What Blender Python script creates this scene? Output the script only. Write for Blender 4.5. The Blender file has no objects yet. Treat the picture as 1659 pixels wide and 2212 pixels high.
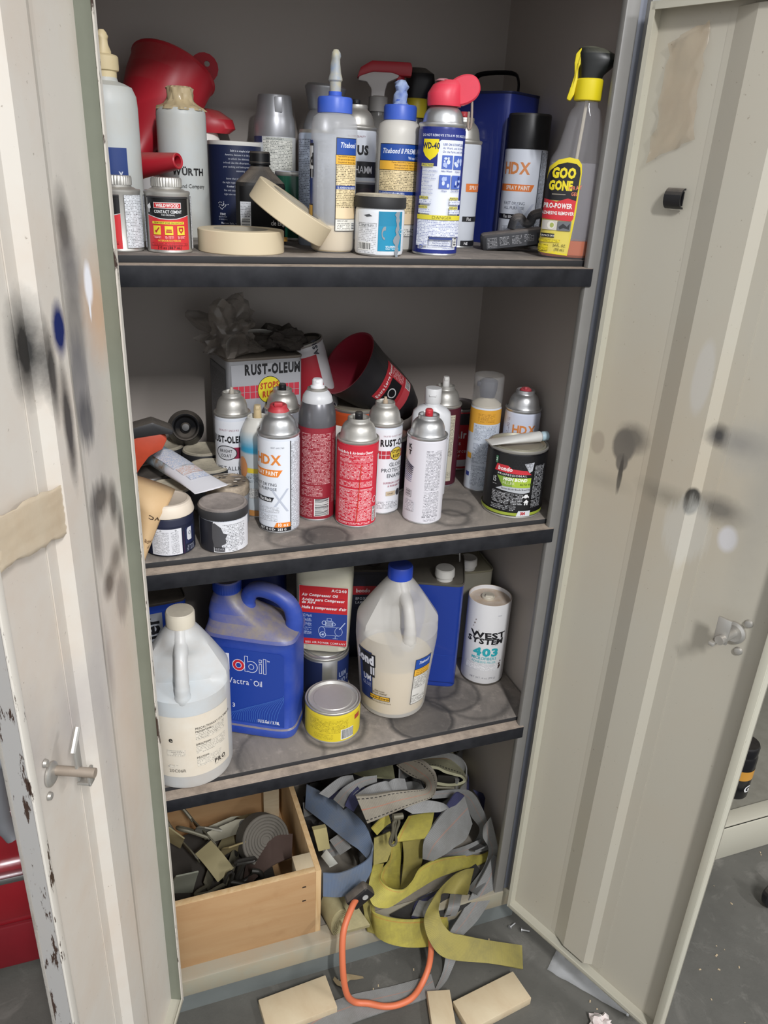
import bpy, bmesh, math, random
from mathutils import Vector, Matrix
random.seed(7)
SC = bpy.context.scene
COL = SC.collection
R = math.radians

# ---------------------------------------------------------------- camera
yaw, pitch, roll = 0.359477, 0.419665, -0.052111
EYE = Vector((-0.6848, -1.0077, 1.5060))
fw = Vector((math.sin(yaw)*math.cos(pitch), math.cos(yaw)*math.cos(pitch), -math.sin(pitch)))
rt = Vector((math.cos(yaw), -math.sin(yaw), 0)); dn = fw.cross(rt)
rr = rt*math.cos(roll) + dn*math.sin(roll); dd = -rt*math.sin(roll) + dn*math.cos(roll)
cd = bpy.data.cameras.new('camera'); cam = bpy.data.objects.new('camera', cd); COL.objects.link(cam)
cam.matrix_world = Matrix(((rr.x, -dd.x, -fw.x, EYE.x), (rr.y, -dd.y, -fw.y, EYE.y), (rr.z, -dd.z, -fw.z, EYE.z), (0, 0, 0, 1)))
cd.sensor_fit = 'VERTICAL'; cd.sensor_height = 24.0; cd.sensor_width = 18.0
cd.lens = 1669.2/2212*24.0; cd.clip_start = 0.02; cd.clip_end = 60
SC.camera = cam

# ---------------------------------------------------------------- light
w = bpy.data.worlds.new('world'); SC.world = w; w.use_nodes = True
w.node_tree.nodes['Background'].inputs[0].default_value = (0.95, 0.97, 1.0, 1)
w.node_tree.nodes['Background'].inputs[1].default_value = 0.72

def area(name, loc, size, energy, color, target=None):
    l = bpy.data.lights.new(name, 'AREA'); l.shape = 'RECTANGLE'; l.size, l.size_y = size
    l.energy = energy; l.color = color
    o = bpy.data.objects.new(name, l); COL.objects.link(o); o.location = loc
    if target: o.rotation_euler = (Vector(target)-Vector(loc)).to_track_quat('-Z', 'Y').to_euler()
    return o
area('ceiling_tube', (-0.42, -2.60, 2.92), (0.07, 1.0), 106, (0.985, 0.985, 1.0))
area('ceiling_tube', (1.70, -2.60, 2.92), (0.10, 1.0), 50, (0.985, 0.985, 1.0))
SC.view_settings.view_transform = 'Standard'; SC.view_settings.look = 'None'
SC.view_settings.gamma = 1.0; SC.view_settings.use_curve_mapping = False
SC.view_settings.exposure = 0.27

# ---------------------------------------------------------------- materials
MATS = {}
def lin(h):
    h = h.lstrip('#'); o = []
    if len(h) == 3: h = ''.join(c+c for c in h)
    for i in (0, 2, 4):
        c = int(h[i:i+2], 16)/255
        o.append(c/12.92 if c <= 0.04045 else ((c+0.055)/1.055)**2.4)
    return (*o, 1)

def nt(name):
    m = bpy.data.materials.new(name); m.use_nodes = True
    t = m.node_tree; return m, t, t.nodes['Principled BSDF']

def N(t, kind, **k):
    n = t.nodes.new('ShaderNode'+kind)
    for a, b in k.items():
        if a.startswith('i'): n.inputs[int(a[1:])].default_value = b
        else: setattr(n, a, b)
    return n

def mixc(t, fac, a, b, blend='MIX'):
    n = t.nodes.new('ShaderNodeMix'); n.data_type = 'RGBA'; n.blend_type = blend
    for i, v in ((0, fac), (6, a), (7, b)):
        if hasattr(v, 'links') or hasattr(v, 'is_linked'): t.links.new(v, n.inputs[i])
        else: n.inputs[i].default_value = v
    return n.outputs[2]

def math_(t, op, a, b=None, c=None):
    n = t.nodes.new('ShaderNodeMath'); n.operation = op
    for i, v in enumerate((a, b, c)):
        if v is None: continue
        if hasattr(v, 'is_linked'): t.links.new(v, n.inputs[i])
        else: n.inputs[i].default_value = v
    return n.outputs[0]

def noise(t, scale, detail=4, rough=0.6, vec=None, dist=0):
    n = N(t, 'TexNoise'); n.inputs['Scale'].default_value = scale; n.inputs['Detail'].default_value = detail
    n.inputs['Roughness'].default_value = rough; n.inputs['Distortion'].default_value = dist
    if vec is None: vec = N(t, 'TexCoord').outputs['Object']
    t.links.new(vec, n.inputs['Vector']); return n.outputs['Fac']

def ramp(t, v, a, b, lo=0., hi=1.):
    n = N(t, 'MapRange', clamp=True); t.links.new(v, n.inputs[0])
    n.inputs[1].default_value = a; n.inputs[2].default_value = b
    n.inputs[3].default_value = lo; n.inputs[4].default_value = hi
    return n.outputs[0]

def dustify(t, col, amount, dcol='#9d9285', lo=.25, hi=.92):
    g = N(t, 'NewGeometry'); s = N(t, 'SeparateXYZ'); t.links.new(g.outputs['True Normal'], s.inputs[0])
    up = ramp(t, s.outputs[2], lo, hi)
    nz = ramp(t, noise(t, 45, 5, 0.7), 0.25, 0.62)
    f = math_(t, 'MULTIPLY', math_(t, 'MULTIPLY', up, math_(t, 'ADD', math_(t, 'MULTIPLY', nz, 0.5), 0.5)), amount)
    return mixc(t, f, col, lin(dcol))

def PM(name, hx, rough=.5, metal=0., dust=0., mott=0., mscale=14, bump=0., alpha=1., trans=0., coat=0., sss=0., spec=.5, mcol=None, dcol='#9d9285', bscale=120, dlo=.25, dhi=.92):
    if name in MATS: return MATS[name]
    m, t, p = nt(name); c = lin(hx)
    p.inputs['Roughness'].default_value = rough; p.inputs['Metallic'].default_value = metal
    p.inputs['Alpha'].default_value = alpha; p.inputs['Transmission Weight'].default_value = trans
    p.inputs['Coat Weight'].default_value = coat; p.inputs['Specular IOR Level'].default_value = spec
    p.inputs['Subsurface Weight'].default_value = sss
    if sss: p.inputs['Subsurface Radius'].default_value = (.01, .009, .007)
    out = None
    if mott:
        f = ramp(t, noise(t, mscale, 6, .65), .35, .72)
        out = mixc(t, math_(t, 'MULTIPLY', f, mott), c, lin(mcol) if mcol else (c[0]*.45, c[1]*.42, c[2]*.38, 1))
    if dust: out = dustify(t, out if out is not None else c, dust, dcol, dlo, dhi)
    if out is not None: t.links.new(out, p.inputs['Base Color'])
    else: p.inputs['Base Color'].default_value = c
    if bump:
        b = N(t, 'Bump'); b.inputs['Strength'].default_value = bump; b.inputs['Distance'].default_value = .002
        t.links.new(noise(t, bscale, 4), b.inputs['Height']); t.links.new(b.outputs[0], p.inputs['Normal'])
    MATS[name] = m; return m

def FP(bg, ink='#222222', pitch=2.0, dens=.5):
    """printed paragraphs: rows of tiny type broken into words"""
    key = f'small_print_{bg}_{ink}_{pitch}_{dens}'
    if key in MATS: return MATS[key]
    m, t, p = nt('small_print'); p.inputs['Roughness'].default_value = .45
    uv = N(t, 'UVMap').outputs[0]; s = N(t, 'SeparateXYZ'); t.links.new(uv, s.inputs[0])
    row = math_(t, 'DIVIDE', s.outputs[1], pitch/1000)
    fr = math_(t, 'FRACT', row); fl = math_(t, 'FLOOR', row)
    band = math_(t, 'MULTIPLY', math_(t, 'GREATER_THAN', fr, .22), math_(t, 'LESS_THAN', fr, .78))
    def cell(kx, off):
        c = N(t, 'CombineXYZ'); t.links.new(math_(t, 'MULTIPLY', s.outputs[0], kx), c.inputs[0])
        t.links.new(math_(t, 'ADD', math_(t, 'MULTIPLY', fl, 7.31), off), c.inputs[1]); return c.outputs[0]
    n1 = N(t, 'TexNoise', noise_dimensions='2D'); n1.inputs['Scale'].default_value = 1; n1.inputs['Detail'].default_value = 1
    t.links.new(cell(2700/pitch, 0), n1.inputs['Vector'])
    n2 = N(t, 'TexNoise', noise_dimensions='2D'); n2.inputs['Scale'].default_value = 1; n2.inputs['Detail'].default_value = 0
    t.links.new(cell(420/pitch, 50), n2.inputs['Vector'])
    g = math_(t, 'MULTIPLY', ramp(t, n1.outputs[0], .34, .70), ramp(t, n2.outputs[0], .30, .36))
    f = math_(t, 'MULTIPLY', math_(t, 'MULTIPLY', g, band), dens*1.35)
    f = math_(t, 'MINIMUM', f, 1.0)
    t.links.new(mixc(t, f, lin(bg), lin(ink)), p.inputs['Base Color'])
    MATS[key] = m; return m

def ink(hx, rough=.42):
    return PM('print_'+hx, hx, rough)

# ---------------------------------------------------------------- mesh builder
def catmull(P, n):
    P = [Vector(p) for p in P]; out = []
    if len(P) == 2: return [P[0].lerp(P[1], i/n) for i in range(n+1)]
    for i in range(len(P)-1):
        a = P[max(i-1, 0)]; b = P[i]; c = P[i+1]; d = P[min(i+2, len(P)-1)]
        for k in range(n):
            u = k/n
            out.append(.5*((2*b)+(c-a)*u+(2*a-5*b+4*c-d)*u*u+(3*b-a-3*c+d)*u**3))
    out.append(P[-1]); return out

class B:
    def __init__(s): s.v = []; s.f = []; s.m = []; s.uv = []
    def add(s, vs, fs, mi=0, X=None, uvs=None):
        o = len(s.v)
        s.v += [tuple(X @ Vector(v)) if X else tuple(v) for v in vs]
        for i, f in enumerate(fs):
            s.f.append(tuple(o+k for k in f)); s.m.append(mi[i] if isinstance(mi, (list, tuple)) else mi)
            s.uv.append(uvs[i] if uvs else None)
        return s
    def lathe(s, prof, seg=32, mi=0, X=None, fn=None):
        vs = []; fs = []; rings = []; ms = []
        for (r, z) in prof:
            if r < 1e-6: rings.append([len(vs)]); vs.append((0, 0, z))
            else:
                rings.append(list(range(len(vs), len(vs)+seg)))
                for k in range(seg):
                    a = 2*math.pi*k/seg; q = r*(fn(a, z) if fn else 1)
                    vs.append((q*math.sin(a), -q*math.cos(a), z))
        for i in range(len(prof)-1):
            a, b = rings[i], rings[i+1]; mm = mi[i] if isinstance(mi, (list, tuple)) else mi
            for k in range(seg):
                k2 = (k+1) % seg
                if len(a) == 1 and len(b) == 1: continue
                if len(a) == 1: fs.append((a[0], b[k2], b[k]))
                elif len(b) == 1: fs.append((a[k], a[k2], b[0]))
                else: fs.append((a[k], a[k2], b[k2], b[k]))
                ms.append(mm)
        return s.add(vs, fs, ms, X)
    def loft(s, secs, n=40, mi=0, X=None, cap=True):
        vs = []; fs = []; ms = []
        for q in secs:
            z, a, b, p = q[:4]; ox, oy = (q[4], q[5]) if len(q) > 4 else (0, 0)
            for k in range(n):
                t = 2*math.pi*k/n; c, d = math.sin(t), -math.cos(t)
                vs.append((ox+a*math.copysign(abs(c)**(2/p), c), oy+b*math.copysign(abs(d)**(2/p), d), z))
        for i in range(len(secs)-1):
            for k in range(n):
                k2 = (k+1) % n; fs.append((i*n+k, i*n+k2, (i+1)*n+k2, (i+1)*n+k)); ms.append(mi[i] if isinstance(mi, (list, tuple)) else mi)
        if cap:
            fs.append(tuple(range(n))[::-1]); ms.append(mi[0] if isinstance(mi, (list, tuple)) else mi)
            o = (len(secs)-1)*n; fs.append(tuple(o+k for k in range(n))); ms.append(mi[-1] if isinstance(mi, (list, tuple)) else mi)
        return s.add(vs, fs, ms, X)
    def box(s, c, d, bev=.0, mi=0, X=None, seg=2):
        bm = bmesh.new(); bmesh.ops.create_cube(bm, size=1)
        for v in bm.verts: v.co = Vector((v.co.x*d[0], v.co.y*d[1], v.co.z*d[2]))
        if bev: bmesh.ops.bevel(bm, geom=bm.edges[:], offset=bev, segments=seg, profile=.5, affect='EDGES')
        bm.verts.index_update()
        vs = [tuple(v.co+Vector(c)) for v in bm.verts]; fs = [tuple(v.index for v in f.verts) for f in bm.faces]; bm.free()
        return s.add(vs, fs, mi, X)
    def tube(s, P, r, seg=10, mi=0, X=None, sm=0, flat=1.0):
        P = catmull(P, sm) if sm else [Vector(p) for p in P]
        n = len(P); rs = r if isinstance(r, (list, tuple)) else [r]*n
        if len(rs) != n: rs = [rs[min(int(i*len(rs)/n), len(rs)-1)] for i in range(n)]
        vs = []; fs = []; t0 = (P[1]-P[0]).normalized()
        u = t0.orthogonal().normalized()
        for i in range(n):
            t = (P[min(i+1, n-1)]-P[max(i-1, 0)]).normalized()
            u = (u-t*u.dot(t)).normalized(); w2 = t.cross(u)
            for k in range(seg):
                a = 2*math.pi*k/seg; vs.append(tuple(P[i]+(u*math.cos(a)+w2*math.sin(a)*flat)*rs[i]))
        for i in range(n-1):
            for k in range(seg):
                k2 = (k+1) % seg; fs.append((i*seg+k, i*seg+k2, (i+1)*seg+k2, (i+1)*seg+k))
        fs.append(tuple(range(seg))[::-1]); fs.append(tuple((n-1)*seg+k for k in range(seg)))
        return s.add(vs, fs, mi, X)
    def ribbon(s, e1, e2, th=.0024, n=8, mi=0, w=7):
        a = catmull(e1, n); b = catmull(e2, n); L = len(a); top = []; L1 = [0.]
        for i in range(1, L): L1.append(L1[-1]+((a[i]+b[i])/2-(a[i-1]+b[i-1])/2).length)
        nor = []
        for i in range(L):
            t = (a[min(i+1, L-1)]+b[min(i+1, L-1)]-a[max(i-1, 0)]-b[max(i-1, 0)]); q = (b[i]-a[i]).cross(t)
            nor.append(q.normalized() if q.length > 1e-9 else Vector((0, -1, 0)))
        vs = []
        for sg in (.5, -.5):
            for i in range(L):
                for k in range(w+1):
                    u = k/w; vs.append(tuple(a[i].lerp(b[i], u)+nor[i]*th*sg))
        M = L*(w+1); fs = []; uv = []
        wd = sum((b[i]-a[i]).length for i in range(L))/L
        for i in range(L-1):
            for k in range(w):
                q = (i*(w+1)+k, i*(w+1)+k+1, (i+1)*(w+1)+k+1, (i+1)*(w+1)+k)
                U = [(k/w, L1[i]), ((k+1)/w, L1[i]), ((k+1)/w, L1[i+1]), (k/w, L1[i+1])]
                fs.append(q); uv.append(U); fs.append(tuple(M+x for x in q[::-1])); uv.append(U[::-1])
            for k in (0, w):
                q = (i*(w+1)+k, (i+1)*(w+1)+k, M+(i+1)*(w+1)+k, M+i*(w+1)+k)
                fs.append(q if k == 0 else q[::-1]); uv.append([(0, 0)]*4)
        for i in (0, L-1):
            for k in range(w):
                q = (i*(w+1)+k, i*(w+1)+k+1, M+i*(w+1)+k+1, M+i*(w+1)+k); fs.append(q); uv.append([(0, 0)]*4)
        return s.add(vs, fs, mi, None, uv)
    def obj(s, name, mats, parent=None, loc=None, sharp=38, rot=None):
        me = bpy.data.meshes.new(name); me.from_pydata(s.v, [], s.f); 
        for m in (mats if isinstance(mats, (list, tuple)) else [mats]): me.materials.append(m)
        me.polygons.foreach_set('material_index', s.m)
        if any(s.uv):
            l = me.uv_layers.new(name='UVMap'); i = 0
            for f, u in zip(s.f, s.uv):
                for k in range(len(f)):
                    l.data[i].uv = u[k] if u else (0, 0); i += 1
        me.polygons.foreach_set('use_smooth', [True]*len(s.f)); me.update()
        me.set_sharp_from_angle(angle=R(sharp))
        o = bpy.data.objects.new(name, me); COL.objects.link(o)
        if parent: o.parent = parent
        if loc: o.location = loc
        if rot: o.rotation_euler = rot
        return o

def tag(o, label, cat, group=None, kind=None):
    if label: o['label'] = label
    if cat: o['category'] = cat
    if group: o['group'] = group
    if kind: o['kind'] = kind
    return o

def thing(name, label, cat, loc, rz=0., group=None, rot=None):
    o = bpy.data.objects.new(name, None); COL.objects.link(o); o.empty_display_size = .02
    o.location = loc; o.rotation_euler = rot if rot else (0, 0, rz)
    return tag(o, label, cat, group)

def facing(x, y):
    return math.atan2(EYE.x-x, -(EYE.y-y))

# ---------------------------------------------------------------- printing on labels
GL = {}
def glyph(c, bold):
    k = (c, bold)
    if k not in GL:
        cu = bpy.data.curves.new('g', 'FONT'); cu.body = c; cu.offset = bold; cu.resolution_u = 2
        o = bpy.data.objects.new('g', cu); me = o.to_mesh()
        vs = [(v.co.x, v.co.y) for v in me.vertices]; fs = [tuple(p.vertices) for p in me.polygons]
        o.to_mesh_clear(); bpy.data.objects.remove(o); bpy.data.curves.remove(cu)
        if vs:
            x0 = min(v[0] for v in vs); x1 = max(v[0] for v in vs)
            GL[k] = ([(a-x0, b) for a, b in vs], fs, x1-x0)
        else: GL[k] = ([], [], .22)
    return GL[k]

class Lab:
    def __init__(s): s.items = []; s.mats = []; s.lay = 0
    def mi(s, m):
        if isinstance(m, str): m = ink(m)
        if m not in s.mats: s.mats.append(m)
        return s.mats.index(m)
    def put(s, vs, fs, m, new=True):
        if new: s.lay += 1
        s.items.append((vs, fs, s.mi(m), s.lay)); return s
    def rect(s, u0, v0, u1, v1, m, new=True):
        n = 1; vs = []; fs = []
        k = max(1, int(abs(v1-v0)/.02))
        for j in range(k+1):
            for i in range(n+1): vs.append((u0+(u1-u0)*i/n, v0+(v1-v0)*j/k))
        for j in range(k):
            for i in range(n):
                q = j*(n+1)+i; fs.append((q, q+1, q+n+2, q+n+1))
        return s.put(vs, fs, m, new)
    def poly(s, pts, m):
        return s.put(list(pts), [tuple(range(len(pts)))], m)
    def ell(s, u, v, a, b, m, n=24):
        pts = [(u+a*math.cos(2*math.pi*i/n), v+b*math.sin(2*math.pi*i/n)) for i in range(n)]
        vs = [(u, v)]+pts; return s.put(vs, [(0, 1+i, 1+(i+1) % n) for i in range(n)], m)
    def ring(s, u, v, a, b, w, m, n=24):
        vs = []
        for i in range(n):
            c, d = math.cos(2*math.pi*i/n), math.sin(2*math.pi*i/n)
            vs += [(u+a*c, v+b*d), (u+(a-w)*c, v+(b-w)*d)]
        return s.put(vs, [(2*i, 2*((i+1) % n), 2*((i+1) % n)+1, 2*i+1) for i in range(n)], m)
    def frame(s, u0, v0, u1, v1, w, m):
        s.rect(u0, v0, u1, v0+w, m); s.rect(u0, v1-w, u1, v1, m, False)
        s.rect(u0, v0, u0+w, v1, m, False); return s.rect(u1-w, v0, u1, v1, m, False)
    def bars(s, u0, v0, u1, v1, vert=False):
        s.rect(u0, v0, u1, v1, '#e8e8e4'); rnd = random.Random(int(u0*1e5)); vs = []; fs = []
        a = (v0 if vert else u0)+.001; e = (v1 if vert else u1)-.001
        while a < e:
            wd = rnd.choice((.0005, .0008, .0012)); o = len(vs)
            vs += [(u0+.001, a), (u1-.001, a), (u1-.001, a+wd), (u0+.001, a+wd)] if vert else [(a, v0+.0015), (a+wd, v0+.0015), (a+wd, v1-.001), (a, v1-.001)]
            fs.append((o, o+1, o+2, o+3)); a += wd+rnd.choice((.0005, .0008, .001))
        return s.put(vs, fs, '#20222a')
    def text(s, str_, u, v, size, m, al='L', bold=0., sx=1., shear=0., rot=0., gap=.1, new=True, fit=0):
        k = size/.70; x = 0.; vs = []; fs = []
        for c in str_:
            if c == ' ': x += .30*sx; continue
            gv, gf, gw = glyph(c, bold); o = len(vs)
            vs += [(x+a*sx+b*shear, b) for a, b in gv]; fs += [tuple(o+i for i in f) for f in gf]
            x += gw*sx+gap
        wd = x-gap
        if fit and wd*k > fit: q = fit/(wd*k); vs = [(a*q, b) for a, b in vs]; wd *= q
        dx = {'L': 0, 'C': -wd/2, 'R': -wd}[al]; c, d = math.cos(R(rot)), math.sin(R(rot))
        vs = [((a+dx)*k, b*k) for a, b in vs]
        vs = [(u+a*c-b*d, v+a*d+b*c) for a, b in vs]
        return s.put(vs, fs, m, new)
    def xf(s, i0, sx, sy, u0, v0, du, dv):
        for i in range(i0, len(s.items)):
            vs, fs, m, l = s.items[i]; s.items[i] = ([(u0+(a-u0)*sx+du, v0+(b-v0)*sy+dv) for a, b in vs], fs, m, l)
    def build(s, fmap, parent, name='label', base=.0004):
        b = B()
        for vs, fs, mi, lay in s.items:
            bm = None
            us = [v[0] for v in vs]
            if fmap.curved and vs and max(us)-min(us) > .0025:
                bm = bmesh.new(); bv = [bm.verts.new((x, y, 0)) for x, y in vs]
                for f in fs:
                    try: bm.faces.new([bv[i] for i in f])
                    except ValueError: pass
                x = math.ceil(min(us)/.0025)*.0025
                while x < max(us):
                    bmesh.ops.bisect_plane(bm, geom=bm.verts[:]+bm.edges[:]+bm.faces[:], plane_co=(x, 0, 0), plane_no=(1, 0, 0), dist=1e-7); x += .0025
                bm.verts.index_update(); vs = [(q.co.x, q.co.y) for q in bm.verts]
                fs = [tuple(q.index for q in f.verts) for f in bm.faces]; bm.free()
            off = base+lay*.00006
            b.add([fmap(u, v, off) for u, v in vs], fs, mi, None, [[vs[i] for i in f] for f in fs])
        return b.obj(name, s.mats, parent, sharp=60)

class Cyl:
    curved = True
    def __init__(s, r, z0=0., rf=None, X=None, du=0.): s.r, s.z0, s.rf, s.X, s.du = r, z0, rf, X, du
    def __call__(s, u, v, off):
        u = u+s.du; q = (s.rf(v) if s.rf else s.r)+off; p = Vector((q*math.sin(u/s.r), -q*math.cos(u/s.r), v+s.z0))
        return tuple(s.X @ p) if s.X else tuple(p)
class Pln:
    curved = False
    def __init__(s, o, ux, vx): s.o, s.u, s.v = Vector(o), Vector(ux).normalized(), Vector(vx).normalized(); s.n = s.u.cross(s.v)
    def __call__(s, u, v, off): return tuple(s.o+s.u*u+s.v*v+s.n*off)
class Ovl:
    """label on an oval bottle of half width a, half depth b (functions of height)"""
    curved = True
    def __init__(s, fa, fb, u_ref): s.fa, s.fb, s.ur = fa, fb, u_ref
    def __call__(s, u, v, off):
        a, b = s.fa(v)+off, s.fb(v)+off; x = max(-.999, min(.999, u/s.ur)); 
        return (a*x, -b*math.sqrt(1-x*x), v)

# common materials
STEEL = PM('bare_steel', '#c6c7c8', .34, .8, dust=.3, mott=.2)
STEELD = PM('dusty_steel', '#c0beb8', .42, .65, dust=.5, mott=.25)
WHITE = PM('white_enamel', '#d3d8e1', .35, 0, mott=.06, coat=.2)
WPLAST = PM('white_plastic', '#e6e4de', .4, 0, dust=.25, mott=.08)
MILK = PM('milky_plastic', '#d9dbde', .34, 0, alpha=.40, mott=.10, mcol='#b9b09a', mscale=10)
MILKY = PM('yellowed_milky_plastic', '#bfc4c3', .45, 0, mott=.28, mcol='#bda67c', mscale=12)
BLACKP = PM('black_plastic', '#17171a', .45, 0, dust=.45, mott=.0)
BLACKG = PM('black_gloss', '#121216', .25, 0, dust=.1)
REDP = PM('red_plastic', '#b32230', .4, 0, dust=.35)
BLUEP = PM('blue_plastic', '#2348b8', .42, 0, dust=.25, mott=.12)
DUSTLID = PM('dusty_black_lid', '#202022', .6, 0, dust=.98, dcol='#cfc5ae')

# ================================================================ setting
def concrete():
    m, t, p = nt('concrete'); p.inputs['Roughness'].default_value = .8
    a = noise(t, 2.2, 8, .65); b = noise(t, 60, 5, .7); c = noise(t, 9, 6, .7, dist=.8)
    k = mixc(t, ramp(t, a, .3, .7), lin('#403f3a'), lin('#5f5d57'))
    k = mixc(t, math_(t, 'MULTIPLY', ramp(t, c, .55, .75), .45), k, lin('#8b8780'))
    k = mixc(t, math_(t, 'MULTIPLY', ramp(t, b, .62, .72), .5), k, lin('#3c3d38'))
    t.links.new(k, p.inputs['Base Color'])
    bu = N(t, 'Bump'); bu.inputs['Strength'].default_value = .25; bu.inputs['Distance'].default_value = .003
    t.links.new(b, bu.inputs['Height']); t.links.new(bu.outputs[0], p.inputs['Normal'])
    return m
fl = B().box((0, -.5, -.05), (7, 7, .1)).obj('floor', concrete()); tag(fl, 'grey concrete shop floor', None, kind='structure')
wb = B().box((0, 1.2, 1.4), (7, .1, 3.0)).obj('wall_back', PM('wall_paint', '#7c7a75', .8, 0, mott=.2, mscale=3)); tag(wb, 'grey shop wall behind the cabinets', None, kind='structure')

def stained(name, base, blobs, rough=.42, mott=.25, mcol='#b9a48a', chips=False):
    m, t, p = nt(name); p.inputs['Roughness'].default_value = rough
    pos = N(t, 'TexCoord').outputs['Object']
    k = mixc(t, math_(t, 'MULTIPLY', ramp(t, noise(t, 5, 6, .65), .45, .75), mott), lin(base), lin(mcol))
    k = mixc(t, math_(t, 'MULTIPLY', ramp(t, noise(t, 140, 3, .7), .68, .74), .55), k, lin('#6b5a48'))
    # runs: noise stretched downwards
    sc = N(t, 'VectorMath', operation='MULTIPLY'); t.links.new(pos, sc.inputs[0]); sc.inputs[1].default_value = (90, 90, 9)
    n1 = noise(t, 1, 4, .7, sc.outputs[0]); n2 = noise(t, 26, 5, .7)
    for (x, z, rx, rz, col, soft, st, run) in blobs:
        a = N(t, 'VectorMath', operation='SUBTRACT'); t.links.new(pos, a.inputs[0]); a.inputs[1].default_value = (x, 0, z)
        b = N(t, 'VectorMath', operation='MULTIPLY'); t.links.new(a.outputs[0], b.inputs[0]); b.inputs[1].default_value = (1/rx, 0, 1/rz)
        l = N(t, 'VectorMath', operation='LENGTH'); t.links.new(b.outputs[0], l.inputs[0])
        nn = math_(t, 'MULTIPLY', math_(t, 'SUBTRACT', n1 if run else n2, .5), 1.5 if run else .9)
        d = math_(t, 'ADD', l.outputs['Value'], math_(t, 'MULTIPLY', nn, .9 if run else .25+soft))
        f = ramp(t, d, 1+soft, 1-soft, 0, st)
        k = mixc(t, f, k, lin(col))
    if chips:
        cs = N(t, 'VectorMath', operation='MULTIPLY'); t.links.new(pos, cs.inputs[0]); cs.inputs[1].default_value = (60, 60, 12)
        f = ramp(t, noise(t, 1, 6, .7, cs.outputs[0]), .57, .60); k = mixc(t, f, k, lin('#3a2a22'))
    t.links.new(k, p.inputs['Base Color'])
    return m

PAINT = PM('putty_paint', '#b4b1a2', .42, 0, mott=.14, mscale=6, mcol='#a08f7a')
PAINTI = PM('interior_paint', '#aca49d', .5, 0, mott=.12, mscale=5, mcol='#948578')
STRIP = PM('post_paint', '#7f7d79', .45, 0, mott=.15, mscale=20)
GREYB = PM('kick_paint', '#6b706e', .5, 0, mott=.2, mscale=18)

# ================================================================ the cabinet
CB = thing('storage_cabinet', 'tall putty coloured steel storage cabinet standing open with three black shelves full of cans', 'cabinet', (-.33, .21, 0))
def cab(b, name, m, parent=None, **k):
    o = b.obj(name, m, None, **k); o.parent = parent or CB
    if not parent: o.location = Vector(o.location)-Vector(CB.location)
    return o
cab(B().box((.047, .215, .932), (.010, .43, 1.744)), 'side_panel', PAINTI)
cab(B().box((-.707, .215, .932), (.010, .43, 1.744)), 'side_panel', PAINTI)
cab(B().box((-.33, .432, .932), (.764, .008, 1.744)), 'back_panel', PAINTI)
cab(B().box((-.33, .215, 1.802), (.764, .44, .012)).box((-.33, .006, 1.776), (.764, .012, .062)), 'top_panel', PAINTI)
cab(B().box((-.33, .215, .093), (.744, .425, .008)), 'bottom_panel', PM('bottom_paint', '#77756c', .6, 0, mott=.4, dust=.5))
b = B().box((-.33, .006, .080), (.764, .016, .042), .002).box((-.33, .020, .100), (.764, .03, .003))
cab(b, 'bottom_rail', PM('rail_paint', '#989584', .5, 0, mott=.5, mscale=16, mcol='#a58a68', dust=.3))
cab(B().box((-.33, .016, .030), (.764, .010, .060)), 'kick_plate', GREYB)
for s in (0, 1):
    f = (lambda x: x) if s == 0 else (lambda x: -.676-x)
    b = B().box((f(.003), .0075, .932), (.022, .013, 1.744), .003)
    cab(b, 'frame_post', STRIP)
    cab(B().box((f(.020), .017, .932), (.014, .022, 1.744)), 'post_channel', PM('post_channel_grey', '#7b7f8a', .45, .1, mott=.2))
    cab(B().box((f(.035), .010, .932), (.018, .030, 1.744), .003), 'hinge_flange', STRIP)

def shelfmat(name, rings, seed):
    m, t, p = nt(name); p.inputs['Roughness'].default_value = .75
    pos = N(t, 'TexCoord').outputs['Object']
    f = ramp(t, noise(t, 7, 7, .7, dist=.6), .3, .65)
    k = mixc(t, f, lin('#625d58'), lin('#948b82'))
    k = mixc(t, math_(t, 'MULTIPLY', ramp(t, noise(t, 34, 6, .7), .55, .7), .5), k, lin('#b5aa9e'))
    nn = math_(t, 'MULTIPLY', math_(t, 'SUBTRACT', noise(t, 30, 5, .7), .5), .014)
    for (x, y, r, st, solid) in rings:
        a = N(t, 'VectorMath', operation='SUBTRACT'); t.links.new(pos, a.inputs[0]); a.inputs[1].default_value = (x, y, 0)
        b = N(t, 'VectorMath', operation='MULTIPLY'); t.links.new(a.outputs[0], b.inputs[0]); b.inputs[1].default_value = (1, 1, 0)
        l = N(t, 'VectorMath', operation='LENGTH'); t.links.new(b.outputs[0], l.inputs[0])
        d = math_(t, 'ADD', l.outputs['Value'], nn)
        q = math_(t, 'ABSOLUTE', math_(t, 'SUBTRACT', d, r))
        f = ramp(t, q, .010, .001, 0, st*.85)
        if solid: f = math_(t, 'MAXIMUM', f, ramp(t, d, r+.004, r-.006, 0, solid))
        k = mixc(t, f, k, lin('#2e2c2c'))
    # grey rubber edge without dust on the vertical faces
    g = N(t, 'NewGeometry'); s = N(t, 'SeparateXYZ'); t.links.new(g.outputs['Normal'], s.inputs[0])
    k = mixc(t, ramp(t, s.outputs[2], .3, .7), lin('#28282a'), k)
    t.links.new(k, p.inputs['Base Color']); return m
LIPB = PM('black_shelf_edge', '#131419', .6, .0, spec=.3, dust=.98, mott=.22, mscale=28, mcol='#4a4b50', dcol='#b5a595')
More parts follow.
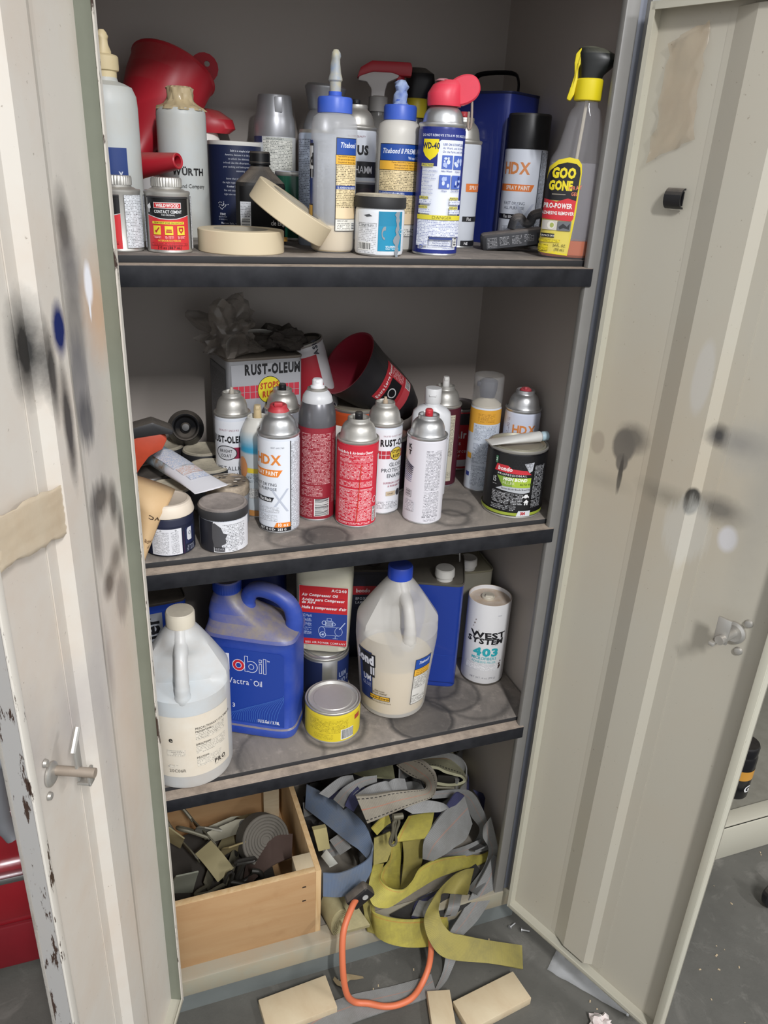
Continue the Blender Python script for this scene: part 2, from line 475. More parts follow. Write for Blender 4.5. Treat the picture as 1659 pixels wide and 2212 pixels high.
RINGS = {0: [(-.25, .10, .04, .5, .2), (-.02, .10, .05, .5, .2)],
         1: [(-.385, .042, .034, .9, .6), (-.165, .06, .03, .7, .15), (-.14, .10, .033, .7, .3), (-.44, .05, .033, .6, .2)],
         2: [(-.185, .062, .058, 1, .62), (-.06, .10, .07, .6, .15), (-.10, .12, .055, .8, .3), (-.352, .089, .058, .8, .3), (-.46, .04, .075, .6, .2), (-.12, .16, .05, .8, .35)]}
ZS = (1.385, .965, .5473)
SHELF = []
for i, z in enumerate(ZS):
    b = B().box((-.349, -.001, z-.013), (.698, .003, .026), .001).box((-.349, .0095, z-.0015), (.698, .021, .003)).box((-.349, .017, z-.024), (.698, .03, .003))
    o = b.obj('shelf', LIPB, None); o.parent = CB; o.location = -Vector(CB.location)
    q = B().box((-.33, .219, z+.0045), (.736, .402, .009), .0012).obj('shelf_board', shelfmat('shelf_board_dust', RINGS[i], i), None); q.parent = o
    SHELF.append(o)

LEFT_ST = [(.06, 1.25, .05, .16, '#a39d9a', .7, .45, 0), (.085, 1.432, .016, .034, '#2a2a2c', .6, .82, 0), (.080, 1.385, .022, .030, '#6b6869', .6, .7, 0), (.085, 1.33, .022, .05, '#77736f', .4, .75, 0),
    (.092, 1.27, .024, .05, '#6e6d70', .35, .8, 1), (.084, 1.225, .020, .03, '#4c4c50', .4, .85, 1), (.150, 1.342, .014, .025, '#14245e', .35, 1, 0), (.177, 1.305, .010, .04, '#19191c', .5, .9, 0), (.155, 1.243, .010, .055, '#1c1c1f', .5, .92, 0),
    (.205, 1.333, .022, .042, '#0c0c0d', .55, .97, 0), (.02, 1.34, .03, .05, '#d0a074', .7, .6, 0), (.038, 1.372, .010, .022, '#f6f6fc', .3, 1, 0), (.0405, 1.346, .0025, .014, '#f6f6fc', .3, 1, 0),
    (.070, 1.122, .026, .020, '#2b2a2b', .5, .85, 1), (.032, 1.10, .012, .025, '#2b2a2b', .5, .8, 0), (.016, 1.055, .008, .035, '#333', .5, .75, 0), (.042, 1.028, .016, .016, '#333', .6, .7, 0), (.070, 1.006, .016, .018, '#222', .5, .85, 0),
    (.090, 1.085, .012, .045, '#4b4748', .5, .65, 1), (.035, .965, .022, .036, '#77716f', .3, .7, 1), (.127, .95, .008, .06, '#6a6466', .7, .6, 0), (.098, .90, .010, .05, '#6a6466', .7, .5, 0),
    (.21, .91, .035, .05, '#9a9395', .8, .5, 0), (.155, .86, .018, .11, '#a59d9c', .9, .5, 0), (.06, .80, .05, .18, '#d3b295', .9, .35, 0), (.30, .93, .03, .05, '#8a8385', .9, .4, 0)]
RIGHT_ST = [(.08, 1.10, .14, .14, '#b3a083', .9, .40, 0), (.075, 1.150, .022, .020, '#55514b', .5, .8, 0), (.062, 1.135, .019, .026, '#67625a', .14, .92, 0), (.0635, 1.108, .010, .014, '#67625a', .14, .92, 0), (.065, 1.086, .0042, .028, '#4a4640', .2, .95, 1), (.016, 1.127, .012, .019, '#94887a', .14, .6, 0),
    (.035, 1.07, .035, .010, '#8f887a', .9, .4, 0), (.203, 1.191, .010, .012, '#1d1d1e', .7, .95, 0), (.232, 1.188, .030, .014, '#5c5b5b', .7, .7, 0), (.245, 1.185, .030, .035, '#a5a29a', .3, .5, 1), (.188, 1.089, .010, .021, '#23221f', .14, .95, 0), (.225, 1.088, .032, .015, '#565450', .7, .75, 0),
    (.15, 1.085, .035, .012, '#6e6a5e', .9, .55, 0), (.167, 1.265, .014, .05, '#bfbdb8', .14, .55, 0), (.248, 1.050, .013, .018, '#d3d4dc', .25, .6, 0), (.19, 1.04, .03, .05, '#c2c1ba', .2, .45, 1), (.28, 1.13, .02, .12, '#9a9890', .8, .5, 0)]
DM = {'left': stained('oversprayed_paint_left', '#cfc9bf', LEFT_ST, mott=.4, mcol='#c4a88d'), 'right': stained('putty_paint_right', '#b4afa1', RIGHT_ST, mott=.12)}
RIM = {'left': stained('chipped_rim_paint', '#cfcac0', [], mott=.2, chips=True), 'right': stained('rim_paint', '#bcb9a9', [], mott=.2)}
RIMF = {'left': stained('chipped_edge_paint', '#9c9a97', [], mott=.2, chips=True), 'right': RIM['right']}
DOORM = {}
def door(side, hinge, ang, s):
    Wd, z0, z1 = .352, .094, 1.712
    y = lambda a, c: (s*(a+c)/2, abs(c-a))
    def bx(b, x0, x1, q0, q1, za, zb, bev=0):
        cy, sy = y(q0, q1); b.box(((x0+x1)/2, cy, (za+zb)/2), (x1-x0, sy, zb-za), bev); return b
    d = bx(B(), 0, Wd, -.026, -.022, z0, z1)
    o = d.obj('door', DM[side], None); o.parent = CB; o.location = Vector(hinge)-Vector(CB.location); o.rotation_euler = (0, 0, R(ang))
    DOORM[side] = Matrix.Translation(hinge) @ Matrix.Rotation(R(ang), 4, 'Z')
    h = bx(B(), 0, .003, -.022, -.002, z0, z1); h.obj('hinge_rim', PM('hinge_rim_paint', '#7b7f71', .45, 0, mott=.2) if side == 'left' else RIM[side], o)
    h = bx(B(), 0, .007, -.002, 0, z0, z1); h.obj('hinge_lip', RIM[side], o)
    h = bx(B(), Wd-.003, Wd, -.026, -.003, z0, z1); h.obj('edge_face', RIMF[side], o)
    h = bx(B(), Wd-.012, Wd, -.003, 0, z0, z1, .001); h.obj('free_edge_lip', RIM[side], o)
    h = bx(B(), .003, Wd-.003, -.022, 0, z0, z0+.003); bx(h, .003, Wd-.003, -.003, 0, z0, z0+.009); h.obj('bottom_rim', PAINT, o)
    h = B(); bx(h, .003, Wd-.003, -.022, 0, z1-.003, z1); bx(h, .003, Wd-.003, -.003, 0, z1-.009, z1); h.obj('top_rim', PAINT, o)
    pr = [(.098, -.0218), (.107, -.0212), (.137, -.010), (.185, -.010), (.197, -.0208), (.217, -.0205), (.217, -.0218)]
    vs = [(t, s*q, zz) for zz in (z0+.012, z1-.012) for t, q in pr]; n = len(pr)
    fs = [(k, k+1, n+k+1, n+k) for k in range(n-1)]
    if s > 0: fs = [f[::-1] for f in fs]
    st = B(); st.add(vs, fs); st.obj('stiffener', DM[side], o, sharp=5)
    return o
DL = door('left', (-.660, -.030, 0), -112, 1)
DR = door('right', (.006, -.030, 0), -68.3, -1)
# latches and handle
lx, lz = .272, .884
b = B().tube([(lx, -.024, lz), (lx, .026, lz)], .0055, 12); b.obj('latch_rod', PM('overspray_steel', '#a79a8c', .5, .4, mott=.3), DL)
b = B().box((lx-.004, .006, lz+.012), (.012, .004, .05), .0015).box((lx-.004, .018, lz-.008), (.012, .004, .022), .0015).box((lx-.004, .012, lz-.016), (.012, .016, .004), .001).tube([(lx+.005, .006, lz+.03), (lx-.014, .006, lz+.05)], .0035, 8)
b.obj('latch_bracket', STEELD, DL)
b = B(); X = Matrix.Translation((lx+.006, -.021, lz)) @ Matrix.Rotation(R(-90), 4, 'X'); b.lathe([(0, 0), (.014, 0), (.014, .002), (.011, .004), (.008, .004), (0, .004)], 24, 0, X); b.obj('latch_plate', STEELD, DL)
for q in ((.014, .022), (.016, -.022)):
    B().lathe([(0, 0), (.005, 0), (.004, .003), (0, .004)], 12, 0, Matrix.Translation((lx+q[0], -.021, lz+q[1])) @ Matrix.Rotation(R(-90), 4, 'X')).obj('screw', STEELD, DL)
b = B().box((.318, -.030, .940), (.03, .008, .05), .003).tube([(.318, -.03, .940), (.318, -.052, .937)], .010, 14).tube([(.318, -.055, .947), (.320, -.058, .895), (.322, -.056, .855), (.322, -.048, .835)], [.011, .010, .009, .008], 12, sm=4)
b.obj('handle', PM('cast_handle', '#85878c', .35, .6, dust=.2), DL)
lx, lz = .290, .918
X = Matrix.Translation((lx, .021, lz)) @ Matrix.Rotation(R(90), 4, 'X')
B().lathe([(0, 0), (.017, 0), (.017, .003), (.013, .005), (.009, .004), (0, .004)], 24, 0, X).obj('latch_plate', STEELD, DR)
B().tube([(lx, .021, lz), (lx-.004, -.016, lz-.002)], .007, 12).obj('latch_rod', STEELD, DR)
B().box((lx-.006, -.006, lz+.010), (.020, .004, .040), .0015).box((lx-.012, -.013, lz-.010), (.008, .016, .006), .001).obj('latch_bracket', STEELD, DR)
for q in ((.016, .022), (.012, -.026)):
    B().lathe([(0, 0), (.0065, 0), (.005, .003), (0, .004)], 12, 0, Matrix.Translation((lx+q[0], .0215, lz+q[1])) @ Matrix.Rotation(R(90), 4, 'X')).obj('screw', STEELD, DR)

TAPE = PM('old_masking_tape', '#dccdb4', .6, 0, mott=.35, mscale=22, mcol='#c0a178', alpha=.62)
TAPET = PM('dried_clear_tape', '#c4ab86', .25, 0, mott=.6, mscale=25, mcol='#b0824f', alpha=.15, coat=.5)
def patch(name, label, cat, M4, pts, s, q, mat, th=.0006, amp=.002, nx=14, nz=14):
    """a crinkled piece of tape: four corners (t,z) in door coordinates"""
    rnd = random.Random(len(label)); a, b_, c, d = [Vector(p) for p in pts]; g = {}
    vs = []
    for j in range(nz+1):
        for i in range(nx+1):
            u, v = i/nx, j/nz; e = (a*(1-u)+b_*u)*(1-v)+(d*(1-u)+c*u)*v
            if i in (0, nx) or j in (0, nz): e = e+Vector((rnd.uniform(-.003, .003), rnd.uniform(-.003, .003)))
            vs.append((e.x, s*(q+rnd.random()*amp), e.y))
    fs = [(j*(nx+1)+i, j*(nx+1)+i+1, (j+1)*(nx+1)+i+1, (j+1)*(nx+1)+i) for j in range(nz) for i in range(nx)]
    bb = B(); bb.add(vs, fs); o = bb.obj(name, mat, None, sharp=180); o.matrix_world = M4
    md = o.modifiers.new('thick', 'SOLIDIFY'); md.thickness = th
    return tag(o, label, cat)
patch('masking_tape_strip', 'torn strip of yellowed masking tape stuck across the left door', 'tape', DOORM['left'], [(.325, 1.160), (.165, 1.128), (.154, 1.183), (.325, 1.212)], 1, -.012, TAPE, amp=.001)
patch('dried_tape_remnant', 'curled brown remnant of clear tape near the top of the right door', 'tape', DOORM['right'], [(.024, 1.528), (.082, 1.555), (.078, 1.690), (.026, 1.668)], -1, -.0205, TAPET, amp=.010, nx=6, nz=10)
cl = thing('hose_clip', 'small black plastic clip stuck on the right door under the tape remnant', 'clip', DOORM['right'] @ Vector((.074, .020, 1.476)), R(-68.3))
b = B(); vs = []; n = 10
for sgn, rr_ in ((1, .013), (0, .0105)):
    for k in range(n+1):
        a = R(-10+200*k/n)
        for xx in (-.012, .012): vs.append((xx, -math.sin(a)*rr_*.8-.003, .010+math.cos(a)*rr_))
M_ = 2*(n+1)
fs = [(2*k, 2*k+1, 2*k+3, 2*k+2) for k in range(n)]+[(M_+2*k, M_+2*k+2, M_+2*k+3, M_+2*k+1) for k in range(n)]+[(2*k, 2*k+2, M_+2*k+2, M_+2*k) for k in range(n)]+[(2*k+1, M_+2*k+1, M_+2*k+3, 2*k+3) for k in range(n)]
b.add(vs, fs); b.obj('clip_body', BLACKP, cl); B().box((0, -.001, .010), (.02, .002, .018)).obj('clip_base', BLACKP, cl)

# ================================================================ neighbours
ch = thing('tool_chest', 'red steel tool chest with bright drawer trims behind the left door', 'tool chest', (-1.12, .45, 0))
RED = PM('red_chest_paint', '#8e1420', .3, 0, mott=.2, coat=.4); CHR = PM('chrome_trim', '#c9cacc', .18, 1)
B().box((0, .02, .46), (.72, .56, .86), .006).obj('chest_body', RED, ch)
for k in range(6):
    z = .17+k*.12
    d = B().box((0, -.27, z+.055), (.68, .02, .108), .004).obj('drawer', RED, ch)
    B().box((0, -.287, z+.118), (.68, .022, .014), .003).obj('drawer_trim', CHR, d)
B().box((0, -.262, .085), (.70, .012, .11), .004).obj('base_panel', PM('red_base_paint', '#7a1520', .45, 0, mott=.3), ch)
for sx in (-.3, .3):
    B().box((sx, -.18, .018), (.05, .08, .036), .004).obj('foot', BLACKP, ch)
c2 = thing('open_cabinet', 'second putty steel cabinet standing open beyond the right door', 'cabinet', (.90, .22, 0))
for x in (-.36, .36): B().box((x, 0, .60), (.012, .44, 1.0)).obj('side_panel', PAINT, c2)
B().box((0, .22, .60), (.72, .008, 1.0)).obj('back_panel', PM('grey_panel', '#85867f', .5, 0, mott=.3, mscale=20), c2)
B().box((0, 0, .096), (.72, .44, .008)).obj('bottom_panel', PM('bottom_paint2', '#8b887d', .6, 0, mott=.5), c2)
B().box((0, -.215, .05), (.74, .015, .10), .003).box((0, -.2, .105), (.74, .04, .006), .002).obj('bottom_rail', PAINT, c2)
B().box((0, 0, .60), (.72, .44, .02), .002).obj('shelf', PAINT, c2)
B().box((0, 0, 1.10), (.73, .44, .012)).obj('top_panel', PAINT, c2)
c3 = thing('spray_can', 'black and orange can inside the second cabinet at the right edge', 'spray can', (.718, .10, .100))
B().lathe([(0, 0), (.034, 0), (.035, .003), (.035, .12), (.033, .126)], 28, 0).obj('can_body', BLACKG, c3)
B().lathe([(.033, .126), (.0335, .15), (.031, .155), (0, .155)], 28).obj('cap', BLACKG, c3)
L = Lab(); L.rect(-.05, .06, .05, .088, '#c08a35'); L.text('G', -.004, .022, .02, '#d8d8d8', bold=.03); L.build(Cyl(.035), c3)
cw = thing('caster_wheel', 'black caster wheel on the floor at the far right edge', 'wheel', (.642, -.146, .0))
B().lathe([(0, -.012), (.03, -.012), (.036, -.006), (.036, .006), (.03, .012), (0, .012)], 28, 0, Matrix.Translation((0, 0, .036)) @ Matrix.Rotation(R(90), 4, 'X')).obj('tyre', BLACKP, cw)
B().lathe([(0, -.014), (.015, -.014), (.015, .014), (0, .014)], 20, 0, Matrix.Translation((0, 0, .036)) @ Matrix.Rotation(R(90), 4, 'X')).obj('hub', STEELD, cw)
B().box((0, 0, .075), (.012, .034, .02), .002).box((0, -.016, .055), (.014, .003, .04)).box((0, .016, .055), (.014, .003, .04)).obj('fork', STEELD, cw)

# ================================================================ builders for containers
def FR(n): return [(r, z) for r, z in n]
def dome_prof(r, h, s=1.0, top=.56):
    """steel dome of an aerosol, from rim bead to valve cup"""
    return [(r*.985, h-.001), (r*1.02, h+.0010), (r*1.035, h+.0025), (r*1.025, h+.004), (r*.985, h+.0045), (r*.955, h+.0032), (r*.91, h+.0045*s), (r*.872, h+.0075*s), (r*.852, h+.0115*s), (r*.825, h+.016*s),
            (r*.775, h+.0205*s), (r*.70, h+.0245*s), (r*.62, h+.027*s), (r*(top+.00), h+.0283*s), (r*(top-.03), h+.0300*s), (r*(top-.02), h+.0325*s), (r*(top-.035), h+.0350*s), (r*(top-.07), h+.0355*s), (r*(top-.10), h+.034*s), (r*(top-.12), h+.028*s), (.006, h+.027*s), (.0055, h+.030*s), (0, h+.030*s)]
def nozzle(parent, z, kind, hx, name='nozzle'):
    m = PM('nozzle_'+hx, hx, .45, 0, dust=.15)
    b = B()
    if kind == 'cap':      # broad actuator
        b.lathe([(.0165, z-.002), (.0165, z+.001), (.0135, z+.005), (.0130, z+.0095), (.0115, z+.011), (0, z+.0105)], 24)
        b.box((0, -.009, z+.013), (.013, .010, .007), .002)
    elif kind == 'stem':
        b.lathe([(0, z-.006), (.0045, z-.006), (.004, z+.003), (.0025, z+.004), (.0022, z+.009), (0, z+.009)], 16)
    elif kind == 'slant':
        b.lathe([(.0065, z-.006), (.0062, z+.004), (.0058, z+.012), (.005, z+.0165), (0, z+.0165)], 16, 0, Matrix.Translation((0, 0, 0)))
        b.box((0, -.0035, z+.012), (.0065, .006, .006), .0015)
    elif kind == 'wing':
        b.lathe([(.011, z-.004), (.010, z+.002), (.006, z+.005), (0, z+.006)], 20)
        for s in (-1, 1): b.box((s*.007, -.002, z+.008), (.007, .012, .009), .002, 0, Matrix.Rotation(R(s*14), 4, 'Y'))
        b.box((0, -.007, z+.004), (.006, .006, .007), .0015)
    else:
        b.lathe([(.0062, z-.008), (.0062, z+.008), (.0050, z+.0095), (0, z+.0095)], 16); b.box((0, -.005, z+.004), (.004, .004, .004), .001)
    return b.obj(name, m, parent)

def aerosol(x, y, z, r, h, label, body, noz=None, lab=None, group=None, dome=STEEL, s=1.0, shoulder=None, rz=None, rot=None, bodyz=None, name='spray_can', du=0.):
    t = thing(name, label, 'spray can', (x, y, z), facing(x, y) if rz is None else rz, group, rot)
    rim = B().lathe([(0, .002), (r*.8, .0005), (r*.97, 0), (r*1.01, .002), (r*1.0, .004), (r*.985, .0045)], 40); rim.obj('bottom_rim', STEEL, t)
    pr = [(r*.985, .0042), (r, .006)]; hh = h-.004 if not shoulder else h
    k = 6
    pr += [(r, .006+(hh-.006)*i/k) for i in range(1, k+1)]
    if shoulder: pr += shoulder
    else: pr += [(r*.985, h-.001)]
    B().lathe(pr, 44).obj('can_body', body, t)
    if dome: B().lathe(dome_prof(r, h, s), 40).obj('dome', dome, t)
    if noz: nozzle(t, h+.034*s, *noz)
    if lab:
        L = Lab(); lab(L, r, h); L.build(Cyl(r, du=du), t)
    return t

def roundedlathe(r, h, e=.004): return [(0, .001), (r-e, 0), (r-.3*e, .3*e), (r, e), (r, h-e), (r-.3*e, h-.3*e), (r-e, h), (0, h)]

def jar(x, y, z, r, h, label, body, lid, lab=None, group=None, lidh=.018, flare=1.0, knurl=True, liddome=.0, rz=None, rot=None, name='paint_jar'):
    t = thing(name, label, 'jar', (x, y, z), facing(x, y) if rz is None else rz, group, rot)
    rb = r*.97
    B().lathe([(0, .001), (rb-.006, 0), (rb-.001, .003), (rb, .007), (rb, h-lidh-.004), (rb*.96, h-lidh), (rb*.90, h-lidh+.002)], 40).obj('jar_body', body, t)
    fn = (lambda a, q: 1+.006*math.cos(a*60)) if knurl else None
    l = B().lathe([(rb*.9, h-lidh-.001), (r*1.0, h-lidh), (r*1.01, h-lidh+.002), (r*flare, h-.003), (r*flare-.002, h-.0005), (r*flare-.005, h), (r*flare-.007, h-.0012), (0, h-.0012+liddome)], 120 if knurl else 44, 0, None, fn).obj('lid', lid, t)
    if lab:
        L = Lab(); lab(L, rb, h); L.build(Cyl(rb), t)
    return t

def rtin(x, y, z, w, d, h, rz, label, mats, cap=None, handle=None, lab=None, cat='tin', group=None, rot=None, name='rectangular_tin', p=9, top=STEELD, capxy=(.0, .0)):
    """F-style oblong can: rounded rectangular body, raised seams, screw cap, wire handle"""
    t = thing(name, label, cat, (x, y, z), rz, group, rot)
    a, b_ = w/2, d/2
    B().loft([(0, a*.99, b_*.99, p), (.002, a*1.005, b_*1.005, p), (.004, a, b_, p), (h*.33, a, b_, p), (h*.66, a, b_, p), (h-.004, a, b_, p)], 56, cap=True).obj('can_body', mats, t)
    B().loft([(h-.004, a, b_, p), (h-.002, a*1.012, b_*1.015, p), (h, a*1.012, b_*1.015, p), (h+.0005, a*.985, b_*.98, p), (h-.0035, a*.965, b_*.95, p)], 56).obj('can_top', top, t)
    if cap:
        B().lathe([(.016, h-.004), (.016, h+.004), (.0185, h+.004), (.019, h+.006), (.0185, h+.019), (.0165, h+.021), (.012, h+.0205), (0, h+.0195)], 28, 0, Matrix.Translation((*capxy, 0)), lambda q, zz: 1+.012*math.cos(q*28)).obj('cap', cap, t)
    if handle: handle(t, h)
    if lab:
        L = Lab(); lab(L, w, h); L.build(Pln((0, -b_, 0), (1, 0, 0), (0, 0, 1)), t)
    return t

def pcan(x, y, z, r, h, label, body, lab=None, group=None, lid=STEELD, rz=None, bail=False, name='paint_can'):
    """friction-lid paint can"""
    t = thing(name, label, 'can', (x, y, z), facing(x, y) if rz is None else rz, group)
    B().lathe([(0, .002), (r*.94, .001), (r*.97, 0), (r*1.012, .001), (r*1.012, .003), (r*.995, .0045)], 48).obj('bottom_rim', STEELD, t)
    B().lathe([(r*.99, .004), (r*1.0, .006), (r, h*.5), (r, h-.007), (r*.985, h-.005)], 48).obj('can_body', body, t)
    B().lathe([(r*.985, h-.006), (r*1.015, h-.004), (r*1.02, h-.001), (r*1.0, h), (r*.955, h-.001), (r*.945, h-.005), (r*.93, h-.005)], 48).obj('top_rim', STEELD, t)
    B().lathe([(r*.935, h-.004), (r*.925, h+.0005), (r*.89, h+.001), (r*.87, h-.001), (r*.84, h-.0035), (r*.72, h-.0035), (r*.70, h-.002), (0, h-.002)], 48).obj('lid', lid, t)
    if lab:
        L = Lab(); lab(L, r, h); L.build(Cyl(r), t)
    return t

GS1, GS2, GS3 = 'containers on the top shelf', 'containers on the middle shelf', 'containers on the third shelf'
A1, A2, A3 = 1.394, .974, .5563

# ================================================================ TOP SHELF
t = thing('squeeze_bottle', 'cloudy white squeeze bottle with yellowed nozzle at the left edge of the top shelf', 'bottle', (-.651, .160, A1), facing(-.651, .160))
B().lathe([(0, .001), (.030, 0), (.035, .004), (.0365, .012), (.0365, .165), (.0355, .178), (.031, .188), (.022, .192), (.0150, .194), (.0130, .200), (0, .200)], 40).obj('bottle_body', MILKY, t)
YEL = PM('yellowed_plastic', '#d9c9a2', .5, 0, mott=.3, mcol='#b99c62')
B().lathe([(.0135, .196), (.0140, .205), (.0165, .206), (.0170, .208), (.0170, .221), (.015, .223), (.010, .224), (0, .224)], 60, 0, None, lambda a, z: 1+.012*math.cos(a*30)).obj('cap', YEL, t)
B().lathe([(.0095, .223), (.0085, .227), (.0068, .235), (.0062, .240), (.0068, .243), (.0052, .247), (.0030, .250), (0, .2505)], 24, 0, None, lambda a, z: 1+.1*math.sin(a*3+z*400)).obj('nozzle', YEL, t)
L = Lab(); L.rect(-.03, .080, .0185, .118, '#1f3a78'); L.text('y', .006, .085, .008, '#c7ccd8', bold=.02); L.build(Cyl(.0365), t)

# contact cement cans
def cement(L, r, h):
    L.rect(-.0275, .004, .0275, .066, '#d33338'); L.poly([(-.0275, .066), (.0275, .066), (.0275, .045), (.010, .041), (0, .0405), (-.010, .041), (-.0275, .045)], '#141416')
    L.poly([(-.0275, .0452), (-.010, .0412), (0, .0407), (.010, .0412), (.0275, .0452), (.0275, .0445), (.010, .0402), (0, .0397), (-.010, .0402), (-.0275, .0445)], '#c9c9c9')
    L.rect(-.0175, .0525, .0165, .0595, '#d8d8d6'); L.rect(-.0168, .0532, .0158, .0588, '#c22f33')
    L.text('WELDWOOD', -.0005, .0542, .0037, '#f0eeea', 'C', .03, .8, 0, 0, .05)
    L.text('CONTACT CEMENT', 0, .0472, .0034, '#e8e8e8', 'C', .02, .72, gap=.07); L.text('THE ORIGINAL', 0, .0442, .0018, '#d8d8d8', 'C', .01, .9)
    L.rect(-.0205, .0345, .0195, .0375, '#e5d23c'); L.text('PERMANENT BOND ON CONTACT', 0, .0352, .0017, '#1c1b12', 'C', .02, .85)
    for k, u in enumerate((-.0145, 0, .0145)):
        L.rect(u-.0048, .022, u+.0048, .0325, '#e5d23c')
        if k == 0: L.poly([(u-.003, .026), (u-.001, .024), (u+.0035, .030), (u+.0025, .031), (u-.001, .027), (u-.002, .0275)], '#b52a2c')
        elif k == 1: L.rect(u-.0035, .0245, u+.0035, .0265, '#b52a2c'); L.rect(u-.003, .027, u+.003, .0285, '#b52a2c', False)
        else: L.poly([(u-.003, .031), (u+.003, .031), (u+.003, .027), (u, .0235), (u-.003, .027)], '#b52a2c'); L.ell(u, .0278, .0014, .0014, '#e5d23c', 10)
        L.rect(u-.005, .0175, u+.005, .0205, FP('#d33338', '#f4e6e2', 1.5, .9))
    L.text('INTERIOR/EXTERIOR', 0, .0142, .0021, '#e9c84a', 'C', .02, .85)
    L.rect(-.0235, .0095, .0235, .0132, FP('#d33338', '#40100f', 1.6, .8)); L.text('3 fl oz (88.7 mL)', 0, .0056, .003, '#3d0d0d', 'C', .02, .85)
    L.rect(-.0275, .064, .0275, .066, '#2a2a2c')
    for a in (1, -1): L.rect(*sorted((a*.033, a*.060))[:1], .005, sorted((a*.033, a*.060))[1], .066, FP('#d9dce0', '#3a3a3a', 1.8, .7)) if a > 0 else L.rect(-.060, .005, -.033, .066, FP('#d9dce0', '#3a3a3a', 1.8, .7))
    L.poly([(-.0262, .055), (-.0215, .0585), (-.0205, .053), (-.0225, .0515), (-.023, .0475), (-.0245, .0475), (-.0243, .0515)], '#d9d9d9')
for i, (x, y, off, lb) in enumerate([(-.593, .065, 0, 'small red and black contact cement can with front label facing out'), (-.652, .074, -54, 'small contact cement can turned to show its grey printed side, left edge')]):
    t = thing('cement_can', lb, 'can', (x, y, A1), facing(x, y)+R(off), 'contact cement cans')
    r = .0272
    B().lathe([(0, .001), (r*.97, 0), (r*1.02, .001), (r*1.02, .003), (r, .004), (r, .067), (r*1.03, .069), (r*1.03, .071), (r*.99, .0722), (r*.9, .0715), (r*.72, .0745), (r*.66, .0745), (r*.66, .078), (0, .078)], 44).obj('can_body', STEELD, t)
    B().lathe([(r*.60, .0765), (r*.68, .0770), (r*.68, .085), (r*.64, .0872), (0, .0868)], 72, 0, None, lambda a, z: 1+.018*math.cos(a*36)).obj('cap', STEELD, t)
    L = Lab(); cement(L, r, .07); L.build(Cyl(r), t)

# tall bottle with wrapped neck
t = thing('squeeze_bottle', 'tall off-white bottle with plastic wrapped round its neck behind the cement can', 'bottle', (-.551, .250, A1), facing(-.551, .25))
B().lathe([(0, .001), (.031, 0), (.035, .004), (.0355, .010), (.0345, .165), (.034, .170), (.0315, .1735), (.018, .176), (.0155, .178), (.0155, .196), (0, .196)], 40).obj('bottle_body', MILKY, t)
rnd = random.Random(4)
B().lathe([(.034, .171), (.030, .1755), (.022, .179), (.018, .184), (.0175, .192), (.0180, .1985), (.015, .201), (0, .2015)], 48, 0, None, lambda a, z: 1+.07*math.sin(a*9+z*260)+.05*math.sin(a*17-z*500)).obj('neck_wrap', PM('yellowed_wrap', '#cdbb97', .3, 0, mott=.5, mcol='#a58b5c', alpha=.92, coat=.4), t)
L = Lab(); L.text('WÜRTH', -.0165, .088, .0088, '#1b1b1b', 'L', .035, .92, gap=.06); L.text('Louis and Company', -.0215, .071, .0052, '#2c2c2c', 'L', .0, .9, gap=.07)
L.ell(-.026, .094, .004, .0042, '#3a3f4a'); L.build(Cyl(.0352), t)

# salt canister
def salt(L, r, h):
    L.rect(-.065, .003, .065, .131, '#1d2748')
    lines = [('Salt is a staple in kitchens', 1), ('America, because it is the perfect', 0), ('to unlock the delicious, natural', 0), ('in food. Use this all-purpose salt for', 0), ('your cooking and baking needs - and', 0), ('seasoning at the table.', 0), ('', 0), ('know that it\'s important to have', 0), ('the right type of salt in your kitchen?', 0), ('Kosher Salt, Sea Salt and Pink', 1), ('fine and coarse grains. Choosing the', 0), ('right size can make a big difference.', 0)]
    for k, (s, bd) in enumerate(lines):
        if s: L.text(s, .031, .122-k*.0056, .0027, '#cfd3dc', 'R', .025*bd, .85, gap=.09, new=(k == 0))
    rnd = random.Random(3)
    for u0 in (-.022, .020):
        for k in range(26):
            a = rnd.uniform(0, 6.28); q = rnd.uniform(0, .009)
            L.ell(u0+q*math.cos(a), .046+q*math.sin(a)*.8, .0008, .0008, '#d5d8e0', 6)
    L.text('FINE', -.022, .031, .003, '#d5d8e0', 'C', .03); L.text('COARSE', .020, .031, .003, '#d5d8e0', 'C', .03)
    for k, s in enumerate(['BEST FOR', '& BAKING']): L.text(s, -.022, .0272-k*.0036, .0021, '#b9bfce', 'C')
    for k, s in enumerate(['BEST FOR FINISHING', '& ADDING TEXTURE']): L.text(s, .020, .0272-k*.0036, .0021, '#b9bfce', 'C')
    for k, s in enumerate(['Morton Salt, we\'re on a mission', '#erasefoodwaste', 'Preserving food comes naturally', 'take a bite out of food waste today']): L.text(s, 0, .018-k*.0042, .0027, '#d2d6df', 'C', .02 if k < 2 else 0, .85)
t = thing('salt_canister', 'round navy cardboard salt canister with white printed paragraphs', 'canister', (-.463, .335, A1), facing(-.463, .335)+R(4))
B().lathe([(0, .001), (.040, 0), (.041, .002), (.041, .1305)], 48).obj('canister_body', PM('navy_card', '#1d2748', .55), t)
B().lathe([(.041, .1305), (.0412, .131), (.0412, .1365), (.039, .137), (.037, .134), (0, .134)], 48).obj('rim', WPLAST, t)
L = Lab(); salt(L, .041, .137); L.build(Cyl(.041), t)

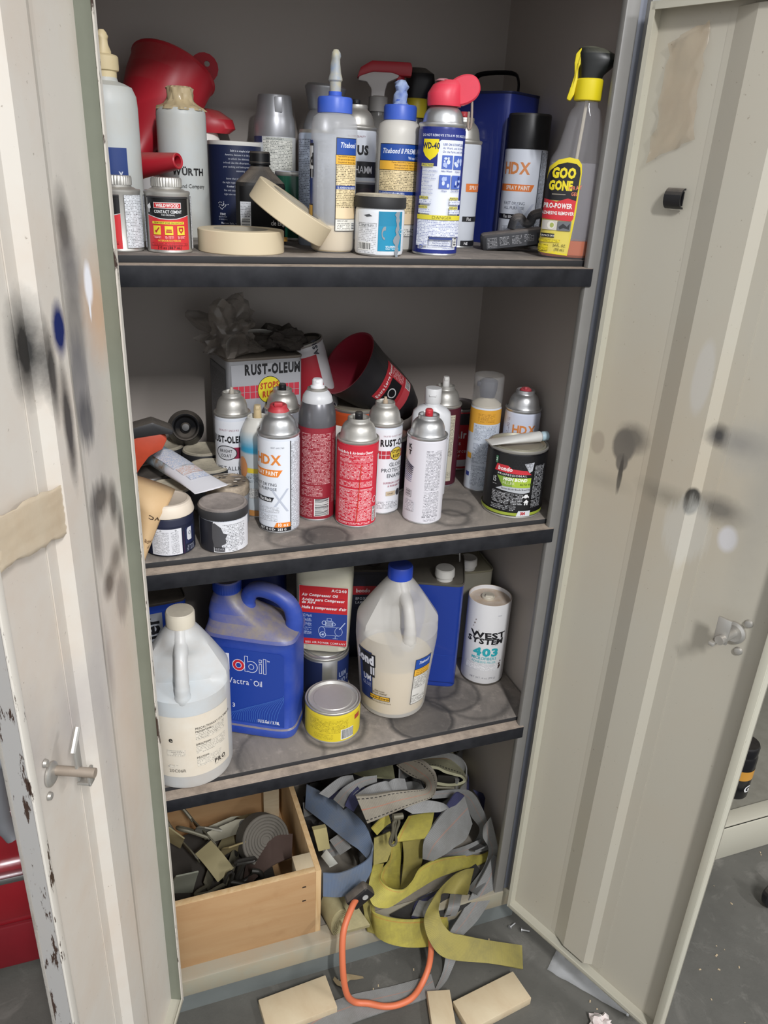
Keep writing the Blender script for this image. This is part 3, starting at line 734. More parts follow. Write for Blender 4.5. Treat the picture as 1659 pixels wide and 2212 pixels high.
# silver topped cans
def cleaner(L, r, h):
    L.rect(-.05, .002, .05, .147, '#c9ccd0'); L.rect(-.05, .138, -.021, .147, '#26305a')
    L.rect(-.019, .075, .032, .146, FP('#e2e2da', '#33403a', 2.2, .8)); L.rect(-.019, .142, .032, .1455, '#c9ccc6'); L.text('PRECAUTIONARY', 0, .1425, .0022, '#33403a', 'C', .02)
    L.rect(-.018, .075, .012, .087, FP('#dfe0d6', '#b03a3a', 2.2, .8)); L.ell(.021, .083, .009, .008, '#7c8a35'); L.ell(.019, .084, .004, .004, '#d9c53e'); L.ell(.025, .082, .003, .004, '#22281c')
    L.rect(-.02, .02, .033, .070, FP('#cfd6cc', '#2f3b36', 2.2, .8)); L.rect(-.02, .070, .033, .074, '#2f3b36')
aerosol(-.396, .345, A1, .0325, .148, 'grey spray can with tapered silver cap and dense fine print, beside the navy canister', PM('grey_can', '#b9bcc0', .4), None, cleaner, GS1, dome=None)
t = [o for o in bpy.data.objects if o.get('label', '').startswith('grey spray can with tapered silver')][0]
CAPS = PM('silver_cap', '#a3a4a8', .38, .55, dust=.3)
B().lathe([(.0325, .146), (.0328, .150), (.0322, .165), (.030, .176), (.0285, .180), (.0262, .203), (.0250, .206), (0, .2065)], 40).box((.006, -.0265, .192), (.012, .004, .022), .001).obj('cap', CAPS, t)
t = aerosol(-.325, .345, A1, .033, .150, 'silver spray can with flared ribbed cap behind the first glue bottle', PM('grey_can', '#b9bcc0', .4), None, None, GS1, dome=None, rot=(R(0), R(3), facing(-.325, .345)))
B().lathe([(.033, .148), (.0335, .152), (.032, .168), (.027, .182), (.0235, .188)]+[(.0245+.0008*(k % 2)+k*.0007, .189+k*.0028) for k in range(13)]+[(.030, .226), (0, .227)], 40).obj('cap', CAPS, t)
L = Lab(); L.rect(-.05, .01, .05, .144, '#26282a'); L.rect(-.05, .10, .05, .144, '#8d7f48'); L.text('RU', -.03, .115, .014, '#1d1b14', bold=.04); L.text('U', -.026, .05, .02, '#c8c8b0', bold=.02); L.build(Cyl(.033), t)

# red funnels
t = thing('funnel', 'large red plastic funnel leaning with its wide mouth up, behind the squeeze bottles', 'funnel', (-.560, .352, 1.600), 0)
ax = Vector((-.46, -.34, -.82)).normalized(); zq = ax.to_track_quat('Z', 'Y').to_matrix().to_4x4()
def squash(a, z): return 1
pr = [(.066, -.030), (.070, -.030), (.0705, -.0285), (.068, -.026), (.066, .0), (.060, .026), (.048, .052), (.036, .075), (.027, .095), (.022, .115), (.0175, .150), (.016, .150), (.0205, .115), (.025, .095), (.034, .075), (.046, .052), (.058, .026), (.064, .0), (.066, -.030)]
B().lathe(pr, 44, 0, zq @ Matrix.Scale(.86, 4, (0, 1, 0))).obj('funnel_cone', REDP, t)
tb = B(); vs = []; n = 16
for q in (0, .002):
    for k in range(n):
        a = 2*math.pi*k/n
        vs.append((.021*math.cos(a), q, .021*math.sin(a)))
    for k in range(n):
        a = 2*math.pi*k/n; vs.append((.006+.0042*math.cos(a), q, .004+.0042*math.sin(a)))
fs = []
for k in range(n):
    k2 = (k+1) % n
    fs += [(k, k2, n+k2, n+k), (2*n+k2, 2*n+k, 3*n+k, 3*n+k2), (k2, k, 2*n+k, 2*n+k2), (n+k, n+k2, 3*n+k2, 3*n+k)]
tb.add(vs, fs, 0, Matrix.Translation((.058, -.002, .030)) @ Matrix.Rotation(R(-18), 4, 'Y') @ Matrix.Rotation(R(-12), 4, 'X')); tb.obj('hanging_tab', REDP, t)
t = thing('funnel', 'second red funnel lying with its hollow spout pointing right', 'funnel', (-.632, .235, 1.488), 0)
d = Vector((.072, -.070, .013)).normalized(); q4 = d.to_track_quat('Z', 'Y').to_matrix().to_4x4()
B().lathe([(.044, -.045), (.045, -.043), (.034, -.015), (.020, .010), (.0165, .03), (.0105, .092), (.0095, .093), (.0068, .092), (.0068, .07), (.014, .03), (.018, .010), (.032, -.015)], 32, 0, q4).obj('funnel_cone', REDP, t)
t = aerosol(-.585, .345, A1, .028, .110, 'dark spray can with brown cap half hidden behind the red spout', PM('dark_can', '#3a3434', .5), None, None, GS1, dome=None)
B().lathe([(.028, .108), (.0285, .112), (.027, .150), (.024, .155), (0, .156)], 32).obj('cap', PM('brown_cap', '#4a403e', .5, 0, dust=.3), t)
L = Lab(); L.rect(-.04, .01, .04, .105, '#d8d8d6'); L.rect(-.04, .086, .04, .096, FP('#d8d8d6', '#1a1a1a', 4, 1)); L.rect(-.04, .01, .04, .045, '#e0cc35'); L.build(Cyl(.028), t)
t = thing('oil_bottle', 'white bottle with a rounded red cap just above the navy canister', 'bottle', (-.500, .385, A1), facing(-.5, .385))
B().lathe([(0, 0), (.024, 0), (.026, .004), (.026, .13), (.020, .145), (.018, .150), (0, .15)], 32).obj('bottle_body', WPLAST, t)
B().loft([(.148, .030, .022, 2.4, .008, 0), (.155, .036, .024, 2.4, .012, 0), (.168, .034, .023, 2.3, .010, 0), (.180, .022, .016, 2.2, .002, 0), (.183, .010, .008, 2, -.002, 0)], 32).obj('cap', REDP, t)

# black engine treatment bottle
t = thing('oil_bottle', 'small square-shouldered black bottle with black screw cap behind the leaning tape', 'bottle', (-.452, .185, A1), facing(-.452, .185)+R(10))
DK = PM('dusty_black_plastic', '#0f0f11', .5, 0, dust=.75, spec=.25)
B().loft([(0, .032, .022, 4.5), (.003, .034, .024, 4.5), (.078, .034, .024, 4.5), (.083, .033, .023, 4.2), (.088, .028, .021, 3.6), (.099, .017, .016, 2.4), (.104, .0135, .0135, 2), (.106, .013, .013, 2)], 44).obj('bottle_body', DK, t)
B().lathe([(.0142, .106), (.0148, .107), (.0145, .109), (.0140, .110), (.0142, .121), (.013, .1235), (0, .123)], 48, 0, None, lambda a, z: 1+.015*math.cos(a*24)).obj('cap', DK, t)
L = Lab(); L.rect(-.033, .006, -.018, .058, '#c9cbd0'); L.bars(-.0325, .008, -.0185, .036, True); L.rect(-.0325, .038, -.0185, .056, FP('#c9cbd0', '#33353c', 2.2, .8))
L.rect(.016, .036, .033, .050, '#5b2524'); L.text('Best', .0165, .039, .0075, '#e8e2d8', 'L', .0, .8, gap=.03); L.text('cle Eng', .0105, .0275, .0065, '#e2e2e2', 'L', .02, .7, gap=.05)
L.rect(.004, .006, .034, .012, '#d09a35'); L.build(Pln((0, -.0242, 0), (1, 0, 0), (0, 0, 1)), t)
pcan(-.383, .262, A1, .030, .098, 'dark green tin with plain sides between the black bottle and the first glue bottle', PM('green_tin', '#14523f', .4, 0, coat=.3), None, GS1, lid=WHITE)
t = thing('spray_can', 'pale blue printed can showing as a narrow strip left of the first glue bottle', 'spray can', (-.368, .185, A1), facing(-.368, .185), GS1)
B().lathe([(0, 0), (.026, 0), (.027, .003), (.027, .148), (.0255, .151)], 36).obj('can_body', PM('pale_blue_can', '#b9c6da', .4), t)
B().lathe([(.0255, .150), (.0262, .152), (.0255, .155), (0, .154)], 36).obj('can_top', STEELD, t)
L = Lab(); L.rect(-.036, .045, .02, .143, FP('#b9c6da', '#2a3150', 2.2, .8)); L.bars(-.034, .018, -.018, .040, True); L.rect(-.036, .03, .02, .0315, '#39435e'); L.build(Cyl(.027), t)

# glue bottles
BCAP = PM('blue_cap', '#2a55c0', .4, 0, dust=.15, mott=.15, mcol='#9fb0d8')
def glue(x, y, label, labf, level, nozz, hb=.172, mat=MILK):
    t = thing('glue_bottle', label, 'bottle', (x, y, A1), facing(x, y), 'wood glue bottles')
    r = .0305
    if level:
        B().lathe([(0, .0025), (r-.004, .002), (r-.0015, .006), (r-.0013, level), (0, level)], 36).obj('glue_fill', PM('cream_glue', '#ecd4a0', .5, 0, mott=.1), t)
    B().lathe([(0, .0006), (r-.006, 0), (r-.001, .004), (r, .009), (r, hb-.022), (r*.985, hb-.012), (r*.9, hb-.004), (r*.72, hb), (r*.66, hb+.002), (r*.66, hb+.006)], 44).obj('bottle_body', mat, t)
    B().lathe([(r*.64, hb+.0005), (r*.74, hb+.001), (r*.74, hb+.017), (r*.70, hb+.0195), (r*.35, hb+.0205), (.0085, hb+.0215), (.0085, hb+.026), (0, hb+.026)], 90, 0, None, lambda a, z: 1+(.010*math.cos(a*45) if z < hb+.018 else 0)).obj('cap', BCAP, t)
    nozz(t, hb+.02)
    L = Lab(); labf(L, r); L.build(Cyl(r), t); return t
def noz1(t, z):
    B().lathe([(.0055, z+.003), (.0072, z+.005), (.0075, z+.017), (.0092, z+.019), (.0088, z+.022), (.0072, z+.027), (.0062, z+.038), (.0056, z+.043), (.0062, z+.046), (.0055, z+.050), (.003, z+.0535), (0, z+.054)], 24, 0, None, lambda a, q: 1+(.08*math.sin(a*3+q*300) if q > z+.03 else 0)).obj('nozzle', PM('gluey_nozzle', '#b5ae92', .5, 0, mott=.8, mscale=70, mcol='#7d95b8'), t)
def noz2(t, z):
    B().lathe([(.012, z-.002), (.0095, z+.003), (.0085, z+.012), (.0075, z+.017), (.0095, z+.022), (.008, z+.027), (.005, z+.030), (0, z+.031)], 24, 0, None, lambda a, q: 1+.16*math.sin(a*3+q*520)+.08*math.sin(a*5-q*300)).obj('nozzle', PM('caked_nozzle', '#9fb0cd', .6, 0, mott=.7, mscale=60, mcol='#2f56b5'), t)
def back_label(L, u0, u1, v0, v1, name2):
    h = v1-v0; K = '#15151a'
    L.rect(u0-.0008, v0-.0008, u1+.0008, v1+.0008, K); L.rect(u0, v1-.17*h, u1, v1, '#1d4a9e')
    L.text('Titebond'+name2[0], u0+.004, v1-.095*h, .0062, '#e6ebf4', 'L', .02, .72, .22, 0, .05); 
    if name2[1]: L.text(name2[1], u1-.004, v1-.155*h, .0038, '#e6ebf4', 'R', .02, .8)
    L.rect(u0-.0012, v1-.275*h, u1, v1-.17*h, K); L.rect(u0-.0008, v1-.27*h, u1, v1-.175*h, '#e9b13c')
    for k, s in enumerate(['Passes ANSI/HPVA Type II water resistance', 'FDA approved for indirect food contact', 'Strong initial tack - Non-toxic - Cleanup']): L.text(s, u1-.003, v1-.198*h-k*.0034, .0021, '#3a2c10', 'R', .01, .75, fit=u1-u0-.005)
    L.rect(u0, v1-.50*h, u1, v1-.275*h, FP('#e7d3a6', '#3b3020', 2.1, .85)); L.rect(u0, v1-.54*h, u1, v1-.50*h, '#1f3c86'); L.text('EL ADHESIVO PARA MADERA', u0+.002, v1-.533*h, .0024, '#dfe4ee', 'L', .02, .75, gap=.07, fit=u1-u0-.004)
    L.rect(u0, v1-.74*h, u1, v1-.54*h, FP('#e7d3a6', '#3b3020', 2.1, .85)); L.rect(u0, v1-.87*h, u1, v1-.74*h, '#e9d2ac'); L.rect(u0, v0, u1, v1-.87*h, '#e9e6dc')
    L.rect(u0, v1-.872*h, u1, v1-.865*h, K); L.text('1.800.347.4583', u0+.002, v0+.0115, .002, '#222', 'L', .01, .8); L.rect(u0+.002, v0+.001, u1-.010, v0+.0105, FP('#e9e6dc', '#222222', 2.0, .9))
    L.bars(u1-.009, v0+.001, u1-.001, v0+.011, True)
def lab1(L, r):
    back_label(L, .0035, .036, .030, .143, (' ', ''))
    L.rect(-.072, .012, -.0325, .140, '#1d3a80'); L.rect(-.072, .095, -.0300, .136, '#15151a'); L.rect(-.072, .105, -.0310, .133, '#e8ebf0'); L.text('d', -.040, .110, .014, '#15151a', 'L', .05); L.text('I', -.035, .094, .011, '#e8ebf0', 'L', .03); L.rect(-.06, .045, -.0305, .062, '#15151a'); L.rect(-.06, .047, -.0312, .060, '#e9b13c')
glue(-.370, .091, 'nearly empty wood glue bottle with yellow glue at the bottom and tall nozzle', lab1, .036, noz1)
def lab2(L, r): back_label(L, -.0275, .042, .022, .141, (' II PREMIUM', 'Wood Glue'))
glue(-.267, .122, 'full wood glue bottle with a caked short nozzle behind the teal jar', lab2, .0, noz2, .171, PM('milky_full', '#cfccc4', .45, 0, mott=.15, mcol='#b7ab95', sss=.1))
def ro_hammer(L, r, h):
    L.text('TRUSTED QUALITY', .002, .152, .0025, '#8a3a40', 'C', .0, .9); L.text('RUS', -.0075, .128, .0125, '#15151a', 'L', .05, .85, gap=.05)
    L.rect(-.06, .095, .06, .118, '#26262a'); L.text('HAMM', .0, .101, .0105, '#d8d8dc', 'L', .01, .75, gap=.04); L.rect(-.06, .04, .06, .089, '#7d7f86'); L.rect(-.018, .045, .06, .085, '#2c2a2e'); L.ell(.020, .06, .018, .02, '#3a2f36'); L.rect(-.06, .088, .06, .090, '#d8d8d8')
aerosol(-.277, .295, A1, .0335, .163, 'spray can with grey and black label between the two glue bottles', WHITE, ('', '#26282c'), ro_hammer, GS1, dome=STEELD)

# jar with teal label
def teal(L, r, h):
    T = '#1489ae'
    L.rect(-.0015, .008, .036, .058, T); L.rect(-.0015, .040, .036, .058, '#1480a4'); L.rect(-.033, .004, -.004, .055, FP('#e2e4e8', '#3c4046', 2.2, .55)); L.rect(-.033, .043, -.003, .056, '#e2e4e8'); L.frame(-.031, .038, -.004, .0425, .0003, '#555')
    L.text('rnings.ca.gov', -.017, .0393, .0024, '#44484e', 'C'); L.bars(-.031, .008, -.011, .0185); L.text('WARNING', .009, .0125, .0026, '#e8f2f6', 'L', .02, .8); L.rect(.009, .0095, .030, .012, FP(T, '#e0eef2', 1.6, .9))
    rnd = random.Random(8); G = '#8b9299'
    pts = []
    for k in range(15): 
        a = R(75+k*14); pts.append((.0075+.0055*math.cos(a)*.8, .031+.0085*math.sin(a)))
    pts += [(.0075+.0032*math.cos(R(75+k*14)), .031+.0045*math.sin(R(75+k*14))-.001) for k in range(14, -1, -1)]
    vs = pts; n = 15; L.put(vs, [(k, k+1, 29-k-1, 29-k) for k in range(14)], G)
    edge = [(.0235+.0012*math.sin(k*1.7)-(.004 if k == 1 else 0)-(.003 if 8 < k < 12 else 0), .058-k*.0036) for k in range(17)]; edge2 = [(.0292+.0012*math.sin(k*2.3+1)+(.003 if 8 < k < 11 else 0), .058-k*.0036) for k in range(17)]
    L.put(edge+edge2, [(k, k+1, 17+k+1, 17+k) for k in range(16)], G)
    L.poly([(-.022, .0525), (-.014, .0540), (-.010, .0515), (-.018, .0505)], '#4a4d52'); L.text('OT', .030, .030, .006, '#bfe0ea')
jar(-.313, .057, A1, .0345, .0785, 'white plastic jar with teal label, grey paint drip and black lid', PM('white_jar', '#dfe2e6', .4, 0, mott=.05), DUSTLID, teal, 'paint jars', lidh=.017)

# blue and yellow lubricant can
def wd(L, r, h):
    NB = '#1b2a7c'
    L.rect(-.099, .004, .099, h-.004, NB)
    W0 = '#dfe3ec'
    L.rect(-.0265, .009, .0345, .088, W0); L.rect(-.0265, .088, .0345, .116, W0); L.poly([(-.004, .116), (.0345, .116), (.0345, .1485), (-.0005, .1485), (-.004, .145)], W0)
    L.text('DO NOT REMOVE STRAW OR NOZZLE', .006, h-.0125, .0028, '#cdd2e6', 'C', .03, .85)
    L.poly([(-.026, .149), (-.0035, .149), (-.003, .134), (-.007, .128), (-.0145, .123), (-.022, .128), (-.0265, .134)], '#efdb20'); L.text('WD-40', -.0147, .1375, .0072, '#1a1d4a', 'C', .04, .72, gap=.03)
    for k, s in enumerate(['USE ON COUNTLESS JOBS', 'At Work, and At Home,', 'On the Farm, and in Recreation']): L.text(s, .0025, .1418-k*.0044, .0027, '#3a4c96', 'L', .02 if k == 0 else 0, .82)
    rnd = random.Random(5)
    for (u, v) in ((.002, .113), (.0185, .113), (.000, .0885), (.0165, .0885)):
        L.rect(u, v, u+.0148, v+.017, '#4a66b8')
        for k in range(7):
            a = rnd.uniform(.002, .0125); c = rnd.uniform(.003, .014); L.ell(u+a, v+c, rnd.uniform(.001, .0028), rnd.uniform(.0012, .0035), rnd.choice(['#cfd8ee', '#a9b8e0', '#23367f']), 9)
        L.text({(.002, .113): 'Alloy Wheels', (.0185, .113): 'Engines', (.000, .0885): 'Hinges', (.0165, .0885): 'Nuts & Bolts'}[(u, v)], u+.0074, v-.0035, .0021, '#3a4c96', 'C', .01, .8)
    L.rect(-.0255, .1155, -.008, .1192, '#d9cf5a'); L.text('DIRECTIONS:', -.0250, .1162, .0024, '#2a3560', 'L', .02, .8)
    for k, s in enumerate(['SHAKE CAN WELL', 'Flip straw up for', 'STREAM or down', 'for SPRAY', 'Use two hands', 'to lower straw', 'for best results', 'test first']): L.text(s, -.0245, .109-k*.0046, .0022, '#5866a4', 'L', .0, .8)
    for u, v, s in ((-.0255, .0745, 'LUBRICATES'), (.0150, .0745, 'PENETRATES'), (-.0255, .0625, 'PROTECTS'), (.0150, .0625, 'DISPLACES')):
        L.rect(u, v, u+.013, v+.0036, '#d9cf5a'); L.text(s, u+.0004, v+.0007, .0022, '#2a3560', 'L', .02, .75, gap=.06); L.rect(u, v-.0062, u+.0175, v-.0004, FP(W0, '#4a5a9c', 2.6, .7))
    L.rect(-.0265, .0485, .0345, .0545, '#d9cc3c'); L.text('DANGER', .007, .0496, .0040, '#6c6a20', 'C', .0, 1.1)
    L.rect(-.0255, .0265, .034, .0478, FP(W0, '#44549a', 2.0, .75)); L.rect(-.0255, .014, -.009, .0265, FP(W0, '#44549a', 2.0, .75))
    L.frame(-.0075, .014, .0225, .0258, .0005, '#34447f'); L.rect(-.0075, .0228, .0225, .0258, '#34447f')
    for k, s in enumerate(['WD-40 Company', 'San Diego, CA 92131', 'www.wd40.com']): L.text(s, .0075, .0198-k*.0026, .0019, '#34447f', 'C', .01, .85)
    L.bars(.0238, .014, .0305, .0255, True); L.ring(-.0175, .0125, .003, .003, .001, '#5a6ab0', 6); L.text('Made in U.S.A.', .018, .0108, .0018, '#5866a4', 'C')
t = aerosol(-.222, .074, A1, .0315, .165, 'blue and yellow lubricant spray can with red flip straw cap', PM('lubricant_blue', '#1b2a7c', .3, .1, coat=.3), None, wd, GS1, s=.85)
RC = PM('red_straw_cap', '#d8394e', .42, 0, dust=.15, mott=.12, mscale=40, mcol='#5a2a30')
b = B().loft([(.190, .0225, .0225, 2), (.194, .0232, .0232, 2), (.205, .0225, .0225, 2.2, -.001, 0), (.215, .019, .019, 2.4, .002, 0), (.221, .012, .013, 2.4, .006, 0)], 36)
b.loft([(-.0095, .021, .0155, 2.2), (-.0075, .0225, .0175, 2.2), (.0075, .0225, .0175, 2.2), (.0095, .021, .0155, 2.2)], 32, 0, Matrix.Translation((.024, 0, .2100)) @ Matrix.Rotation(R(-22), 4, 'Y') @ Matrix.Rotation(R(90), 4, 'X'))
b.obj('straw_cap', RC, t)
B().lathe([(0, .222), (.010, .2205), (.011, .2195), (.006, .2225), (0, .2228)], 18, 0, Matrix.Translation((-.004, -.002, 0))).obj('cap_button', PM('pink_grey', '#c08a8e', .5), t)
B().tube([(.036, -.004, .203), (.0375, -.004, .185), (.0378, -.004, .167), (.034, -.004, .165), (.0335, -.004, .185)], .0017, 8, sm=3).obj('straw', PM('straw', '#8d7f74', .4), t)

def hdx_black(L, r, h):
    L.rect(-.097, .004, .097, h-.003, '#dbe0ea')
    L.text('HDX', -.014, .112, .0165, '#d98a52', 'C', .04, .85, gap=.03)
    L.poly([(-.045, .086), (.014, .086), (.019, .0965), (-.045, .0965)], '#e87f3a'); L.text('SPRAY PAINT', .0115, .0885, .006, '#f6ece2', 'R', .03, .72, gap=.04)
    for k, s in enumerate(['FAST DRYING', 'ALL PURPOSE']): L.text(s, .006, .066-k*.0070, .0045, '#5b6070', 'R', .0, .9, gap=.08)
    for s in (1, -1): L.poly([(.004-s*.014, .068), (.004-s*.014+.005, .068), (.004+s*.014+.005, .028), (.004+s*.014, .028)], '#c3c9d8')
    L.rect(-.045, .044, -.004, .0515, '#1e1f24'); L.text('Flat Black', -.006, .0455, .0045, '#e8e8ea', 'R', .02, .75); L.rect(-.03, .024, .008, .034, FP('#dbe0ea', '#5b6070', 2, .7)); L.rect(-.03, .010, .012, .019, FP('#dbe0ea', '#5b6070', 2, .7))
    L.rect(.0255, .004, .0268, h-.003, '#3c4048'); L.rect(.0275, .004, .046, h-.006, FP('#d4dae6', '#3c4048', 1.9, .8))
def fine_white(L, r, h):
    L.rect(-.03, .06, -.002, h-.010, FP('#e0e3e9', '#3c4048', 1.9, .85)); L.rect(.012, .083, .045, .0945, '#e87f3a'); L.text('SPRAY', .018, .0862, .0056, '#f6ece2', 'L', .03, .72)
    L.rect(.010, .040, .045, .0475, '#1e1f24'); L.text('Flat', .0175, .0416, .0045, '#e8e8ea', 'L', .02, .8); L.bars(-.013, .010, -.001, .026); L.frame(-.016, .030, -.001, .040, .0003, '#666'); L.rect(.010, .004, .045, .012, '#1e1f24'); L.text('NE', .016, .0058, .004, '#e8e8ea', bold=.02)
aerosol(-.139, .190, A1, .0305, .150, 'white spray can with red nozzle and orange band behind the lubricant can', WHITE, ('', '#b83a40'), fine_white, GS1, dome=STEELD)
t = aerosol(-.012, .215, A1, .0335, .150, 'white spray can with tall black cap beside the tall navy tin', WHITE, None, hdx_black, GS1, dome=None)
B().lathe([(.0335, .148), (.0338, .150), (.0338, .196), (.0325, .199), (.030, .1985), (0, .1975)], 44).obj('cap', PM('black_cap', '#1a1a1c', .45, 0, dust=.3), t)

# trigger sprayers at the back
def trigger(t, z, head, collar, trig, s=1, mir=1):
    B().lathe([(.014, z-.012), (.0155, z-.011), (.0155, z+.010), (.0135, z+.0115), (0, z+.012)], 48, 0, None, lambda a, q: 1+.012*math.cos(a*24)).obj('collar', collar, t)
    return t
CLEAR = PM('clear_plastic', '#a7a6a8', .12, 0, alpha=.32, coat=.6)
t = thing('spray_bottle', 'clear spray bottle with red and white trigger head at the back of the top shelf', 'spray bottle', (-.224, .345, A1), facing(-.224, .345))
B().lathe([(0, 0), (.036, 0), (.039, .005), (.039, .12), (.036, .145), (.025, .168), (.015, .185), (.0135, .190), (.0135, .205)], 36).obj('bottle_body', PM('smoky_plastic', '#7d7b78', .25, 0, alpha=.55), t)
trigger(t, .205, None, PM('grey_collar', '#8e8b88', .5, 0, dust=.2), None)
WD_ = PM('dim_white_plastic', '#cfcac8', .45, 0, dust=.2)
def prism(out, y0, y1, bev=.003):
    """flat outline in xz extruded along y, edges rounded"""
    bm = bmesh.new(); f = bm.faces.new([bm.verts.new((x, y0, z)) for x, z in out])
    e = bmesh.ops.extrude_face_region(bm, geom=[f]); bmesh.ops.translate(bm, verts=[v for v in e['geom'] if isinstance(v, bmesh.types.BMVert)], vec=(0, y1-y0, 0))
    bmesh.ops.recalc_face_normals(bm, faces=bm.faces[:])
    if bev: bmesh.ops.bevel(bm, geom=bm.edges[:], offset=bev, segments=2, profile=.6, affect='EDGES', clamp_overlap=True)
    bmesh.ops.triangulate(bm, faces=[f for f in bm.faces if len(f.verts) > 4])
    bm.verts.index_update(); q = B(); q.add([tuple(v.co) for v in bm.verts], [tuple(v.index for v in f.verts) for f in bm.faces]); bm.free(); return q
prism([(-.034, .237), (-.030, .250), (.036, .252), (.030, .243), (.014, .236), (.010, .222), (.010, .214), (-.012, .214), (-.012, .226), (-.020, .236)], -.011, .011).obj('head_body', WD_, t)
prism([(-.036, .240), (-.030, .256), (-.012, .266), (.050, .266), (.053, .258), (.052, .246), (.034, .246), (.020, .250), (-.010, .250), (-.028, .244)], -.0135, .0135).obj('head_shroud', REDP, t)
B().tube([(.034, 0, .250), (.036, 0, .232), (.040, 0, .212), (.048, 0, .194)], [.008, .007, .0065, .005], 12, sm=4, flat=.7).obj('trigger', REDP, t)
t = thing('spray_bottle', 'dark spray bottle with black head and yellow collar behind the red cap', 'spray bottle', (-.150, .365, A1), facing(-.150, .365))
B().loft([(0, .036, .024, 2.6), (.004, .038, .026, 2.6), (.12, .038, .026, 2.6), (.150, .032, .023, 2.4), (.172, .020, .018, 2.1), (.188, .0155, .0155, 2), (.195, .015, .015, 2)], 36).obj('bottle_body', PM('smoky_dark', '#4b4a48', .25, 0, alpha=.75), t)
YC = PM('yellow_collar', '#cdb92c', .4, 0, dust=.15)
B().lathe([(.0185, .190), (.0192, .192), (.0192, .217), (.018, .219), (0, .219)], 36).obj('collar', YC, t)
B().loft([(.218, .017, .015, 2.3), (.228, .019, .016, 2.4, .002, 0), (.244, .024, .017, 2.4, .006, 0), (.256, .024, .016, 2.3, .004, 0), (.264, .014, .011, 2.2, .0, 0)], 30).obj('head_shroud', BLACKP, t)

# navy gallon tin
def wire(t, h):
    B().tube([(-.045, .03, h), (-.044, .03, h+.022), (-.030, .03, h+.034), (.030, .03, h+.034), (.044, .03, h+.022), (.045, .03, h)], .005, 8, sm=4, flat=.45).obj('handle', PM('black_metal', '#1d1d20', .4, .5, dust=.2), t)
rtin(-.035, .338, A1, .165, .105, .232, R(-58), 'tall navy oblong tin with a strap handle at the back right of the top shelf', PM('navy_tin', '#1c2b74', .32, .15, coat=.3), None, wire, None, 'tin', top=PM('navy_top', '#20264a', .4, .3, dust=.4))

# black rubber sanding block package
t = thing('sanding_block', 'dusty black boxed block tilted against the yellow label bottle', 'block', (-.062, .140, A1+.018), facing(-.06, .14)+R(4), None, (0, R(-9), facing(-.06, .14)+R(6)))
B().box((0, 0, 0), (.098, .045, .026), .006).obj('block_body', PM('dusty_rubber', '#2c2c2f', .6, 0, dust=.95, dcol='#857d76'), t)
L = Lab(); L.rect(-.042, -.010, .036, .009, '#37383c')
for k in range(4): L.rect(-.040+k*.019, -.008+.001*k, -.025+k*.019, .007, FP('#37383c', '#a5a5a8', 2.2, .9))
L.build(Pln((0, -.0226, 0), (1, 0, 0), (0, 0, 1)), t)
b = B(); b.tube([(.000, .010, .014), (.006, .012, .028), (.016, .012, .029), (.022, .012, .021), (.030, .012, .021), (.036, .012, .030), (.050, .012, .032)], .0035, 8, sm=5, flat=2.4); b.obj('wavy_grip', PM('dusty_rubber', '#2c2c2f', .6), t)

# clear bottle with amber liquid
t = thing('spray_bottle', 'clear spray bottle with yellow label and a little amber liquid at the right end', 'spray bottle', (-.020, .052, A1), facing(-.02, .052))
secs = [(0, .034, .021, 2.8), (.003, .037, .024, 2.8), (.008, .038, .025, 2.7), (.06, .0385, .0255, 2.6), (.115, .0375, .025, 2.6), (.135, .036, .024, 2.5), (.147, .0315, .022, 2.4, .002, 0), (.155, .0300, .0215, 2.4, .003, 0), (.172, .0270, .020, 2.3, .004, 0), (.188, .0238, .0185, 2.2, .004, 0), (.198, .0205, .017, 2, .004, 0), (.2015, .0165, .016, 2, .004, 0), (.210, .0150, .0150, 2, .004, 0)]
B().loft(secs, 48, cap=False).obj('bottle_body', PM('clear_bottle', '#d5d3d8', .06, 0, alpha=.13, coat=1.0), t)
B().loft([(.0025, .033, .0205, 2.8), (.006, .0365, .0235, 2.7), (.026, .0372, .0242, 2.7)], 48).obj('liquid', PM('amber_liquid', '#b4530f', .15, 0), t)
B().loft([(.0265, .0376, .0246, 2.6), (.06, .0379, .0249, 2.6), (.105, .0372, .0245, 2.6), (.130, .0345, .0235, 2.5)], 48, cap=False).obj('dried_film', PM('milky_film', '#cfcbd2', .5, 0, alpha=.17), t)
B().tube([(.004, 0, .22), (.001, 0, .15), (-.006, 0, .03)], .0025, 8, sm=4).obj('dip_tube', PM('tube_white', '#c9c0ae', .4, 0, alpha=.9), t)
YC2 = PM('yellow_plastic', '#e8d420', .38, 0, dust=.1, mott=.08)
B().lathe([(.0155, .2085), (.0182, .2095), (.0187, .211), (.0187, .234), (.017, .236), (0, .236)], 72, 0, Matrix.Translation((.004, 0, 0)), lambda a, z: 1+.006*math.cos(a*36)).obj('collar', YC2, t)
B().loft([(.235, .0150, .014, 2.4, .004, 0), (.241, .0165, .015, 2.4, .005, 0), (.250, .0225, .016, 2.3, .009, 0), (.258, .0275, .0168, 2.2, .012, 0), (.266, .0255, .016, 2.2, .008, 0), (.2725, .017, .012, 2.2, .001, 0), (.275, .008, .006, 2, -.002, 0)], 36).obj('head_shroud', PM('dusty_black_head', '#1b1d1c', .4, 0, dust=.7, dcol='#7d7c6c'), t)
prism([(-.004, .274), (-.014, .272), (-.0195, .265), (-.020, .254), (-.0180, .240), (-.0215, .224), (-.0250, .210), (-.019, .2075), (-.0145, .216), (-.0125, .234), (-.0135, .248), (-.008, .258)], -.009, .009, .003).obj('trigger', YC2, t)
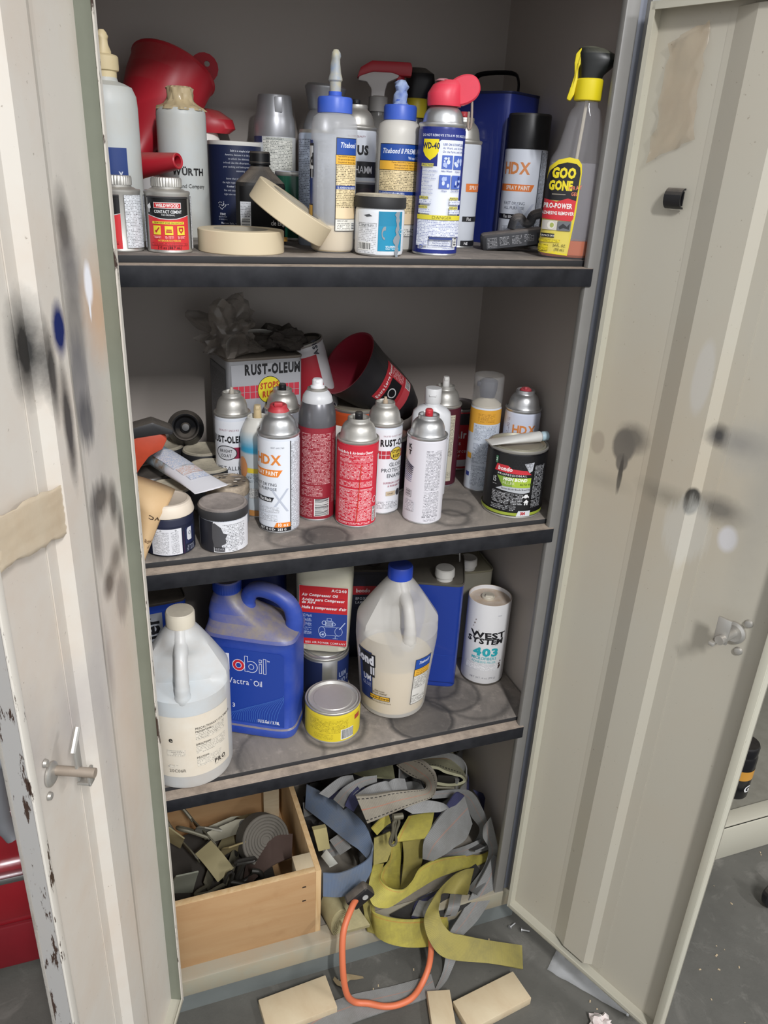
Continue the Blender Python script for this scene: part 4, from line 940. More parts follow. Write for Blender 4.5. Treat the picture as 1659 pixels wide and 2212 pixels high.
def gg(L):
    L.poly([(-.037, .008), (.014, .005), (.0185, .06), (.0195, .118), (.018, .128), (.012, .1345), (-.002, .1365), (-.018, .133), (-.030, .124), (-.036, .108)], '#e3cf2a')
    L.poly([(-.035, .080), (.0165, .080), (.0175, .116), (.016, .124), (.010, .1285), (-.004, .130), (-.017, .127), (-.0275, .119), (-.033, .105)], '#17161a')
    L.poly([(-.035, .0545), (.013, .0525), (.0155, .056), (.0165, .080), (.004, .083), (-.012, .078), (-.034, .082)], '#cf3038')
    L.text('GOO', -.024, .110, .0125, '#e8d426', 'L', .06, .78, 0, 0, .02); L.text('GONE', -.0265, .094, .0115, '#e8d426', 'L', .06, .72, 0, 0, .02); L.text('SPRAY', .0035, .0935, .0050, '#d87a5c', 'L', .03, .75, 0, 8); L.text('GEL', .008, .087, .0045, '#d87a5c', 'L', .03, .8); L.rect(-.020, .0872, .000, .0885, '#8d8578')
    L.text('PRO-POWER', -.030, .0695, .0064, '#f0ece8', 'L', .04, .72, gap=.04); L.text('ADHESIVE REMOVER', -.0315, .0605, .0044, '#f0ece8', 'L', .03, .76, gap=.05)
    L.rect(-.029, .0395, -.0065, .0525, '#c9c5ba'); L.ell(-.0155, .046, .0055, .0055, '#e4e0d4'); L.ell(-.014, .046, .003, .0035, '#a5b060'); L.rect(-.006, .039, .0135, .052, '#6a6c70'); L.poly([(-.004, .044), (.002, .049), (.008, .045), (.012, .050), (.0115, .041), (.003, .043), (-.002, .0405)], '#2c2d30')
    L.rect(-.029, .0290, -.0085, .0345, '#17161a'); L.text('SURFACE SAFE', -.0188, .0303, .0025, '#e8e4d8', 'C', .02, .8); L.rect(-.032, .0225, .0005, .0265, FP('#e3cf2a', '#3a3418', 1.9, .8)); L.rect(-.033, .010, -.016, .019, FP('#e3cf2a', '#3a3418', 1.9, .8))
    L.text('24 FL. OZ.', .0105, .0168, .0036, '#3a3418', 'R', .01, .75); L.text('(710 mL)', .0085, .0112, .0036, '#3a3418', 'R', .01, .75)
def fab(k):
    zs = [s[0] for s in secs]
    def f(v):
        for i in range(len(zs)-1):
            if zs[i] <= v <= zs[i+1]: return secs[i][k]+(secs[i+1][k]-secs[i][k])*(v-zs[i])/(zs[i+1]-zs[i])
        return secs[-1][k]
    return f
class OvlP:
    curved = True
    def __call__(s, u, v, off):
        a, b_ = fab(1)(v)+off, fab(2)(v)+off; p = 2.6; x = max(-.985, min(.985, (u-.0085)/.040)); return (a*x, -b_*(1-abs(x)**p)**(1/p), v)
L = Lab(); gg(L); L.build(OvlP(), t)

# masking tape rolls
MT = PM('masking_tape', '#cfc0a2', .6, 0, mott=.10, mcol='#bba67c', dust=.15, dcol='#d6c7a8'); KR = PM('tape_core', '#a9a292', .7, 0, mott=.2)
def roll(label, loc, rot):
    t = thing('masking_tape_roll', label, 'tape', loc, 0, 'masking tape rolls', rot)
    B().lathe([(.036, 0), (.0555, 0), (.0565, .001), (.0565, .027), (.0555, .028), (.036, .028)], 56).obj('tape_wound', MT, t)
    B().lathe([(.036, .0), (.036, .028), (.0345, .028), (.0345, 0), (.036, 0)], 48).obj('core', KR, t); return t
roll('beige masking tape roll lying flat at the front of the top shelf', (-.499, .080, A1), (0, 0, 0))
o = roll('beige masking tape roll leaning on the flat roll', (-.4300, .0665, A1+.0015), (0, 0, 0))
nrm = Vector((.52, -.16, .84)).normalized(); q = nrm.to_track_quat('Z', 'Y'); o.rotation_mode = 'QUATERNION'; o.rotation_quaternion = q
o.location = Vector((-.432, .078, A1+.0510))-nrm*.014

# ================================================================ MIDDLE SHELF
DJ = 'dusty paint jars'
JARB = PM('jar_grey', '#8b8c90', .5, 0, dust=.2)
def navyjar(L, r, h):
    L.rect(-.060, .004, .060, .049, '#1b2036'); L.rect(-.028, .005, .0165, .046, '#d8d8dc'); L.rect(-.0245, .007, .012, .042, FP('#d8d8dc', '#3c3d44', 1.6, .7)); L.rect(-.002, .006, .001, .043, '#d8d8dc')
    for u in (-.013, .008): L.ring(u, .0435, .0012, .0012, .0005, '#333', 10)
    L.poly([(.022, .018), (.040, .018), (.040, .044), (.022, .044)], '#23294a'); L.poly([(.025, .026), (.027, .023), (.034, .023), (.034, .043), (.027, .043), (.025, .040)], '#cfd0d6'); L.ring(.0305, .034, .0025, .0032, .0008, '#30354a', 12); L.rect(.024, .006, .040, .016, FP('#1b2036', '#aeb1c0', 2.2, .7))
    L.rect(.0185, .004, .0198, .040, '#3a2140')
jar(-.619, .060, A2, .0365, .080, 'dark blue labelled jar with domed white lid at the front left', PM('navy_jar', '#20243a', .4), PM('dusty_white_lid', '#dccfbd', .5, 0, dust=.35, mott=.1), navyjar, 'paint jars', lidh=.018, flare=.90, knurl=False, liddome=.003)
def bjar(L, r, h):
    L.rect(-.046, .003, -.0155, .052, '#22232a'); L.rect(-.0155, .003, .046, .052, '#d9dade'); L.rect(-.002, .010, .034, .048, FP('#d9dade', '#2c2d33', 2.4, .75))
    G = '#4a4a4d'
    L.poly([(-.017, .049), (-.013, .050), (-.004, .043), (-.001, .034), (.005, .032), (.002, .026), (.003, .018), (-.006, .013), (-.009, .011), (-.0155, .014), (-.0175, .025)], G); L.poly([(-.016, .014), (-.004, .015), (-.003, .009), (-.014, .008)], G)
    L.rect(-.0145, .0045, .0005, .0115, '#2c2c30'); L.text('BEHR', -.0132, .0058, .0044, '#8d8d92', 'L', .02, .85); L.rect(.006, .0045, .020, .0115, FP('#d9dade', '#2c2d33', 2.0, .8))
jar(-.541, .054, A2, .0365, .0705, 'white labelled jar with grey paint smear and black ribbed lid at the front', WHITE, PM('grey_dusty_lid', '#2a2a2c', .6, 0, dust=.95, dcol='#a0968f'), bjar, 'paint jars', lidh=.017)
SPL = PM('splattered_lid', '#b5a48e', .6, 0, mott=1.0, mscale=38, mcol='#1f1d1c', dust=.0)
tj = jar(-.523, .129, A2, .0345, .072, 'jar with white lid splattered with black paint behind the grey smeared jar', JARB, SPL, None, DJ, knurl=False)
L = Lab(); rnd = random.Random(6)
for k in range(26):
    a = rnd.uniform(0, 6.28); q = .028*math.sqrt(rnd.random()); L.ell(q*math.cos(a), q*math.sin(a), rnd.uniform(.0012, .0065), rnd.uniform(.0010, .003), rnd.choice(['#1c1b1b', '#2a2827', '#7d7872', '#d9cfbf']), 9)
L.build(Pln((0, 0, .0709), (1, 0, 0), (0, 1, 0)), tj, 'paint_splatter')
jar(-.541, .199, A2, .0345, .074, 'jar with dusty tan lid, second of the row behind the splattered lid', JARB, DUSTLID, None, DJ, knurl=False)
jar(-.541, .271, A2, .0355, .078, 'jar with dusty tan lid, rearmost of the row beside the grey tin', JARB, DUSTLID, None, DJ, knurl=False)
jar(-.602, .305, A2, .033, .078, 'jar with dusty lid in the back row partly under the blue tube', JARB, DUSTLID, None, DJ, knurl=False)
jar(-.634, .199, A2, .034, .070, 'black lidded jar at the left under the orange tool', JARB, PM('black_lid', '#1b1b1d', .4, 0, dust=.35), None, DJ, knurl=False)
jar(-.612, .131, A2, .0335, .070, 'black ribbed jar lid just under the end of the squeezed tube', JARB, DUSTLID, None, DJ)

# curled sandpaper
t = thing('sandpaper_sheet', 'curled tan sandpaper sheet with printed backing at the front left', 'sandpaper', (-.650, .030, A2), 0)
b = B(); pts = []
path = [(-.026, .026, 0), (-.006, .004, 0), (.012, -.003, 0), (.020, .0, 0)]
vs = []; nu, nv = 14, 14
for j in range(nv+1):
    v = j/nv
    for i in range(nu+1):
        u = i/nu
        x = -.018+(.012+.028*min(v/.8, 1))*u; y = -.002-.012*math.sin(math.pi*u)+.02*(1-u)*v
        z = .004+.105*v-.022*u*u*v+.002*math.sin(7*u)
        if v > .80:
            q = (v-.80)/.2; y += .045*q*q+.004*math.sin(3*u); x += .022*q*u; z = .004+.105*.80+.021*math.sin(q*1.6)-.022*u*u*v
        vs.append((x, y, z))
fs = [(j*(nu+1)+i, j*(nu+1)+i+1, (j+1)*(nu+1)+i+1, (j+1)*(nu+1)+i) for j in range(nv) for i in range(nu)]
b.add(vs, fs); o = b.obj('sheet', PM('sandpaper_backing', '#cdae84', .7, 0, mott=.4, mcol='#b98c58', mscale=16), t, sharp=180); o.modifiers.new('thick', 'SOLIDIFY').thickness = .0006
class Srf:
    curved = True
    def __call__(s, u, v, off):
        u_ = max(0, min(1, u/.036)); v_ = max(0, min(.8, v/.131)); x = -.018+(.012+.028*min(v_/.8, 1))*u_; y = -.002-.012*math.sin(math.pi*u_)+.02*(1-u_)*v_; return (x, y-off-.0006, .004+.105*v_-.022*u_*u_*v_+.002*math.sin(7*u_))
L = Lab(); L.text('VC', .034, .094, .007, '#3a2a1c', 'L', .02, 1, 0, 180); L.text('ADE', .033, .044, .006, '#5a3a22', 'L', .01, .9, 0, 172); L.text('P', .030, .034, .006, '#5a3a22', 'L', .01, .9, 0, 172); L.build(Srf(), t)

# squeezed tube across the jars
t = thing('caulk_tube', 'dirty white and pale blue squeezed tube lying across the jar lids', 'tube', (0, 0, 0), 0)
TB = stained('tube_print', '#dcdcdc', [(0, 0, 1, 1, '#dcdcdc', .1, 0, 0)], mott=.0)
m, tr, p = nt('tube_wrap'); p.inputs['Roughness'].default_value = .5
pos = N(tr, 'TexCoord').outputs['Object']; sp = N(tr, 'SeparateXYZ'); tr.links.new(pos, sp.inputs[0])
k = mixc(tr, ramp(tr, math_(tr, 'ADD', sp.outputs[1], math_(tr, 'MULTIPLY', math_(tr, 'SUBTRACT', noise(tr, 40), .5), .02)), .125, .145), lin('#dbdade'), lin('#9fb4bf'))
k = mixc(tr, math_(tr, 'MULTIPLY', ramp(tr, noise(tr, 30, 5), .5, .62), ramp(tr, sp.outputs[1], .10, .14)), k, lin('#8b7862'))
tr.links.new(k, p.inputs['Base Color']); TUBEM = m
A, E_ = Vector((-.632, .225, 1.070)), Vector((-.555, .062, 1.061))
secs = [(A, .0195, .0165), (A.lerp(E_, .25), .022, .016), (A.lerp(E_, .5), .024, .013), (A.lerp(E_, .75), .0255, .008), (A.lerp(E_, .93), .0275, .0026), (E_, .029, .0012)]
dr = (E_-A).normalized(); sd = dr.cross(Vector((0, 0, 1))).normalized(); up = sd.cross(dr)
def tubeloft(secs, sd, up, n=28):
    vs = []; fs = []
    for c, a, h in secs:
        for k in range(n): q = 2*math.pi*k/n; vs.append(tuple(c+sd*a*math.cos(q)+up*h*math.sin(q)))
    for i in range(len(secs)-1):
        for k in range(n): k2 = (k+1) % n; fs.append((i*n+k, i*n+k2, (i+1)*n+k2, (i+1)*n+k))
    fs.append(tuple(range(n))[::-1]); fs.append(tuple((len(secs)-1)*n+k for k in range(n))); b = B(); b.add(vs, fs); return b
tubeloft(secs, sd, up).obj('tube_body', TUBEM, t)
tubeloft([(A-dr*.022, .013, .012), (A-dr*.006, .0135, .0125), (A-dr*.004, .018, .015), (A, .0195, .0165)], sd, up).obj('cap', PM('tube_cap', '#6d6a64', .5, 0, dust=.4), t)
L = Lab(); L.rect(-.018, .075, .018, .135, FP('#dbdade', '#7fa4cf', 2.6, .7)); L.rect(-.016, .050, .018, .072, FP('#dbdade', '#d08a5a', 2.6, .8)); L.rect(-.014, .028, .018, .047, FP('#dbdade', '#6d93c8', 2.6, .8))
class TubeM:
    curved = True
    def __call__(s, u, v, off):
        f = 1-v/(E_-A).length; f = max(0, min(1, f)); i = min(int(f*4), 3); a = secs[i]; c = secs[i+1]; w_ = f*4-i
        aw = a[1]*(1-w_)+c[1]*w_; ah = a[2]*(1-w_)+c[2]*w_; x = max(-.95, min(.95, u/aw)); return tuple(a[0].lerp(c[0], w_)-sd*aw*x+up*(ah*math.sqrt(1-x*x)+off+.0006))
L.build(TubeM(), t)

# orange and black tool
t = thing('hand_tool', 'orange and black plastic tool handle resting on the jars at the left', 'tool', (-.640, .150, 1.062), 0)
OR = PM('orange_plastic', '#b8452a', .42, 0, dust=.2, mott=.3, mcol='#5a2c1c', mscale=30)
prism([(-.034, .002), (-.030, .046), (-.016, .062), (.022, .066), (.032, .056), (.024, .040), (.004, .030), (-.012, .010), (-.020, -.004)], -.016, .012, .004).obj('grip', OR, t)
prism([(-.036, .056), (-.020, .076), (.012, .084), (.042, .070), (.040, .062), (.024, .064), (-.014, .060)], -.018, .016, .004).obj('top_shell', PM('tool_black', '#232325', .45, 0, dust=.35), t)
# black cup
t = thing('rubber_cup', 'black cup with a knob in its open mouth, on the jars at the back', 'cup', (-.567, .285, 1.0535), 0)
dv = (EYE-Vector((-.567, .285, 1.085))).normalized(); dv.z += .05; q4 = dv.to_track_quat('Z', 'Y').to_matrix().to_4x4()
B().lathe([(.010, -.030), (.030, -.028), (.031, -.020), (.026, -.005), (.0225, .010), (.0235, .013), (.0225, .0145), (.020, .013), (.017, .000), (.009, -.006), (.0085, .003), (.006, .006), (0, .0065)], 36, 0, Matrix.Translation((0, 0, .032)) @ q4).obj('cup_body', BLACKP, t)

# grey gallon tin
GT = PM('grey_tin_paint', '#98999c', .35, .3, mott=.15)
def rol(L, w, h):
    L.rect(-.060, .004, .062, h-.010, '#a2a3a7')
    L.text('RUST-OLEUM', .012, .206, .0165, '#19191b', 'C', .05, .80, 0, 0, .06, fit=.098)
    for r_ in range(2):
        for k in range(12):
            L.rect(-.0575+k*.0098, .165+r_*.0115, -.0486+k*.0098, .1757+r_*.0115, '#c23a4a', k == 0)
    L.ell(.006, .178, .0215, .0235, '#17171a', 32); L.ell(.006, .178, .0205, .0225, '#d9cc35', 32)
    L.text('STOPS', .0055, .181, .0098, '#b5482a', 'C', .05, .72, .12, 4, .04); L.text('RUST', .0065, .1665, .0098, '#b5482a', 'C', .05, .72, .12, 4, .04)
    pass
def tinhandle(t, h):
    B().tube([(-.045, .012, h), (-.042, .012, h+.018), (-.015, .012, h+.030), (.022, .012, h+.030), (.048, .012, h+.018), (.050, .012, h)], .006, 8, sm=4, flat=.35).obj('handle', STEELD, t)
tx, ty, tz = -.440, .312, A2
tin = rtin(tx, ty, tz, .134, .105, .233, R(8), 'big grey gallon tin with red squares and yellow badge at the back', GT, None, tinhandle, rol, 'tin', top=PM('dusty_tin_top', '#6d655c', .6, .3, dust=.6), p=12)
L = Lab(); L.rect(-.045, .01, .045, .215, '#66676b'); L.rect(-.038, .09, .040, .205, FP('#66676b', '#2a2a2c', 2.6, .7)); L.frame(-.045, .01, .045, .215, .001, '#2a2a2c'); L.build(Pln((-.067, 0, 0), (0, -1, 0), (0, 0, 1)), tin)
# crumpled bag and dark cloth on that tin
def crumple(name, label, cat, c, dims, mat, seed, sub=3, amp=.35, spike=.0):
    rnd = random.Random(seed); bm = bmesh.new(); bmesh.ops.create_icosphere(bm, subdivisions=sub, radius=1)
    from mathutils import noise as mn
    for v in bm.verts:
        p = v.co.copy(); n = mn.noise(p*1.7+Vector((seed, 0, 0)))+.6*abs(mn.noise(p*3.6+Vector((0, seed, 0))))-.25
        v.co = p*(1+amp*n*1.6)
        if v.co.z < -.55: v.co.z = -.55
        v.co = Vector((v.co.x*dims[0], v.co.y*dims[1], (v.co.z+.55)*dims[2]))
    bm.verts.index_update(); b = B(); b.add([tuple(v.co) for v in bm.verts], [tuple(v.index for v in f.verts) for f in bm.faces]); bm.free()
    o = b.obj(name, mat, None, sharp=22); o.location = c
    return tag(o, label, cat)
BAG = PM('smoky_bag', '#968d84', .22, 0, alpha=.46, coat=.6, mott=.4)
crumple('plastic_bag', 'crumpled smoky clear plastic bag on top of the grey gallon tin', 'bag', (-.490, .318, A2+.2345), (.058, .050, .052), BAG, 3, 4, .55)
crumple('dark_cloth', 'crumpled dark cloth lying on the grey gallon tin beside its handle', 'cloth', (-.392, .330, A2+.2345), (.042, .034, .024), PM('dark_cloth', '#3a3430', .85, 0, dust=.2), 5, 4, .4)

# leaning red and white tin
def leanlab(L, r, h):
    L.rect(-.062, .01, .062, h-.012, '#d6d4d6'); L.rect(-.062, .02, .014, h-.022, '#b5303c'); L.text('640-6', .012, .085, .010, '#e6d8d8', 'R', .02, .8, 0, 180); L.text('ASH', .020, h-.024, .010, '#3a3a44', 'L', .04, .9, 0, 90, new=True)
    for k in range(5): L.ell(.027, .03+k*.026, .004, .007, '#3b3b46', 12)
t = pcan(-.318, .330, A2, .039, .236, 'tall red and white tin leaning to the left behind the grey gallon tin', PM('white_tin', '#d6d4d6', .35), leanlab, None, PM('dark_lid', '#4a443e', .5, .5, dust=.5))
t.rotation_euler = (0, R(-15), 0); t.location = (-.288, .358, A2+.0115)
# black funnel with red inside
t = thing('large_funnel', 'extra large black funnel with red inside, lying tipped toward the left at the back', 'funnel', (-.238, .318, 1.152), 0)
ax = Vector((-.74, -.17, .54)).normalized(); q4 = ax.to_track_quat('Z', 'Y').to_matrix().to_4x4()
BI = PM('funnel_black', '#222124', .5, 0, dust=.3, mott=.15, mcol='#55524e'); RI = PM('funnel_red', '#8f1f33', .45, 0, dust=.15)
lip = lambda a, z: 1+.10*max(0, math.cos(a-2.6))**6*max(0, min(1, z/.05))
b = B().lathe([(.010, -.130), (.028, -.120), (.042, -.090), (.050, -.050), (.056, .00), (.0605, .048), (.062, .050)], 52, 0, q4, lip); b.obj('outer_shell', BI, t)
B().lathe([(.062, .050), (.0590, .049), (.0535, .0), (.0475, -.050), (.039, -.088), (.020, -.112), (0, -.114)], 52, 0, q4, lip).obj('inner_shell', RI, t)
# label patch wrapped on the outside
mlab = Lab(); mlab.rect(-.036, -.075, .036, .0, '#b5323a'); mlab.poly([(-.036, -.048), (.012, -.048), (.012, -.018), (-.036, -.018)], '#1c1b1d'); mlab.ring(-.012, -.033, .009, .010, .002, '#cfcfcf'); mlab.text('Extra Large Funnel', 0, -.013, .0065, '#f0e6e4', 'C', .03, .75); mlab.rect(.014, -.05, .034, -.016, FP('#b5323a', '#f0d8d8', 2.4, .7)); mlab.rect(-.036, -.075, .036, -.056, '#c94a52'); mlab.bars(.014, -.074, .034, -.058)
vl = q4.to_3x3().transposed() @ (EYE-Vector((-.2, .32, 1.12)))
mlab.build(Cyl(.052, 0, lambda v: .056+.12*v if v > -.050 else .050+.2*(v+.050), q4 @ Matrix.Rotation(math.atan2(vl.x, -vl.y)+R(18), 4, 'Z')), t, base=.0012)

# spray cans
def bright(L, r, h):
    L.rect(-.09, .005, .09, h-.006, '#dfe1e6'); L.text('QUALITY SINCE 1921', .002, h-.022, .0030, '#8a3a50', 'C', .01, .8); L.text('RUST-OLEUM', .001, h-.041, .0105, '#17171a', 'C', .05, .62, gap=.03)
    L.rect(.006, h-.068, .05, h-.049, '#8d2040'); L.ell(-.003, h-.0585, .018, .0125, '#232327', 28); L.ell(-.003, h-.0585, .0165, .0112, '#c9cace', 28); L.text('BRIGHT', -.003, h-.0575, .0048, '#232327', 'C', .02, .8); L.text('COAT', -.003, h-.0655, .0048, '#232327', 'C', .02, .8)
    L.text('METALLIC', .002, h-.088, .0068, '#3a3a42', 'C', 0, .95); L.text('FINISH', .002, h-.099, .0068, '#3a3a42', 'C', 0, .95); L.text('METALLIC FINISH', .003, h-.117, .003, '#8a3a50', 'C', .01, .9)
aerosol(-.500, .203, A2, .0285, .158, 'white and steel spray can with bare valve stem, first beside the grey tin', WHITE, ('stem', '#b5ada0'), bright, GS2, dome=STEELD, du=-.009)
def bluewh(L, r, h):
    m, tr, p = nt('blue_fade'); p.inputs['Roughness'].default_value = .35
    L.rect(-.02, h-.048, .02, h-.040, '#d9c13e'); L.rect(-.025, .062, .025, h-.050, FP('#b9c2c8', '#2c3038', 2.2, .8)); 
    for k in range(4): L.frame(.003+k*.0055, .054, .0075+k*.0055, .061, .0006, '#222')
    L.rect(-.02, .035, .012, .052, FP('#c9c8c4', '#2c3038', 2.2, .8)); L.bars(.010, .016, .024, .040, True); L.rect(-.09, .004, .09, .014, '#b8824a'); L.ell(-.028, .085, .010, .018, '#c98a5a')
m, tr, p = nt('blue_fade_can'); p.inputs['Roughness'].default_value = .35
sp = N(tr, 'SeparateXYZ'); tr.links.new(N(tr, 'TexCoord').outputs['Object'], sp.inputs[0])
k = mixc(tr, ramp(tr, sp.outputs[2], .118, .146), lin('#3d9fc6'), lin('#d9d7cf')); k = mixc(tr, ramp(tr, sp.outputs[2], .108, .112), lin('#bcc3c6'), k); tr.links.new(k, p.inputs['Base Color'])
aerosol(-.467, .160, A2, .0285, .126, 'pale blue and cream spray can with round shoulders and tan nozzle', m, None, bluewh, GS2, dome=None, shoulder=[(.0285, .126), (.0275, .135), (.0245, .146), (.0205, .155), (.0165, .161), (.0165, .1635), (.0150, .165), (.013, .1635), (.0125, .160), (0, .160)])
t = [o for o in bpy.data.objects if o.get('label', '').startswith('pale blue and cream spray')][0]
nozzle(t, .166, 'slant', '#cdb88f')
def backcan(L, r, h): L.rect(-.05, h-.05, .05, h-.010, '#cfd0d4'); L.ring(.014, h-.027, .012, .012, .003, '#9a2440')
aerosol(-.411, .232, A2, .030, .152, 'grey and white spray can with black nozzle behind the orange print can', WHITE, ('', '#1c1c1e'), backcan, GS2, dome=STEELD)
def hdx(L, r, h):
    L.rect(-.097, .004, .0255, h-.004, '#dfe3ea'); L.rect(.0255, .004, .0275, h-.004, '#3a3a3e'); L.rect(.0275, .004, .055, h-.006, FP('#d9dde4', '#3a3c44', 1.8, .8)); 
    L.text('1007 640 749', .016, h-.0155, .0026, '#6d6f78', 'R', 0, .95); L.text('HDX', -.010, h-.041, .0150, '#dd8438', 'C', .035, .88, gap=.03)
    L.poly([(-.055, h-.061), (.0065, h-.061), (.0135, h-.0495), (-.055, h-.0495)], '#e6842f'); L.text('SPRAY PAINT', .0065, h-.0585, .0066, '#f4ece2', 'R', .035, .68, gap=.04)
    for s in (1, -1): L.poly([(.007-s*.0125, .076), (.007-s*.0125+.0035, .076), (.007+s*.0125+.0035, .038), (.007+s*.0125, .038)], '#b9bfcc')
    for k, s in enumerate(['FAST DRYING', 'ALL PURPOSE']): L.text(s, .0045, h-.076-k*.0072, .0049, '#55585f', 'R', .0, .9, gap=.09)
    L.poly([(-.055, .0535), (-.003, .0535), (.0005, .0615), (-.055, .0615)], '#1c1c1f'); L.text('Flat Black', -.0035, .0552, .0050, '#ededed', 'R', .03, .72, gap=.04)
    L.rect(-.03, .036, .008, .046, FP('#dfe3ea', '#5a5c64', 1.9, .7)); L.rect(-.03, .022, .005, .033, FP('#dfe3ea', '#5a5c64', 1.9, .7)); L.rect(-.055, .0045, .0255, .0112, '#1c1c1f'); L.poly([(.000, .0115), (.0255, .0115), (.0255, .0195), (.004, .0195)], '#e6842f')
    L.text('10 oz', .0065, .0132, .0054, '#f4ece2', 'L', .03, .85); L.text('NET 10 OZ', -.024, .0060, .0040, '#e8e8e8', 'L', .02, .8); L.ell(.001, .0078, .001, .001, '#e8e8e8', 8); L.text('283 G', .0055, .0060, .0040, '#e8e8e8', 'L', .02, .85)
aerosol(-.447, .098, A2, .0315, .156, 'white spray paint can with orange print and red nozzle at the front', WHITE, ('cap', '#b5303a'), hdx, GS2, du=-.008)
# dark red can with grey top
def redg(L, r, h):
    RD = '#8e2431'
    L.rect(-.088, .004, .088, .158, RD); L.rect(-.026, .064, .024, .150, FP(RD, '#e0b4b4', 2.3, .85)); L.rect(-.026, .044, .010, .062, FP(RD, '#e0b4b4', 2.3, .8)); L.rect(-.030, .008, -.006, .040, FP(RD, '#e0b4b4', 2.6, .7)); L.rect(.027, .03, .040, .15, FP(RD, '#d8a8a8', 1.8, .5)); L.bars(-.003, .0095, .0225, .040, True)
RG = PM('red_can_paint', '#8e2431', .3, .1, coat=.3)
t = aerosol(-.379, .127, A2, .0295, .158, 'tall dark red spray can with grey shoulder, white collar and barcode', RG, None, redg, GS2, dome=None, shoulder=[(.0295, .158)])
B().lathe([(.0296, .157), (.0297, .164), (.0290, .176), (.0270, .186), (.0240, .1945), (.022, .198)], 44).obj('shoulder', PM('grey_shoulder', '#6a6a6e', .3, .5), t)
B().lathe([(.0238, .1935), (.0242, .195), (.0225, .203), (.0185, .209), (.0150, .212), (0, .212)], 44).obj('collar', PM('white_collar', '#c9cacc', .35), t)
B().lathe([(.0150, .211), (.0158, .213), (.0158, .215), (.012, .216), (.0115, .213), (0, .213)], 30).obj('valve_cup', STEELD, t)
B().lathe([(.0115, .213), (.0110, .218), (.0085, .2195), (.0083, .2275), (.0065, .2295), (0, .229)], 28).box((0, -.006, .226), (.006, .006, .006), .0015).obj('nozzle', PM('bright_white', '#e8e8ea', .4), t)
def thr(L, r, h):
    RD = '#c72337'
    L.rect(-.098, .004, .098, h-.003, RD); L.text('Throttle Body & Air-Intake Cleaner', .026, h-.0155, .0042, '#f0e4e4', 'R', .04, .62, gap=.05, shear=0)
    L.rect(-.031, h-.030, .027, h-.017, FP(RD, '#f2d6d8', 2.2, .9)); L.rect(-.031, h-.058, .027, h-.032, FP(RD, '#f2d6d8', 2.2, .9)); L.rect(-.031, .070, .027, h-.061, FP(RD, '#f2d6d8', 2.2, .9)); L.rect(-.031, .012, .027, .066, FP(RD, '#f2d6d8', 2.0, .95)); L.rect(-.031, .0665, .029, .0672, '#efd0d2'); L.rect(-.031, .006, .027, .0105, FP(RD, '#f2d6d8', 2.0, .9))
    L.bars(.029, .008, .0375, .034, True); L.ring(.0335, .046, .0045, .006, .0009, '#e8dcdc'); L.rect(.0395, .01, .05, .12, '#d9d9dc')
t = aerosol(-.322, .090, A2, .0325, .141, 'bright red aerosol with white print and a thin red straw taped to its side', PM('red_enamel', '#c72337', .32, .1, coat=.3), ('', '#1c1c1e'), thr, GS2, dome=STEELD)
B().tube([(.0012, -.0338, .010), (.004, -.0338, .060), (.0065, -.0335, .108)], .0009, 6).obj('straw', PM('red_straw', '#d0392c', .4), t)
def rog(L, r, h):
    L.rect(-.09, .004, .09, h-.003, '#e3e5e9'); L.text('TRUSTED QUALITY SINCE 1921', .010, h-.0155, .0024, '#8a3a50', 'C', .01, .8); L.text('RUST-OLEUM', .018, h-.031, .0105, '#17171a', 'C', .05, .66, gap=.03)
    for a in range(2):
        for k in range(9): L.rect(-.026+k*.0072, h-.053+a*.0072, -.0195+k*.0072, h-.0465+a*.0072, '#b92f3c', k == 0)
    L.ell(.0145, h-.045, .0125, .0115, '#17171a', 24); L.ell(.0145, h-.045, .0115, .0105, '#d9bf45', 24); L.text('STOPS', .0145, h-.0435, .0048, '#3a2418', 'C', .05, .72); L.text('RUST', .0145, h-.051, .0048, '#3a2418', 'C', .05, .72)
    for k, s in enumerate(['GLOSS', 'PROTECTIVE', 'ENAMEL']): L.text(s, .014, h-.066-k*.0098, .0066, '#45484f', 'C', 0, .92, gap=.08)
    L.text('SUPERIOR COVERAGE', .014, h-.0965, .0032, '#a8566a', 'C', .01, .85); L.text('& DURABILITY', .014, h-.102, .0032, '#a8566a', 'C', .01, .85); L.rect(-.002, .034, .016, .042, '#c6b59a'); L.text('SAND', .006, .0365, .0026, '#4a4030', 'C', .01); L.ell(.022, .038, .005, .006, '#3a3a40'); L.rect(-.022, .012, .012, .024, FP('#e3e5e9', '#3c3e46', 2.2, .9)); L.rect(.012, .012, .022, .022, FP('#e3e5e9', '#3c3e46', 2.6, .9))
aerosol(-.2655, .128, A2, .030, .152, 'white spray can with row of red squares, missing its nozzle, behind the red aerosol', WHITE, ('stem', '#c2ad94'), rog, GS2, dome=STEELD, du=.010)
